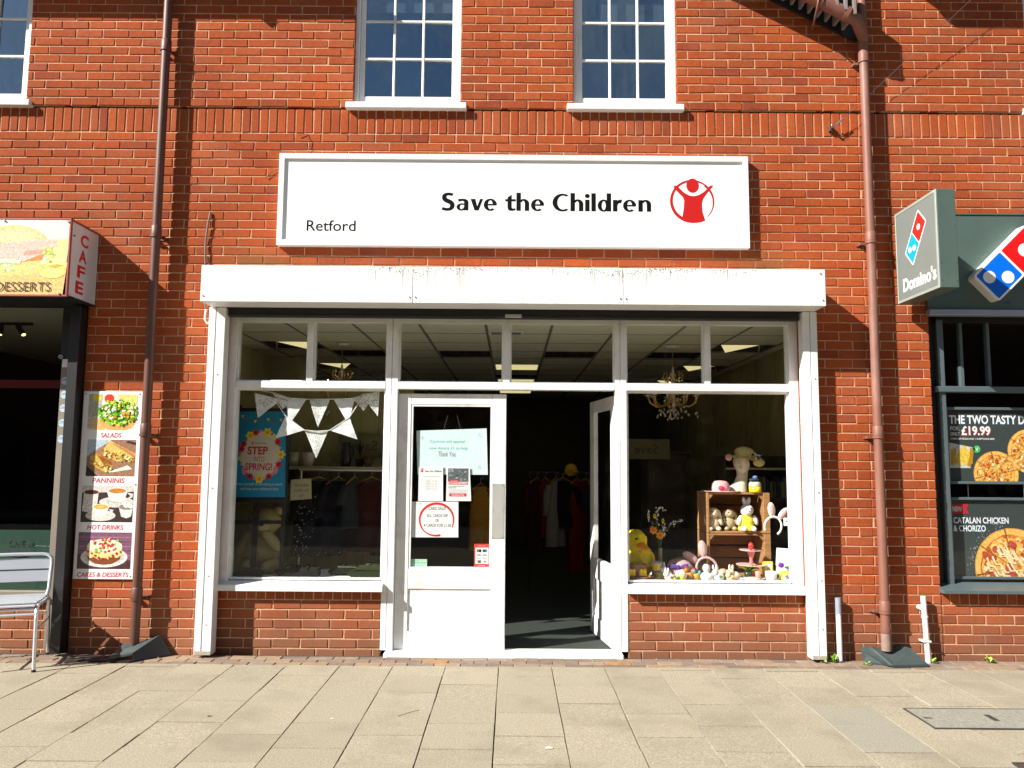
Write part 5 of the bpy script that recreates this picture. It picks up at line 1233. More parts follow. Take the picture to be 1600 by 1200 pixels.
# cake stand
CK = thing('cake_stand', 'red and pink two tier cake stand in front of the lower crate', 'cake stand', (2.01, .33, ZB)); pc = (.72, .22, .20)
part('stem', MB().lathe([(.02, .12), (.012, .17), (.03, .22), (.036, .235)], (2.01, .33, ZB), 14, pc), 'glazed', CK); part('lower_plate', MB().lathe([(.001, .112), (.10, .118), (.125, .128), (.12, .12), (.001, .108)], (2.01, .33, ZB), 24, (.75, .45, .43)), 'glazed', CK)
part('upper_plate', MB().lathe([(.001, .236), (.06, .238), (.098, .248), (.095, .242), (.001, .232)], (2.01, .33, ZB), 24, (.78, .50, .46)), 'glazed', CK); part('knob', MB().ell((2.01, .33, ZB+.275), (.022, .022, .034), (.62, .03, .03)), 'glazed', CK); part('base', MB().lathe([(.05, 0), (.03, .03), (.016, .115)], (2.01, .33, ZB), 14, pc), 'glazed', CK)
PP = thing('potted_plant', 'small leafy plant in a dark green pot on the right window board', 'plant', (1.975, .26, ZB+.03))
part('pot', MB().lathe([(.001, 0), (.028, 0), (.034, .045), (.001, .044)], (1.96, .26, ZB+.032), 12, (.02, .045, .02)), 'glazed', PP)
for k in range(9):
    a = k*.7; L_ = .075+.02*(k % 3); dx, dy = math.cos(a)*L_, math.sin(a)*L_*.6
    part('leaf', MB().add([(1.965, .26, ZB+.075), (1.965+dx*.5-dy*.3, .26+dy*.5+dx*.25, ZB+.12), (1.965+dx, .26+dy, ZB+.10+.03*(k % 2)), (1.965+dx*.5+dy*.3, .26+dy*.5-dx*.25, ZB+.105)], [(0, 1, 2, 3)], [(.05, .16, .02), (.10, .24, .03), (.42, .42, .04)][k % 3]), 'glazed', PP, fix=False)
single('small_pot', MB().lathe([(.001, 0), (.02, 0), (.022, .05), (.023, .062), (.001, .063)], (2.03, .22, ZB+.022), 12, (.72, .35, .30)), 'glazed', 'little pink topped pot beside the leafy plant', 'pot', (2.03, .22, ZB))
mug(2.125, .185, ZB+.001, .046, .088, (.78, .77, .73), 'white mug with a drawn pattern at the front right of the board', band=(.70, .69, .64)); 
YB = thing('yellow_box', 'yellow printed gift box standing behind the white mug', 'box', (2.14, .30, ZB)); part('carton', MB().box(2.10, 2.175, .28, .33, ZB+.001, ZB+.155, (.82, .66, .05), bev=.003), 'print', YB); part('print', MB().rect(2.112, 2.163, ZB+.06, ZB+.14, .2795, (.80, .78, .70)).rect(2.12, 2.15, ZB+.08, ZB+.11, .279, (.7, .45, .1)), 'print', YB, fix=False)
YC = thing('yellow_tub', 'yellow tub with a bright picture at the right end of the board', 'tub', (2.25, .185, ZB)); part('tub', MB().box(2.205, 2.30, .16, .21, ZB+.001, ZB+.093, (.80, .62, .05), bev=.006), 'print', YC)
part('print', MB().rect(2.212, 2.293, ZB+.025, ZB+.07, .1595, (.78, .74, .55)).flat([(2.225, ZB+.05), (2.25, ZB+.068), (2.262, ZB+.045)], .159, (.55, .05, .2)).flat([(2.235, ZB+.035), (2.27, ZB+.03), (2.268, ZB+.048), (2.24, ZB+.05)], .1588, (.05, .4, .55)), 'print', YC, fix=False)
GC = thing('greeting_card', 'white card with faint writing propped at the right end of the board', 'card', (2.28, .30, ZB)); cd = MB().add([(2.20, .30, ZB+.06), (2.32, .27, ZB+.06), (2.335, .29, ZB+.26), (2.222, .32, ZB+.265)], [(0, 1, 2, 3)], (.80, .80, .84)); cd.add([(2.20, .303, ZB+.06), (2.32, .273, ZB+.06), (2.335, .293, ZB+.26), (2.222, .323, ZB+.265)], [(3, 2, 1, 0)], (.8, .8, .84)); part('card', cd, 'print', GC, fix=False)
for k in range(4): part('writing', MB().add([(2.24+.003*k, .296, ZB+.222-k*.018), (2.305, .280, ZB+.222-k*.018), (2.305, .280, ZB+.218-k*.018), (2.24+.003*k, .296, ZB+.218-k*.018)], [(0, 1, 2, 3)], (.35, .38, .5)), 'print', GC, fix=False)
single('cloth_flower', MB().ell((2.225, .23, ZB+.135), (.024, .012, .022), (.20, .04, .42), nz=.4, seed=4), 'soft', 'purple cloth flower in front of the white card', 'ornament', (2.225, .23, ZB)); single('cloth_leaf', MB().ell((2.285, .235, ZB+.115), (.03, .01, .012), (.03, .22, .09), nz=.3, seed=5), 'soft', 'green cloth leaf in front of the white card', 'ornament', (2.285, .235, ZB))
for o in (bpy.data.objects['cloth_flower'], bpy.data.objects['cloth_leaf']): pass
WA = thing('window_alarm', 'small white alarm sensor on the inside of the right window post', 'sensor', (2.25, .135, 1.05)); part('case', MB().box(2.225, 2.265, .127, .15, 1.02, 1.085, bev=.004), 'white_metal', WA); part('led', MB().box(2.238, 2.25, .1255, .1272, 1.05, 1.06), 'black_metal', WA)
# ================================================================== notices on the closed door
yn = .1235
def sheet(name, lab, pts, col=(.8, .8, .8), y=yn, cat='notice'):
    xs = [p_[0] for p_ in pts]; t = thing(name, lab, cat, (sum(xs)/len(xs), y, min(p_[1] for p_ in pts)), 'notices on the closed door')
    mb = MB().prism(pts, y, y+.0016, col); part('sheet', mb, 'print', t); return t
def pr(t, mb, nm='lettering'): return part(nm, mb, 'print', t, fix=False)
NB = sheet('whiteboard_notice', 'pale blue whiteboard with handwritten cyclone appeal hung in the closed door', [(-.768, 1.412), (-.193, 1.416), (-.207, 1.795), (-.785, 1.772)], (.60, .76, .78), yn+.012)
ya = yn+.0115
pr(NB, MB().text('Cyclone aid appeal', -.67, -.385, 1.668, 1.697, ya, (.03, .42, .28), shear=.1)); pr(NB, MB().text('now donate \u00a31 to help', -.675, -.36, 1.613, 1.642, ya, (.03, .42, .28), shear=.1)); pr(NB, MB().text('Thank You.', -.60, -.455, 1.562, 1.602, ya, (.12, .10, .12), shear=.25))
for cx, cz in ((-.735, 1.715), (-.26, 1.735), (-.26, 1.475)):
    sm = MB()
    for k in range(8): a = k*.785+.2; sm.flat([(cx+.006*math.cos(a)-.001, cz+.006*math.sin(a)), (cx+.024*math.cos(a), cz+.024*math.sin(a)), (cx+.006*math.cos(a)+.0015, cz+.006*math.sin(a)+.0015)], ya, (.18, .14, .18))
    q = pr(NB, sm, 'star_doodle'); q['kind'] = 'stuff'
for sx in (-.56, -.42): part('string', MB().tube([(sx, yn+.012, 1.785), (-.49+(sx+.49)*.55, yn+.012, 1.90)], .0006, 4, (.2, .2, .2)), 'print', NB)
HN = sheet('opening_hours', 'white opening hours sheet with small red emblem in the closed door', [(-.758, 1.199), (-.555, 1.20), (-.56, 1.485), (-.745, 1.482), (-.758, 1.468)])
em = MB(); emblem(em, -.731, 1.449, .017, yn-.0004, (.6, .02, .02)); pr(HN, em, 'emblem'); pr(HN, MB().text('Save the Children', -.705, -.57, 1.434, 1.450, yn-.0004, (.02, .02, .02), bold=.02)); pr(HN, MB().text('THE SHOP IS OPEN ON', -.722, -.592, 1.394, 1.402, yn-.0004, (.2, .2, .2)))
for k, s_ in enumerate(('MONDAY  9.00 - 5.00', 'TUESDAY  9.00 - 5.00', 'WEDNESDAY  9.00 - 5.00', 'THURSDAY  9.00 - 5.00', 'FRIDAY  9.00 - 5.00', 'SATURDAY  9.00 - 5.00', 'SUNDAY  CLOSED')):
    w = .034+.0006*len(s_); pr(HN, MB().text(s_, -.655-w, -.655+w, 1.366-k*.0133, 1.373-k*.0133, yn-.0004, (.28, .28, .28)))
CP = sheet('appeal_poster', 'white poster with grey photo and red CYCLONE bar in the closed door', [(-.531, 1.201), (-.326, 1.202), (-.341, 1.477), (-.528, 1.475)])
ph = MB().rect(-.519, -.350, 1.357, 1.466, yn-.0004, (.10, .12, .13)); rnd = random.Random(9)
for k in range(60):
    x, z = rnd.uniform(-.512, -.362), rnd.uniform(1.365, 1.458); s_ = rnd.uniform(.003, .012); v = rnd.choice((.05, .2, .35, .5)); ph.flat([(x-s_, z), (x, z-s_*.4), (x+s_, z+s_*.2), (x+s_*.2, z+s_*.5)], yn-.0005-.000004*k, (v*.9, v, v*1.05))
q = pr(CP, ph, 'photo')
pr(CP, MB().rect(-.505, -.43, 1.355, 1.369, yn-.0012, (.65, .02, .03)).text('Save the Children', -.495, -.44, 1.359, 1.366, yn-.0014, (.8, .8, .8), bold=.02))
pr(CP, MB().rect(-.513, -.355, 1.334, 1.352, yn-.0012, (.65, .02, .03)).text('CYCLONE IDAI APPEAL', -.509, -.359, 1.337, 1.349, yn-.0014, (.8, .8, .8), bold=.03))
pr(CP, MB().text("IT'S A RACE AGAINST TIME TO SAVE", -.517, -.387, 1.316, 1.323, yn-.0008, (.1, .1, .12), bold=.02)); pr(CP, MB().text('CHILDREN\u2019S LIVES', -.517, -.45, 1.304, 1.311, yn-.0008, (.1, .1, .12), bold=.02))
pr(CP, MB().rect(-.505, -.365, 1.238, 1.264, yn-.0008, (.65, .02, .03)).text('DONATE TODAY', -.487, -.383, 1.253, 1.261, yn-.001, (.8, .8, .8), bold=.02).text('AND HELP SAVE LIVES', -.487, -.383, 1.241, 1.249, yn-.001, (.8, .8, .8), bold=.02))
for k in range(4): pr(CP, MB().rect(-.515, -.352+.0*k, 1.292-k*.008, 1.2945-k*.008, yn-.0008, (.45, .47, .55)))
CD = sheet('card_sale_notice', 'white CARD SALE notice in a hand drawn red ring in the closed door', [(-.829, .907), (-.427, .909), (-.430, 1.196), (-.826, 1.193)])
rm = MB(); n = 60; cx, cz = -.605, 1.052
for k in range(n):
    a0, a1 = R(-28+k/n*312), R(-28+(k+1)/n*312); w0, w1 = (.006+.014*abs(math.sin(k/n*3.6+.2))*.9+.004*k/n for k in (k, k+1))
    rm.flat([(cx+.145*math.cos(a0), cz+.138*math.sin(a0)), (cx+.145*math.cos(a1), cz+.138*math.sin(a1)), (cx+(.145-w1)*math.cos(a1), cz+(.138-w1)*math.sin(a1)), (cx+(.145-w0)*math.cos(a0), cz+(.138-w0)*math.sin(a0))], yn-.0006, (.62, .02, .03))
pr(CD, rm, 'red_ring')
for s_, a, b, z in (('CARD SALE!', -.672, -.532, 1.128), ('ALL CARDS 50P', -.686, -.515, 1.070), ('OR', -.617, -.586, 1.031), ('4 CARDS FOR \u00a31.50', -.708, -.488, .992)): pr(CD, MB().text(s_, a, b, z, z+.025, yn-.0004, (.04, .04, .04), bold=.01))
pr(CD, MB().text('Save the Children', -.785, -.72, 1.174, 1.182, yn-.0004, (.4, .1, .1)))
GS = sheet('green_sticker', 'small pale green sticker at the bottom left of the closed door glass', [(-.834, .672), (-.677, .672), (-.677, .733), (-.834, .733)], (.42, .70, .52), cat='sticker')
pr(GS, MB().rect(-.832, -.813, .674, .731, yn-.0003, (.10, .28, .20)).text('Charity Retail', -.805, -.682, .693, .714, yn-.0005, (.12, .45, .30)).text('Association', -.805, -.70, .677, .689, yn-.0005, (.12, .45, .30)).text('member of the', -.805, -.74, .72, .727, yn-.0005, (.2, .35, .3)))
PC = sheet('payment_sticker', 'red card payment sticker at the bottom right of the closed door glass', [(-.296, .667), (-.170, .668), (-.172, .859), (-.297, .858)], (.62, .05, .045), cat='sticker')
pm = MB().rect(-.286, -.181, .70, .828, yn-.0003, (.80, .80, .78))
for a, b, z0, z1, c_ in ((-.275, -.238, .792, .815, (.45, .05, .04)), (-.256, -.238, .794, .813, (.75, .5, .2)), (-.228, -.19, .792, .815, (.03, .25, .5)), (-.226, -.205, .797, .810, (.35, .6, .8)), (-.275, -.238, .763, .768, (.1, .15, .3)), (-.23, -.19, .763, .768, (.1, .15, .3)), (-.268, -.24, .706, .728, (.12, .1, .1)), (-.215, -.20, .71, .724, (.12, .15, .2)), (-.273, -.24, .742, .749, (.4, .4, .4)), (-.225, -.195, .742, .75, (.3, .35, .45))): pm.rect(a, b, z0, z1, yn-.0005, c_)
pm.text('VISA', -.274, -.240, .771, .782, yn-.0006, (.05, .1, .35), bold=.02).text('VISA', -.229, -.193, .771, .782, yn-.0006, (.05, .1, .35), bold=.02).text('WE ACCEPT', -.262, -.205, .838, .846, yn-.0005, (.8, .6, .6)).text('worldpay', -.262, -.205, .68, .69, yn-.0005, (.8, .7, .7), bold=.02)
pr(PC, pm)
# ================================================================== cafe on the left
mat('cafe_frame', (.24, .205, .17), .5, .2, var=.08, vscale=8); mat('black_paint', (.010, .010, .011), .45, var=.1)
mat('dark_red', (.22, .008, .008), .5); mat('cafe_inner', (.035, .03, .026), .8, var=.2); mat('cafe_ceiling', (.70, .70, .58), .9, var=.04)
mat('vinyl_green', (.045, .13, .095), .55, var=.1, vscale=30); mat('red_trim', (.30, .06, .05), .5)
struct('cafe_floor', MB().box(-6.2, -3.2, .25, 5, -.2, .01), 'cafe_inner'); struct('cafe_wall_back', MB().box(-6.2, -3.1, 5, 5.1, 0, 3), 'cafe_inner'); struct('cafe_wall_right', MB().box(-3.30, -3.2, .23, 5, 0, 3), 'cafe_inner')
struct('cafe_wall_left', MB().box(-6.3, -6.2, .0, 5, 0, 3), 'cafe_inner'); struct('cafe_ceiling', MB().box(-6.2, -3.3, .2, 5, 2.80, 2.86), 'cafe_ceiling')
CF = thing('cafe_window', 'dark cafe window in a grey brown frame with frosted green bottom band', 'window', (-4.4, .08, .42))
part('stile', MB().box(-3.692, -3.632, .045, .12, .02, 2.33, bev=.004), 'cafe_frame', CF); part('stile', MB().box(-3.628, -3.566, .05, .12, .02, 2.31, bev=.004), 'cafe_frame', CF)
part('header', MB().box(-6.2, -3.566, .02, .14, 2.775, 2.90), 'black_paint', CF); part('head_post', MB().box(-3.692, -3.476, .025, .14, 2.331, 2.774), 'black_paint', CF)
part('bottom_rail', MB().box(-6.2, -3.693, .05, .12, .423, .47, bev=.004), 'cafe_frame', CF); part('sill', MB().box(-6.2, -3.665, .02, .12, .40, .4225), 'cafe_frame', CF)
part('pane', MB().rect(-6.2, -3.693, .47, 2.775, .10), 'dark_glass', CF, fix=False)
part('red_band', MB().rect(-6.2, -3.694, 2.097, 2.166, .108), 'dark_red', CF, fix=False)
gv = part('frosted_band', MB().rect(-6.2, -3.70, .471, .945, .106), 'vinyl_green', CF, fix=False)
tx = MB().text('CAFE de', -4.068, -3.862, .818, .872, .0955, (.012, .035, .025), bold=.012).text('BELLA', -4.106, -3.853, .650, .715, .0955, (.012, .035, .025), bold=.03)
tx.flat([(-4.06, .748), (-4.03, .79), (-3.93, .765), (-3.89, .742), (-3.98, .728)], .0955, (.012, .03, .03)).flat([(-4.075, .775), (-4.06, .79), (-4.04, .755), (-4.05, .745)], .0956, (.012, .03, .03))
part('lettering', tx, 'print', gv, fix=False, label='dark cafe name with a cup')
SGD = thing('shutter_guide', 'black shutter guide at the right edge of the cafe front', 'shutter guide', (-3.52, -.05, 0)); part('channel', MB().box(-3.562, -3.478, -.10, -.001, .02, 2.75, bev=.004), 'black_paint', SGD); part('inner_lining', MB().box(-3.560, -3.480, .001, .045, .02, 2.33), 'black_paint', SGD)
LK = thing('door_lock', 'white lock bracket at the top of the cafe door stile', 'lock', (-3.645, .03, 2.26)); part('plate', MB().box(-3.678, -3.622, .03, .0445, 2.265, 2.40, bev=.003), 'white_metal', LK); part('barrel', MB().cyl((-3.685, .012, 2.348), (-3.685, .03, 2.348), .018, n=14), 'steel', LK); part('keyhole', MB().cyl((-3.685, .010, 2.348), (-3.685, .0119, 2.348), .006, n=8), 'black_metal', LK)
for z, nm in ((2.154, 'top'), (2.039, 'second'), (1.929, 'third'), (1.809, 'fourth'), (1.679, 'lowest')):
    t = thing('round_sticker', 'pale blue and red round sticker on the cafe door stile, %s of five' % nm, 'sticker', (-3.65, .044, z), 'stickers on the cafe door stile')
    x = -3.652; part('disc', MB().prism([(x+.031*math.cos(k*.785+.39), z+.034*math.sin(k*.785+.39)) for k in range(8)], .0425, .0445, (.35, .58, .72)), 'print', t)
    part('print', MB().rect(x-.028, x+.028, z-.003, z+.004, .0422, (.65, .12, .10)).rect(x-.022, x+.022, z-.009, z-.005, .0422, (.75, .72, .7)).rect(x-.016, x+.016, z+.008, z+.014, .0422, (.1, .25, .45)), 'print', t, fix=False)
TL = thing('track_light', 'black track with spotlights on the cafe ceiling', 'spotlight', (-4.7, 1.0, 2.78)); part('track', MB().box(-5.3, -4.55, .98, 1.02, 2.775, 2.798), 'black_metal', TL)
mat('spot_glow', (.8, .6, .3), .5, emit=(1, .65, .25), estr=2.5)
for x, dx in ((-4.83, 0.0), (-4.66, .055)):
    s_ = part('spot', MB().cyl((x, 1, 2.775), (x, 1, 2.755), .006, n=6).cyl((x-dx*.3, .99, 2.765), (x+dx, .97, 2.68), .024, n=12), 'black_metal', TL); part('lamp', MB().cyl((x+dx, .97, 2.6805), (x+dx*1.05, .969, 2.676), .018, n=10), 'spot_glow', s_)
CT = thing('cafe_counter', 'dark counter deep inside the cafe', 'counter', (-4.6, 3, 0)); part('front', MB().box(-5.8, -3.7, 3, 3.6, .011, 1.05), 'cafe_inner', CT); part('top', MB().box(-5.85, -3.65, 2.95, 3.65, 1.051, 1.09, bev=.004), 'dark_wood', CT)
# --- projecting cafe sign box with food print
CB = thing('cafe_sign', 'cafe sign box with sandwich picture, DESSERTS in front and CAFE down its side', 'sign', (-4.2, -.2, 2.75))
X0, X1, Z0, Z1, YF = -6.2, -3.412, 2.757, 3.372, -.42
part('casing', MB().box(X0, X1-.012, YF+.012, -.002, Z0+.006, Z1-.006), 'black_paint', CB)
for a in ((X0, X1, Z0, Z0+.014), (X0, X1, Z1-.014, Z1), (X1-.014, X1, Z0+.0141, Z1-.0141)): part('trim', MB().box(a[0], a[1], YF-.004, YF+.02, a[2], a[3], bev=.002), 'red_trim', CB)
part('trim', MB().box(X1-.0135, X1, YF+.021, -.002, Z1-.014, Z1, bev=.002), 'red_trim', CB); part('trim', MB().box(X1-.0135, X1, YF+.021, -.002, Z0, Z0+.014, bev=.002), 'black_paint', CB)
def Q(a, b): return (-3.968+a/8*.00494, 3.37-(b/8-11)*.005)
cream = (.80, .76, .66); pn = MB(); yp = YF-.0005; st = [0]
def lay_(pts, col):
    st[0] += 1; pn.flat([Q(*p_) for p_ in pts], yp-.00002*st[0], col)
def oval(cx, cy, rx, ry, a0=0, a1=360, n=26): return [(cx+rx*math.cos(R(a0+(a1-a0)*i/n)), cy-ry*math.sin(R(a0+(a1-a0)*i/n))) for i in range(n+(0 if a1-a0 == 360 else 1))]
lay_([(-3700, 90), (890, 90), (840, 1045), (-3700, 1045)], cream)
lay_([(-3700, 800), (0, 800), (300, 700), (880, 640), (842, 1045), (-3700, 1045)], (.78, .50, .20))
lay_([(600, 350), (885, 350), (862, 700), (600, 700)], (.83, .70, .30))
lay_(oval(180, 450, 470, 275, 0, 180), (.78, .58, .26)); lay_(oval(170, 430, 420, 215, 10, 170), (.83, .66, .36))
lay_([(-300, 430), (200, 390), (500, 358), (740, 365), (742, 440), (600, 480), (300, 500), (-300, 480)], (.80, .50, .42))
lay_([(-300, 470), (100, 470), (350, 500), (620, 480), (560, 540), (320, 620), (120, 610), (-300, 600)], (.82, .52, .44))
lay_([(340, 500), (620, 470), (540, 540), (330, 560)], (.72, .34, .26)); lay_([(300, 640), (600, 520), (560, 620), (330, 650)], (.70, .26, .08))
lay_(oval(330, 660, 290, 150, 180, 360), (.80, .58, .22)); lay_([(-300, 640), (320, 640), (580, 620), (480, 720), (240, 800), (-300, 820)], (.80, .60, .24))
rnd = random.Random(12)
for k in range(70):
    cx, cy = (rnd.gauss(640, 38), rnd.gauss(530, 45)) if k % 2 else (rnd.gauss(120, 70), rnd.gauss(690, 32)); s_ = rnd.uniform(10, 34)
    lay_([(cx+s_*rnd.uniform(.5, 1)*math.cos(a_), cy+s_*rnd.uniform(.4, .9)*math.sin(a_)) for a_ in (0, 1.1, 2.2, 3.2, 4.3, 5.4)], rnd.choice([(.45, .60, .10), (.60, .70, .20), (.30, .48, .08), (.70, .75, .40)]) if k % 2 else rnd.choice([(.55, .68, .35), (.42, .60, .26), (.68, .75, .50)]))
lay_([(-300, 625), (310, 622), (300, 670), (-300, 665)], (.46, .58, .34)); lay_([(-300, 632), (300, 630), (298, 648), (-300, 648)], (.72, .76, .58))
lay_(oval(700, 760, 170, 85), (.85, .62, .16)); lay_(oval(690, 775, 140, 62), (.88, .70, .25)); lay_([(640, 690), (760, 665), (830, 680), (760, 715), (680, 712)], (.72, .42, .08)); lay_([(-2600, 300), (-900, 300), (-900, 800), (-2600, 800)], (.82, .66, .34))
for k in range(120):
    a = R(rnd.uniform(20, 160)); r_ = rnd.uniform(.75, .98); cx, cy = 170+440*r_*math.cos(a), 450-262*r_*math.sin(a); lay_([(cx-6, cy), (cx, cy-3), (cx+6, cy), (cx, cy+3)], rnd.choice([(.62, .42, .16), (.86, .74, .5)]))
pf = part('food_print', pn, 'print_food', CB, fix=False, label='sandwich and crisps picture')
part('lettering', MB().text('DESSERTS', *[Q(5, 0)[0], Q(695, 0)[0]], Q(0, 1008)[1], Q(0, 893)[1], yp-.0056, (.03, .015, .01)), 'print', CB, fix=False, label='dark word DESSERTS')
for a, b in ((60, 120), (860, 130), (805, 1035), (-700, 120), (-700, 1035)): part('screw', MB().cyl((Q(a, b)[0], YF-.011, Q(a, b)[1]), (Q(a, b)[0], YF, Q(a, b)[1]), .008, n=8), 'steel', CB)
sp_ = MB().add([(X1-.010, YF+.022, Z0+.015), (X1-.010, -.004, Z0+.015), (X1-.010, -.004, Z1-.015), (X1-.010, YF+.022, Z1-.015)], [(0, 1, 2, 3)], (.62, .62, .64)); part('side_panel', sp_, 'print', CB, fix=False)
for k, ch in enumerate('CAFE'):
    lm = MB().text(ch, .0, .11, 0, .10, 0, (.55, .012, .02), bold=.03); zc = Z1-.175-k*.128
    lm.v = [(X1-.008, YF+.155+q[0]-.02*k*.6, zc+q[2]) for q in lm.v]; part('letter', lm, 'print', CB, fix=False)
part('side_screw', MB().cyl((X1-.010, YF+.06, Z1-.12), (X1-.004, YF+.06, Z1-.12), .008, n=8), 'black_metal', CB)
# --- menu board
MN = thing('menu_board', 'tall white menu board with four food pictures beside the left downpipe', 'menu board', (-3.21, -.01, .58))
part('board', MB().box(-3.458, -2.985, -.016, -.001, .577, 2.065, (.80, .80, .80), bev=.001), 'print', MN)
for x, z in ((-3.005, 2.045), (-3.44, 2.045), (-3.44, .60), (-3.005, .60), (-3.003, 1.32)): part('screw', MB().cyl((x, -.0195, z), (x, -.016, z), .006, n=8), 'steel', MN)
yM = -.0165
class Pic:
    def __init__(s, x0, x1, z0, z1, bgc): s.b = (x0, x1, z0, z1); s.m = MB(); s.k = 0; s.poly([(0, 0), (1, 0), (1, 1), (0, 1)], bgc)
    def poly(s, pts, col):
        s.k += 1; x0, x1, z0, z1 = s.b
        s.m.flat([(x0+min(max(p_[0], 0), 1)*(x1-x0), z0+min(max(p_[1], 0), 1)*(z1-z0)) for p_ in pts], yM-.00005*s.k, col)
    def oval(s, cx, cy, rx, ry, col, a0=0, a1=360, n=22): s.poly([(cx+rx*math.cos(R(a0+(a1-a0)*i/n)), cy+ry*math.sin(R(a0+(a1-a0)*i/n))) for i in range(n)], col)
    def blob(s, cx, cy, r_, col, rnd_, asp=1.3): s.poly([(cx+r_*rnd_.uniform(.5, 1.1)*math.cos(a), cy+asp*r_*rnd_.uniform(.5, 1.1)*math.sin(a)) for a in (0, .9, 1.8, 2.7, 3.6, 4.5, 5.4)], col)
rnd = random.Random(20)
p_ = Pic(-3.415, -3.022, 1.752, 2.042, (.68, .66, .62))
p_.poly([(0, .35), (.28, .4), (.28, 1), (0, 1)], (.42, .40, .33)); p_.oval(.17, .9, .09, .1, (.68, .62, .04)); p_.oval(.42, .88, .1, .13, (.65, .05, .03)); p_.poly([(.55, 1), (1, 1), (1, .72), (.7, .8)], (.74, .58, .18)); p_.oval(.12, .2, .18, .16, (.62, .46, .28)); p_.oval(.26, .12, .14, .12, (.68, .42, .16))
p_.oval(.62, .30, .38, .34, (.66, .36, .12)); p_.oval(.62, .48, .42, .30, (.16, .40, .03))
for k in range(210):
    a = rnd.uniform(0, 6.28); r_ = math.sqrt(rnd.random()); x, y = .62+.42*r_*math.cos(a), .50+.36*r_*math.sin(a)
    p_.blob(x, y, rnd.uniform(.015, .05), rnd.choice([(.10, .40, .02), (.25, .58, .03), (.50, .72, .06), (.06, .25, .02), (.62, .74, .12), (.72, .78, .3)]), rnd)
for k in range(34):
    x, y = .62+rnd.uniform(-.33, .33), .50+rnd.uniform(-.2, .25); p_.blob(x, y, rnd.uniform(.022, .042), rnd.choice([(.72, .16, .03), (.80, .80, .78), (.76, .30, .05), (.82, .80, .76)]), rnd)
part('salad_picture', p_.m, 'print_food', MN, fix=False)
p_ = Pic(-3.405, -3.015, 1.384, 1.676, (.34, .28, .24))
p_.poly([(0, .55), (.5, 1), (0, 1)], (.42, .50, .58)); p_.poly([(.5, 1), (1, 1), (1, 0), (.3, 0), (0, .2), (0, .5)], (.30, .16, .10)); p_.poly([(.78, .93), (1, .85), (1, .92), (.84, .97)], (.03, .03, .03)); p_.poly([(0, 0), (.25, 0), (0, .3)], (.03, .025, .02)); p_.poly([(.42, .1), (.85, .3), (.95, .2), (.6, .12)], (.62, .70, .56))
p_.poly([(.34, .75), (.45, .98), (1, .62), (.98, .42), (.62, .40), (.38, .58)], (.66, .44, .12)); p_.poly([(.5, .9), (.62, .86), (1, .6), (.98, .5)], (.50, .22, .07)); p_.poly([(.06, .55), (.2, .62), (.56, .32), (.45, .08), (.12, .3)], (.60, .38, .08)); p_.poly([(.22, .62), (.32, .64), (.58, .32), (.5, .3)], (.42, .16, .03))
for k in range(150):
    t_ = rnd.random(); x, y = ((.36+.6*t_, .66-.2*t_+rnd.gauss(0, .05)) if k % 3 else (.10+.42*t_, .40-.2*t_+rnd.gauss(0, .04))); p_.blob(x, y, rnd.uniform(.012, .034), rnd.choice([(.78, .66, .22), (.80, .74, .42), (.48, .20, .04), (.32, .38, .05), (.70, .50, .12), (.55, .10, .03)]), rnd)
for k in range(9): p_.poly([(.20+k*.03, .60-k*.02), (.215+k*.03, .60-k*.02), (.40+k*.02, .28-k*.004), (.385+k*.02, .28)], (.30, .11, .02))
part('panini_picture', p_.m, 'print_food', MN, fix=False)
p_ = Pic(-3.425, -3.012, 1.021, 1.309, (.045, .03, .03)); p_.poly([(0, .8), (1, .84), (1, 1), (0, 1)], (.62, .54, .50)); cup = (.66, .62, .58)
p_.poly([(.02, .3), (.04, .82), (.32, .82), (.30, .34), (.16, .26)], cup); p_.oval(.18, .82, .14, .06, (.08, .03, .02)); p_.oval(.68, .55, .34, .15, (.60, .56, .52)); p_.poly([(.48, .85), (.88, .85), (.82, .58), (.68, .52), (.54, .58)], (.72, .69, .66)); p_.oval(.68, .86, .20, .09, (.76, .73, .70)); p_.oval(.68, .86, .17, .07, (.50, .20, .04)); p_.poly([(.86, .82), (.99, .78), (.98, .68), (.86, .62), (.94, .72)], cup)
p_.oval(.38, .18, .29, .15, (.62, .58, .54)); p_.poly([(.22, .42), (.54, .42), (.48, .18), (.38, .13), (.28, .18)], (.74, .71, .68)); p_.oval(.38, .42, .17, .08, (.74, .70, .62)); p_.oval(.38, .42, .145, .066, (.66, .36, .06)); p_.oval(.38, .42, .07, .03, (.74, .52, .14)); p_.poly([(.53, .36), (.63, .34), (.6, .24), (.5, .22), (.57, .3)], cup)
p_.poly([(.73, .4), (1, .4), (.97, .16), (.88, .11), (.78, .16)], (.68, .66, .62)); p_.oval(.88, .42, .15, .08, (.25, .2, .18))
for k in range(9): p_.blob(.88+rnd.uniform(-.09, .09), .44+rnd.uniform(-.05, .06), .045, (.78, .77, .75), rnd)
p_.poly([(.46, .58), (.7, .52), (.72, .55), (.5, .62)], (.5, .48, .46)); part('drinks_picture', p_.m, 'print_food', MN, fix=False)
p_ = Pic(-3.432, -3.008, .656, .941, (.20, .09, .15))
for k in range(8): p_.poly([(0, 1-k*.125), (1, 1-k*.125), (1, .985-k*.125), (0, .985-k*.125)], (.42, .22, .34) if k % 2 else (.06, .03, .05))
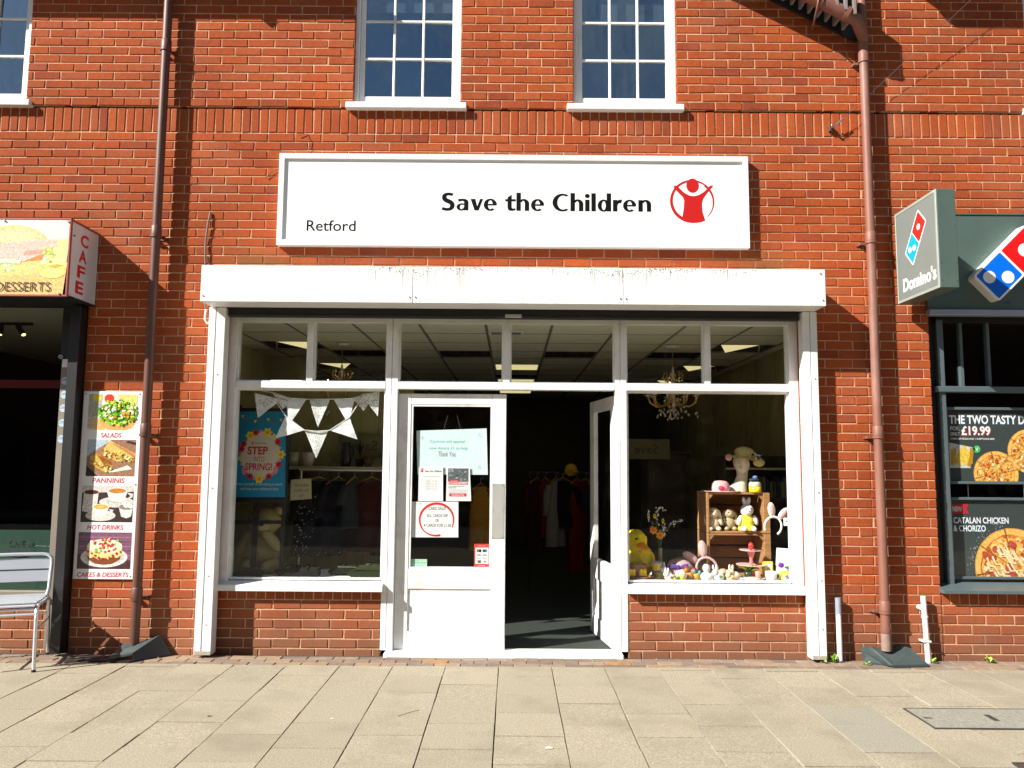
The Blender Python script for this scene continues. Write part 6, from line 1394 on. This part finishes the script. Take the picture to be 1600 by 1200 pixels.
p_.poly([(0, 0), (1, 0), (1, .22), (0, .42)], (.06, .025, .03)); p_.oval(.5, .32, .44, .28, (.66, .62, .60)); p_.oval(.5, .34, .38, .22, (.52, .48, .46)); p_.poly([(.17, .5), (.83, .5), (.8, .26), (.66, .14), (.5, .11), (.34, .14), (.2, .26)], (.20, .06, .02)); p_.poly([(.17, .6), (.83, .6), (.82, .38), (.74, .30), (.66, .34), (.58, .26), (.48, .31), (.40, .25), (.31, .33), (.24, .29), (.18, .4)], (.76, .60, .24)); p_.oval(.5, .62, .33, .2, (.80, .72, .50))
for k in range(46):
    a = rnd.uniform(0, 6.28); r_ = math.sqrt(rnd.random()); p_.blob(.5+.31*r_*math.cos(a), .64+.22*r_*math.sin(a), .034, rnd.choice([(.60, .02, .03), (.48, .02, .03), (.68, .06, .06), (.78, .74, .70), (.25, .45, .06)]), rnd)
for k in range(10): p_.blob(.2+k*.067, .42+.05*math.cos(k*.7)-.10*math.sin(k/9*3.14), .03, (.50, .015, .03), rnd)
part('cake_picture', p_.m, 'print_food', MN, fix=False)
for s_, a, b, z0, z1 in (('SALADS', -3.304, -3.137, 1.692, 1.731), ('PANNINIS', -3.349, -3.091, 1.330, 1.370), ('HOT DRINKS', -3.367, -3.08, .962, 1.0), ('CAKES & DESSERTS', -3.425, -3.019, .594, .630)): part('lettering', MB().text(s_, a, b, z0, z1, yM-.0005, (.52, .03, .06), bold=.02, shear=.12), 'print', MN, fix=False, label='red word %s' % s_)
# --- aluminium cafe chair
CH = thing('cafe_chair', 'polished aluminium cafe chair with slatted back by the cafe window', 'chair', (-3.75, -.354, 0), rz=R(19))
def rb(mb): return mb
tr_ = .0125
for s_ in (-1, 1):
    part('front_leg', MB().tube([(s_*.262, -.285, .004), (s_*.252, -.262, .36), (s_*.248, -.245, .43), (s_*.246, -.19, .455), (s_*.244, .12, .452)], tr_, 12), 'alu', CH, True)
    part('rear_leg', MB().tube([(s_*.235, .275, .004), (s_*.238, .21, .30), (s_*.24, .17, .43), (s_*.24, .155, .46)], tr_, 12), 'alu', CH, True)
    part('foot', MB().cyl((s_*.262, -.285, .0), (s_*.262, -.285, .018), .015, n=10), 'black_metal', CH, True); part('foot', MB().cyl((s_*.235, .275, .0), (s_*.235, .275, .018), .015, n=10), 'black_metal', CH, True)
    part('side_stretcher', MB().tube([(s_*.254, -.268, .30), (s_*.239, .215, .29)], .008, 8), 'alu', CH, True)
bk = [(-.225, .15, .455), (-.235, .17, .52), (-.237, .215, .70), (-.232, .225, .745), (-.205, .231, .772), (-.17, .232, .778)]
part('back_frame', MB().tube(bk+[(0, .234, .78)]+[(-x, y, z) for x, y, z in bk[::-1]], tr_, 12), 'alu', CH, True)
for z, y in ((.575, .190), (.668, .213)):
    part('back_slat', MB().add([(-.235, y, z), (.235, y, z), (.235, y+.020, z+.08), (-.235, y+.020, z+.08), (-.235, y+.008, z-.002), (.235, y+.008, z-.002), (.235, y+.028, z+.078), (-.235, y+.028, z+.078)], [(0, 1, 2, 3), (4, 7, 6, 5), (0, 4, 5, 1), (3, 2, 6, 7), (0, 3, 7, 4), (1, 5, 6, 2)]), 'alu', CH, True)
for k in range(7):
    y = -.255+k*.062; z = .462+.010*(abs(k-3)/3)**2 - (.02 if k == 0 else 0)
    part('seat_slat', MB().box(-.236, .236, y, y+.054, z, z+.012, bev=.003), 'alu', CH, True)
part('cross_bar', MB().tube([(-.25, -.255, .40), (.25, -.255, .40)], .009, 8), 'alu', CH, True); part('cross_bar', MB().tube([(-.238, .2, .33), (.238, .2, .33)], .009, 8), 'alu', CH, True); part('cross_bar', MB().tube([(-.25, -.24, .435), (.25, -.24, .435)], .009, 8), 'alu', CH, True)
# ================================================================== pizza shop on the right
gr_ = (.075, .115, .10)
mat('shop_green', gr_, .45, .1, var=.06, vscale=4, bump=.05, bscale=20, dirt=(.16, .19, .17), dscale=3, damt=.2)
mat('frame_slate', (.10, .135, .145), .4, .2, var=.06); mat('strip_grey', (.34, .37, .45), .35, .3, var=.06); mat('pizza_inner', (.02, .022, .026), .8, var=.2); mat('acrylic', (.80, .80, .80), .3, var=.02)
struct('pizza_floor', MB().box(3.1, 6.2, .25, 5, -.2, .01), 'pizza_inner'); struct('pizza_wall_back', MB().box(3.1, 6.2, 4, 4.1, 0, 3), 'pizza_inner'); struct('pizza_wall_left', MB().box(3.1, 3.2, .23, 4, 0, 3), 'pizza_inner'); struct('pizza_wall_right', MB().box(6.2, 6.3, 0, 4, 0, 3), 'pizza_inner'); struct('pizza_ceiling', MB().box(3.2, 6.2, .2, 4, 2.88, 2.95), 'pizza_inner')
PF = thing('pizza_fascia', 'dark green fascia panel with a big red and blue dotted tile logo', 'sign', (4.5, -.2, 2.7))
part('panel', MB().box(3.387, 6.4, -.032, -.014, 2.784, 3.578, bev=.003), 'shop_green', PF); part('top_trim', MB().box(3.38, 6.4, -.04, -.002, 3.579, 3.590), 'shop_green', PF)
part('drip_strip', MB().box(3.387, 6.4, -.06, .02, 2.736, 2.782, bev=.003), 'strip_grey', PF)
A = Vector((3.714, 3.04)); u = Vector((.712, .702)); v_ = Vector((.690, -.724)); Ld, Wd = .625, .286
def DP(a, b): q = A+u*a+v_*b; return (q.x, q.y)
def rrect(a0, a1, b0, b1, r_, f, n=5):
    pts = []
    for ca, cb, s0 in ((a1-r_, b1-r_, 0), (a0+r_, b1-r_, 90), (a0+r_, b0+r_, 180), (a1-r_, b0+r_, 270)):
        for k in range(n+1): th = R(s0+90*k/n); pts.append(f(ca+r_*math.cos(th), cb+r_*math.sin(th)))
    return pts
LG = part('logo_box', MB().prism(rrect(0, Ld, 0, Wd, .03, DP), -.12, -.033), 'acrylic', PF)
yl_ = -.1205
red, blue = (.70, .006, .006), (.0, .13, .68)
lm = MB().flat(rrect(.022, .304, .016, Wd-.016, .012, DP), yl_, blue).flat(rrect(.322, Ld-.02, .016, Wd-.016, .012, DP), yl_, red)
def disc(c, r_, y, col, n=28): return lm.flat([(c[0]+r_*math.cos(6.2832*k/n), c[1]+r_*math.sin(6.2832*k/n)) for k in range(n)], y, col)
disc((3.848, 3.036), .051, yl_-.0005, (.80, .80, .80)); disc((3.998, 3.037), .051, yl_-.0005, (.80, .80, .80)); disc((4.145, 3.262), .054, yl_-.0005, (.80, .80, .80))
part('tile_print', lm, 'print_gloss', LG, fix=False, label='blue square with two white dots and red square with one')
part('lettering', MB().text('TM', 4.005, 4.06, 2.835, 2.86, -.0335, (.03, .06, .25), bold=.02), 'print', PF, fix=False)
for x in (3.35, 3.6, 4.2): part('rivet', MB().cyl((x, -.035, 3.55), (x, -.031, 3.55), .004, n=8), 'steel', PF)
PS = thing('projecting_sign', 'grey green box sign sticking out from the wall with small dotted tile logo', 'sign', (3.19, -.39, 2.81))
sx0, sx1, sy0, sy1, sz0, sz1 = 3.122, 3.264, -.70, -.085, 2.815, 3.557
part('casing', MB().box(sx0+.004, sx1, sy0, sy1, sz0, sz1, bev=.003), 'shop_green', PS)
mat('sign_grey', (.16, .185, .175), .35, var=.06, vscale=5); mat('trim_pale', (.36, .42, .38), .4, .3, var=.08)
part('face', MB().box(sx0, sx0+.0035, sy0+.022, sy1-.012, sz0+.022, sz1-.022), 'sign_grey', PS)
for b in ((sy0, sy0+.021, sz0, sz1), (sy1-.011, sy1, sz0, sz1), (sy0+.0215, sy1-.0115, sz0, sz0+.021), (sy0+.0215, sy1-.0115, sz1-.021, sz1)): part('trim', MB().box(sx0-.003, sx0+.0035, b[0], b[1], b[2], b[3], bev=.001), 'trim_pale', PS)
for z in (2.97, 3.20): part('wall_bracket', MB().cyl((3.19, sy1, z), (3.19, -.001, z), .016, n=10).cyl((3.19, -.012, z), (3.19, -.001, z), .035, n=10), 'steel', PS)
for z in (2.87, 3.0, 3.28, 3.5):
    for x in (3.14, 3.25): part('rivet', MB().cyl((x, sy0-.002, z), (x, sy0+.001, z), .004, n=8), 'steel', PS)
TL_, RT, BM, LF = (Vector(q) for q in ((.345, .673), (.471, .548), (.254, .252), (.138, .377)))
TL_ = Vector((.345, .668)); du = (BM-RT).normalized(); dv = (LF-BM).normalized(); o0 = RT; Ls, Ws = (BM-RT).length, (LF-BM).length
def SP(a, b): q = o0+du*a+dv*b; return q
dm = MB()
def sadd(pts, k, col): dm.add([(sx0-.0006*k, -.085-q.x, sz0+q.y) for q in pts], [list(range(len(pts)))], col)
sadd(rrect(0, Ls, 0, Ws, .018, SP), 1, (.80, .80, .80)); sadd(rrect(.011, Ls*.5-.004, .011, Ws-.011, .008, SP), 2, (.72, .02, .015)); sadd(rrect(Ls*.5+.004, Ls-.011, .011, Ws-.011, .008, SP), 2, (.0, .33, .72))
def sd(a, b, r_=.024): c = SP(a, b); sadd([c+Vector((r_*math.cos(k*.3), r_*math.sin(k*.3))) for k in range(21)], 3, (.80, .80, .80))
sd(Ls*.26, Ws*.5); cb = SP(Ls*.75, Ws*.5)
for d in (-.032, .032): sadd([cb+Vector((d+.024*math.cos(k*.3), .024*math.sin(k*.3))) for k in range(21)], 3, (.80, .80, .80))
part('tile_print', dm, 'print_gloss', PS, fix=False)
tm = MB().text("Domino's", .09, .575, .075, .185, 0, (.80, .80, .80), bold=.03); tm.v = [(sx0-.001, -.085-q[0], sz0+q[2]) for q in tm.v]
part('lettering', tm, 'print', PS, fix=False, label='bold white shop name')
# --- window frame
PW = thing('pizza_window', 'dark slate framed pizza shop window with posters behind the glass', 'window', (4.5, .12, .55))
part('stile', MB().box(3.407, 3.50, .11, .17, .56, 2.9), 'black_paint', PW); part('stile', MB().box(3.505, 3.56, .07, .16, .56, 2.72, bev=.004), 'frame_slate', PW)  # first stile is a black infill, the recess shade put into its colour
part('transom', MB().box(3.465, 6.2, .05, .15, 2.118, 2.166, bev=.004), 'frame_slate', PW); part('head', MB().box(3.50, 6.2, .08, .16, 2.70, 2.9), 'black_paint', PW)
for x in (3.715, 3.94, 4.3): part('mullion', MB().box(x-.012, x+.012, .09, .14, 2.167, 2.699), 'frame_slate', PW)
part('pane', MB().rect(3.56, 6.2, .56, 2.118, .128), 'shop_glass', PW, fix=False); part('pane', MB().rect(3.56, 6.2, 2.166, 2.70, .128), 'dark_glass', PW, fix=False)
sm = MB().add([(3.392, -.075, .522), (6.2, -.075, .522), (6.2, -.075, .545), (3.392, -.075, .545), (3.392, .12, .585), (6.2, .12, .585), (3.392, .12, .522), (6.2, .12, .522)], [(0, 1, 2, 3), (3, 2, 5, 4), (0, 6, 7, 1), (0, 3, 4, 6), (1, 7, 5, 2), (6, 4, 5, 7)]); part('sill', sm, 'frame_slate', PW)
def snap_frame(t, x0, x1, z0, z1, y):
    w = .022
    for a in ((x0, x1, z0, z0+w), (x0, x1, z1-w, z1), (x0, x0+w, z0+w, z1-w), (x1-w, x1, z0+w, z1-w)): part('frame_bar', MB().box(a[0], a[1], y-.012, y+.008, a[2], a[3], bev=.002), 'frame_slate', t)
yq = .150
def pizza(mb, cx, cz, r_, y, seed, zmin, xmax, drizzle=False):
    rnd_ = random.Random(seed); k = [0]
    def clip(pts):
        out_ = []
        for i in range(len(pts)):
            a, b = pts[i], pts[(i+1) % len(pts)]; ia, ib = a[1] >= zmin, b[1] >= zmin
            if ia: out_.append(a)
            if ia != ib: t_ = (zmin-a[1])/(b[1]-a[1]); out_.append((a[0]+(b[0]-a[0])*t_, zmin))
        return out_
    def add(pts, col):
        pts = clip(pts)
        if len(pts) > 2: k[0] += 1; mb.flat(pts, y-.00002*k[0], col)
    def dsc(c, q, col, n=30, nz=0): add([(c[0]+q*(1+nz*rnd_.uniform(-1, 1))*math.cos(6.2832*i/n), c[1]+q*(1+nz*rnd_.uniform(-1, 1))*math.sin(6.2832*i/n)) for i in range(n)], col)
    dsc((cx, cz), r_, (.62, .30, .06), 48, .006); dsc((cx, cz), r_*.97, (.76, .44, .11), 48, .008); dsc((cx, cz), r_*.84, (.55, .13, .02), 40, .03); dsc((cx, cz), r_*.81, (.72, .40, .09), 40, .03)
    for i in range(230):
        a = rnd_.uniform(0, 6.283); q = r_*.8*math.sqrt(rnd_.random()); s_ = rnd_.uniform(.035, .11)*r_
        c = (cx+q*math.cos(a), cz+q*math.sin(a)); add([(c[0]+s_*rnd_.uniform(.4, 1.2)*math.cos(b), c[1]+s_*rnd_.uniform(.4, 1.2)*math.sin(b)) for b in (0, 1.2, 2.4, 3.6, 4.8)], rnd_.choice([(.78, .56, .20), (.80, .66, .36), (.52, .10, .02), (.62, .20, .03), (.74, .42, .09), (.42, .06, .02), (.66, .28, .05)]))
    if drizzle:
        for i in range(22):
            a = rnd_.uniform(0, 6.283); q = r_*.68*math.sqrt(rnd_.random()); c = (cx+q*math.cos(a), cz+q*math.sin(a)); dsc(c, r_*.085, (.34, .04, .03), 12, .05); dsc(c, r_*.07, (.46, .07, .05), 12, .08)
        for i in range(16):
            a = rnd_.uniform(0, 6.283); q = r_*.55*math.sqrt(rnd_.random()); c = (cx+q*math.cos(a), cz+q*math.sin(a)); b = rnd_.uniform(-.9, -.5); l_ = r_*.3; w = r_*.035
            pts = [(c[0]+l_*t_*math.cos(b)+.05*r_*math.sin(t_*6), c[1]+l_*t_*math.sin(b)+.05*r_*math.cos(t_*6)) for t_ in (-1, -.5, 0, .5, 1)]; add(pts+[(p_[0]+w, p_[1]+w) for p_ in pts[::-1]], (.82, .66, .38))
    for i in range(8):
        a = 6.2832*i/8+.2; add([(cx, cz), (cx+r_*math.cos(a-.012), cz+r_*math.sin(a-.012)), (cx+r_*math.cos(a+.012), cz+r_*math.sin(a+.012))], (.22, .07, .02))
slate_c = (.045, .058, .058)
def backing(t, x0, x1, z0, z1):
    mb = MB().rect(x0, x1, z0, z1, yq, slate_c); rnd_ = random.Random(3); k = 0
    part('backing', MB().box(x0-.002, x1+.002, yq+.001, yq+.01, z0-.002, z1+.002), 'black_paint', t); return mb
P1 = thing('pizza_poster', 'dark poster THE TWO TASTY deal with wedges and pizzas, upper one', 'poster', (3.9, yq, 1.37), 'framed pizza posters'); b1 = backing(P1, 3.59, 4.75, 1.39, 1.985)
sh_ = (.02, .10, .25)
def ptext(mb, s_, a, b, z0, z1, col=(.80, .80, .80), shadow=sh_, bold=.03):
    if shadow: mb.text(s_, a+.006, b+.006, z0-.006, z1-.006, yq-.0006, shadow, bold=bold)
    mb.text(s_, a, b, z0, z1, yq-.0012, col, bold=bold)
ptext(b1, 'THE TWO TASTY DEAL', 3.618, 4.36, 1.862, 1.935); ptext(b1, 'FOR', 3.624, 3.70, 1.808, 1.842, shadow=None, col=(.62, .62, .62)); ptext(b1, 'ONLY', 3.624, 3.70, 1.765, 1.795, shadow=None, col=(.62, .62, .62)); ptext(b1, '\u00a319.99', 3.715, 3.955, 1.768, 1.845, shadow=(.55, .03, .05)); ptext(b1, '2 MEDIUM PIZZAS AND 1 SUMPTUOUS SIDE', 3.625, 3.985, 1.733, 1.747, shadow=None, bold=.02)
part('print', b1, 'print_gloss', P1, fix=False)
wm = MB().flat([(3.60, 1.50), (3.78, 1.50), (3.80, 1.67), (3.60, 1.71)], yq-.0004, (.50, .52, .50)); rnd = random.Random(4)
for k in range(10):
    x = 3.615+k*.017; z = 1.545+rnd.uniform(-.03, .03); d = rnd.uniform(.0, .05); wm.flat([(x, z), (x+.028, z-.012), (x+.028+d, z+.11), (x+.004+d, z+.125)], yq-.0006-.0001*k, rnd.choice([(.52, .30, .03), (.62, .40, .04), (.70, .48, .07), (.42, .22, .02)]))
wm.flat([(3.835+.03*math.cos(k*.4), 1.655+.03*math.sin(k*.4)) for k in range(16)], yq-.002, (.05, .48, .12)).flat([(3.80, 1.655), (3.82, 1.64), (3.82, 1.675)], yq-.002, (.05, .48, .12)).text('V', 3.822, 3.848, 1.642, 1.668, yq-.0023, (.75, .8, .75), bold=.03)
part('wedges_picture', wm, 'print_food', P1, fix=False)
z1m = MB(); pizza(z1m, 3.985, 1.455, .185, yq-.001, 1, 1.393, 9); pizza(z1m, 4.27, 1.64, .185, yq-.006, 2, 1.393, 9); part('pizza_picture', z1m, 'print_food', P1, fix=False); snap_frame(P1, 3.575, 4.76, 1.37, 2.0, yq-.012)
P2_ = thing('pizza_poster', 'dark poster CATALAN CHICKEN & CHORIZO with half a pizza, lower one', 'poster', (3.9, yq, .6), 'framed pizza posters'); b2 = backing(P2_, 3.59, 4.75, .62, 1.245)
b2.flat([(3.592, 1.13), (3.745, 1.13), (3.725, 1.165), (3.745, 1.205), (3.592, 1.205)], yq-.0004, (.45, .02, .04)); ptext(b2, 'NEW', 3.612, 3.69, 1.145, 1.187, shadow=None, col=(.62, .62, .62)); ptext(b2, 'CATALAN CHICKEN', 3.615, 4.065, 1.05, 1.10, bold=.02); ptext(b2, '& CHORIZO', 3.613, 3.875, .985, 1.035, bold=.02)
rnd = random.Random(6)
for k in range(60):
    a = R(rnd.uniform(100, 185)); q = rnd.uniform(.32, .37); x, z = 4.08+q*math.cos(a), .70+q*math.sin(a); s_ = rnd.uniform(.001, .004); b2.flat([(x-s_, z), (x, z-s_), (x+s_, z), (x, z+s_)], yq-.0008, (.6, .6, .55))
part('print', b2, 'print_gloss', P2_, fix=False); z2 = MB(); pizza(z2, 4.085, .70, .315, yq-.002, 5, .625, 9, True); part('pizza_picture', z2, 'print_food', P2_, fix=False); snap_frame(P2_, 3.575, 4.76, .605, 1.262, yq-.012)
for x in (3.745, 4.2): single('poster_cable', MB().cyl((x, .146, 1.25), (x, .146, 1.38), .002, n=6), 'steel', 'thin steel cable joining the two pizza posters, %s one' % ('left' if x < 4 else 'right'), 'cable', (x, .146, 1.25), 'poster cables')
mat('spot_white', (.8, .8, .8), .5, emit=(.9, .95, 1), estr=1.2)
for k, (x, y, z) in enumerate(((4.05, 1.6, 2.45), (4.35, 2.4, 2.5), (4.1, 3.0, 2.3))):
    t = thing('ceiling_lamp', 'small white ceiling lamp glowing inside the pizza shop, %s' % ('nearest', 'middle', 'farthest')[k], 'lamp', (x, y, z)); part('shade', MB().lathe([(.05, .0), (.06, .03), (.02, .06), (.001, .061)], (x, y, z), 12), 'black_metal', t); part('lens', MB().cyl((x, y, z-.004), (x, y, z-.001), .045, n=12), 'spot_white', t); part('rod', MB().cyl((x, y, z+.06), (x, y, 2.88), .005, n=6), 'black_metal', t)
# ================================================================== small things along the wall and on the ground
mat('plastic_white', (.74, .74, .72), .4, var=.05, dirt=(.45, .42, .35), dscale=9, damt=.5); mat('rubber', (.040, .058, .058), .6, var=.18, vscale=16, bump=.2, bscale=70, dirt=(.13, .14, .13), dscale=7, damt=.5)
def stub(x0, x1, ztop, lab, cap):
    t = thing('pipe_stub', lab, 'pipe', (x1, -.05, 0), 'white pipe stubs'); part('pipe', MB().tube([(x1, -.062, -.01), (x0, -.05, ztop)], .0205, 14), 'plastic_white', t)
    if cap: part('cap', MB().tube([(x0, -.05, ztop-.13), (x0, -.05, ztop+.004)], .0235, 14), 'strip_grey', t)
    else:
        part('collar', MB().cyl((x0+(x1-x0)*.3, -.053, ztop*.70), (x0+(x1-x0)*.33, -.053, ztop*.67), .0255, n=14), 'plastic_white', t); part('clip', MB().box(x0-.026, x0+.036, -.08, -.001, ztop*.30, ztop*.30+.014, bev=.002), 'plastic_white', t); part('elbow', MB().cyl((x0-.012, -.04, ztop-.09), (x0-.012, -.001, ztop-.09), .020, n=12), 'plastic_white', t)
stub(2.568, 2.565, .478, 'short white pipe with a grey cap right of the charity shop', True); stub(3.237, 3.25, .498, 'short white pipe with a wall clip left of the pizza window', False)
def slab3(top, th): 
    mb = MB(); n = len(top); mb.add(list(top)+[(x, y, z-th) for x, y, z in top], [list(range(n)), list(range(2*n-1, n-1, -1))]+[[i, n+i, n+(i+1) % n, (i+1) % n] for i in range(n)]); return mb
RM = thing('rubber_cover', 'dark rubber gully cover under the right downpipe', 'gully cover', (2.98, -.12, 0))
part('slope', slab3([(2.815, -.03, .112), (2.955, -.055, .085), (3.065, -.03, .118), (3.125, -.05, .10), (3.17, -.215, .02), (2.89, -.235, .018)], .017), 'rubber', RM); part('flap', slab3([(2.735, -.035, .10), (2.812, -.032, .112), (2.886, -.233, .020), (2.845, -.16, .012), (2.73, -.11, .013)], .012), 'rubber', RM)
part('skirt', slab3([(3.172, -.214, .014), (3.128, -.05, .095), (3.14, -.03, .012)], .012), 'rubber', RM)
LM = thing('rubber_cover', 'folded black rubber gully cover under the left downpipe', 'gully cover', (-2.93, -.15, 0))
part('slope', slab3([(-3.02, -.05, .085), (-2.96, -.04, .098), (-2.92, -.06, .09), (-2.74, -.03, .155), (-2.86, -.22, .06), (-3.03, -.245, .030)], .014), 'rubber', LM); part('flap', slab3([(-2.737, -.03, .153), (-2.64, -.04, .012), (-2.84, -.235, .012), (-2.857, -.22, .058)], .012), 'black_metal', LM); part('base', slab3([(-3.26, -.24, .010), (-3.04, -.05, .012), (-2.66, -.045, .011), (-2.86, -.26, .010)], .009), 'black_metal', LM)
mat('weed_green', attr=True, rough=.6, var=.2)
def weed(x, y, s_, n, lab, seed, ht=.06):
    t = thing('weed', lab, 'weed', (x, y, 0), 'weeds along the wall foot'); rnd_ = random.Random(seed)
    for k in range(n):
        a = rnd_.uniform(0, 6.28); r_ = rnd_.uniform(.3, 1)*s_; h = rnd_.uniform(.3, 1)*ht; ca, sa = math.cos(a), math.sin(a)*.6; c = rnd_.choice([(.16, .34, .02), (.26, .46, .03), (.34, .50, .06), (.10, .22, .02)]); w = s_*.16
        part('leaf', MB().add([(x, y, .0), (x+ca*r_*.55-sa*w*2, y+sa*r_*.55+ca*w, h*.8), (x+ca*r_, y+sa*r_, h), (x+ca*r_*.55+sa*w*2, y+sa*r_*.55-ca*w, h*.7)], [(0, 1, 2, 3)], c), 'weed_green', t, fix=False)
weed(2.50, -.10, .055, 12, 'green weed at the foot of the right shutter guide', 1, .07); weed(2.72, -.16, .05, 9, 'small weed left of the right rubber cover', 2, .03); weed(3.17, -.06, .06, 12, 'grass tuft behind the right rubber cover', 3, .05); weed(3.27, -.09, .055, 11, 'grass tuft at the foot of the clipped white pipe', 4, .05); weed(3.73, -.06, .075, 16, 'low weed under the pizza shop window wall', 5, .045); weed(2.42, -.13, .04, 8, 'tiny sprig left of the capped white pipe', 6, .03)
rnd = random.Random(14); dl = MB()
for k in range(46):
    x = rnd.choice((rnd.gauss(2.44, .07), rnd.gauss(-2.6, .25), rnd.gauss(.8, .12), rnd.uniform(-3, 3.6))); y = rnd.uniform(-.14, -.04); s_ = rnd.uniform(.004, .012); dl.add([(x-s_, y, .003), (x, y-s_*.5, .005), (x+s_, y, .004), (x, y+s_*.5, .008)], [(0, 1, 2, 3)], rnd.choice([(.35, .24, .08), (.2, .13, .06), (.45, .38, .22)]))
o = part('leaf_litter', dl, 'weed_green', ST, fix=False); o['kind'] = 'stuff'
mat('concrete_infill', (.255, .245, .20), .9, var=.35, vscale=70, bump=.7, bscale=120); mat('iron', (.085, .085, .08), .6, .5, var=.2)
MC = thing('manhole_cover', 'grey infilled manhole cover in a steel frame on the right pavement', 'manhole cover', (2.95, -1.4, 0)); part('infill', MB().box(2.48, 3.40, -1.585, -1.235, .0005, .0045), 'concrete_infill', MC)
for b in ((2.468, 3.42, -1.597, -1.587), (2.468, 3.42, -1.233, -1.225), (2.468, 2.478, -1.587, -1.233), (3.402, 3.42, -1.587, -1.233)): part('frame_bar', MB().box(*b, .0008, .0055), 'iron', MC)
part('keyhole', MB().box(2.90, 2.935, -1.46, -1.35, .0046, .0062), 'iron', MC); part('keyhole', MB().box(2.50, 2.545, -1.425, -1.405, .0046, .0062), 'iron', MC)
IC = thing('iron_cover', 'rusty iron cover at the bottom right corner of the pavement', 'manhole cover', (2.75, -2.3, 0)); mat('rust', (.10, .055, .035), .8, .3, var=.3, vscale=40); part('plate', MB().box(2.60, 3.0, -2.5, -2.13, .0008, .005), 'rust', IC); part('rim', MB().box(2.585, 3.015, -2.128, -2.112, .0008, .007), 'iron', IC); part('rim', MB().box(2.58, 2.598, -2.5, -2.128, .0008, .007), 'iron', IC)
single('twig', MB().tube([(-.667, -1.452, .004), (-.60, -1.38, .006), (-.555, -1.33, .003)], .0013, 5, (.05, .035, .02)), 'matte', 'thin dark twig lying on the pavement slabs', 'twig', (-.6, -1.4, 0))
def splat(name, x, y, r_, col, lab, seed, asp=.6):
    rnd_ = random.Random(seed); pts = [(x+r_*rnd_.uniform(.8, 1.1)*math.cos(k*.52), y+r_*asp*rnd_.uniform(.8, 1.1)*math.sin(k*.52)) for k in range(12)]
    single(name, MB().add([(a, b, .0032) for a, b in pts]+[(x+(a-x)*1.05, y+(b-y)*1.05, .0012) for a, b in pts], [list(range(12))]+[[i, 12+i, 12+(i+1) % 12, (i+1) % 12] for i in range(12)], col), 'matte', lab, 'chewing gum', (x, y, 0), 'flattened gum on the slabs')
splat('chewing_gum', .214, -1.945, .022, (.62, .60, .52), 'pale flattened gum on a slab in front of the door', 1); splat('chewing_gum', -1.79, -1.47, .014, (.07, .06, .045), 'dark flattened gum on a slab left of centre', 2); splat('chewing_gum', -1.05, -1.5, .010, (.55, .53, .46), 'tiny pale gum spot left of the twig', 3)
# cables
CBL = thing('wall_cable', 'grey cable running down the bricks into the left end of the shutter box', 'cable', (-2.52, -.02, 3.05)); mat('cable_grey', (.16, .12, .10), .6)
part('cable', MB().tube([(-2.508, -.012, 3.56), (-2.52, -.022, 3.45), (-2.535, -.016, 3.3), (-2.53, -.02, 3.2), (-2.525, -.014, 3.05), (-2.52, -.02, 2.9), (-2.505, -.02, 2.70)], .008, 8), 'cable_grey', CBL); part('loop', MB().tube([(-2.50, -.03, 2.74), (-2.505, -.035, 2.66), (-2.485, -.035, 2.62), (-2.46, -.035, 2.64), (-2.455, -.035, 2.70), (-2.43, -.04, 2.725)], .008, 8), 'plastic_white', CBL)
WR = thing('tension_wire', 'thin wire stretched from a wall anchor up to the top right', 'wire', (2.66, -.05, 4.31)); part('wire', MB().tube([(2.665, -.05, 4.315), (3.27, -.10, 4.88), (4.3, -.18, 5.86)], .0017, 5), 'steel', WR)
part('anchor', MB().box(2.635, 2.675, -.03, -.001, 4.29, 4.335, bev=.003).cyl((2.655, -.06, 4.312), (2.655, -.02, 4.312), .010, n=8), 'rust', WR); part('ring', MB().tube([(2.665+.022*math.cos(k*.6), -.05, 4.33+.022*math.sin(k*.6)) for k in range(11)], .004, 6), 'steel', WR); part('turnbuckle', MB().tube([(2.68, -.052, 4.33), (2.74, -.058, 4.386)], .008, 8), 'steel', WR)
for k, (pts, lab) in enumerate(([[(-1.80, -.012, 4.22), (-1.74, -.012, 4.25), (-1.705, -.012, 4.18), (-1.715, -.012, 4.08)], 'thin dead tendril above the left end of the shop sign'], [[(-2.06, -.012, 3.86), (-2.02, -.012, 3.90), (-1.95, -.012, 3.94)], 'curled tendril at the left edge of the shop sign'])): single('dead_tendril', MB().tube(pts, .0028, 5), 'rust', lab, 'tendril', pts[0])
# ================================================================== across the street (seen only in the glass)
mat('far_brick', (.20, .075, .05), .9, var=.2, vscale=3)
OB = thing('opposite_building', 'plain brick terrace across the street mirrored in the shop glass', 'building', (0, -16.5, 0))
part('wall', MB().box(-32, 32, -17.5, -16.5, 0, 6.6), 'far_brick', OB); part('roof', MB().add([(-32.3, -16.3, 6.55), (32.3, -16.3, 6.55), (32.3, -20, 9.0), (-32.3, -20, 9.0), (-32.3, -17.5, 6.5), (32.3, -17.5, 6.5)], [(0, 1, 2, 3), (0, 4, 5, 1)]), 'slate', OB)
for k in range(-7, 8):
    w = part('window', MB().box(k*4-.6, k*4+.6, -16.49, -16.44, 3.9, 5.4), 'white_paint', OB); part('pane', MB().box(k*4-.5, k*4+.5, -16.437, -16.43, 4.0, 5.3), 'black_paint', w); part('shop_window', MB().box(k*4-1.6, k*4+1.6, -16.49, -16.45, .5, 2.6), 'black_paint', OB)
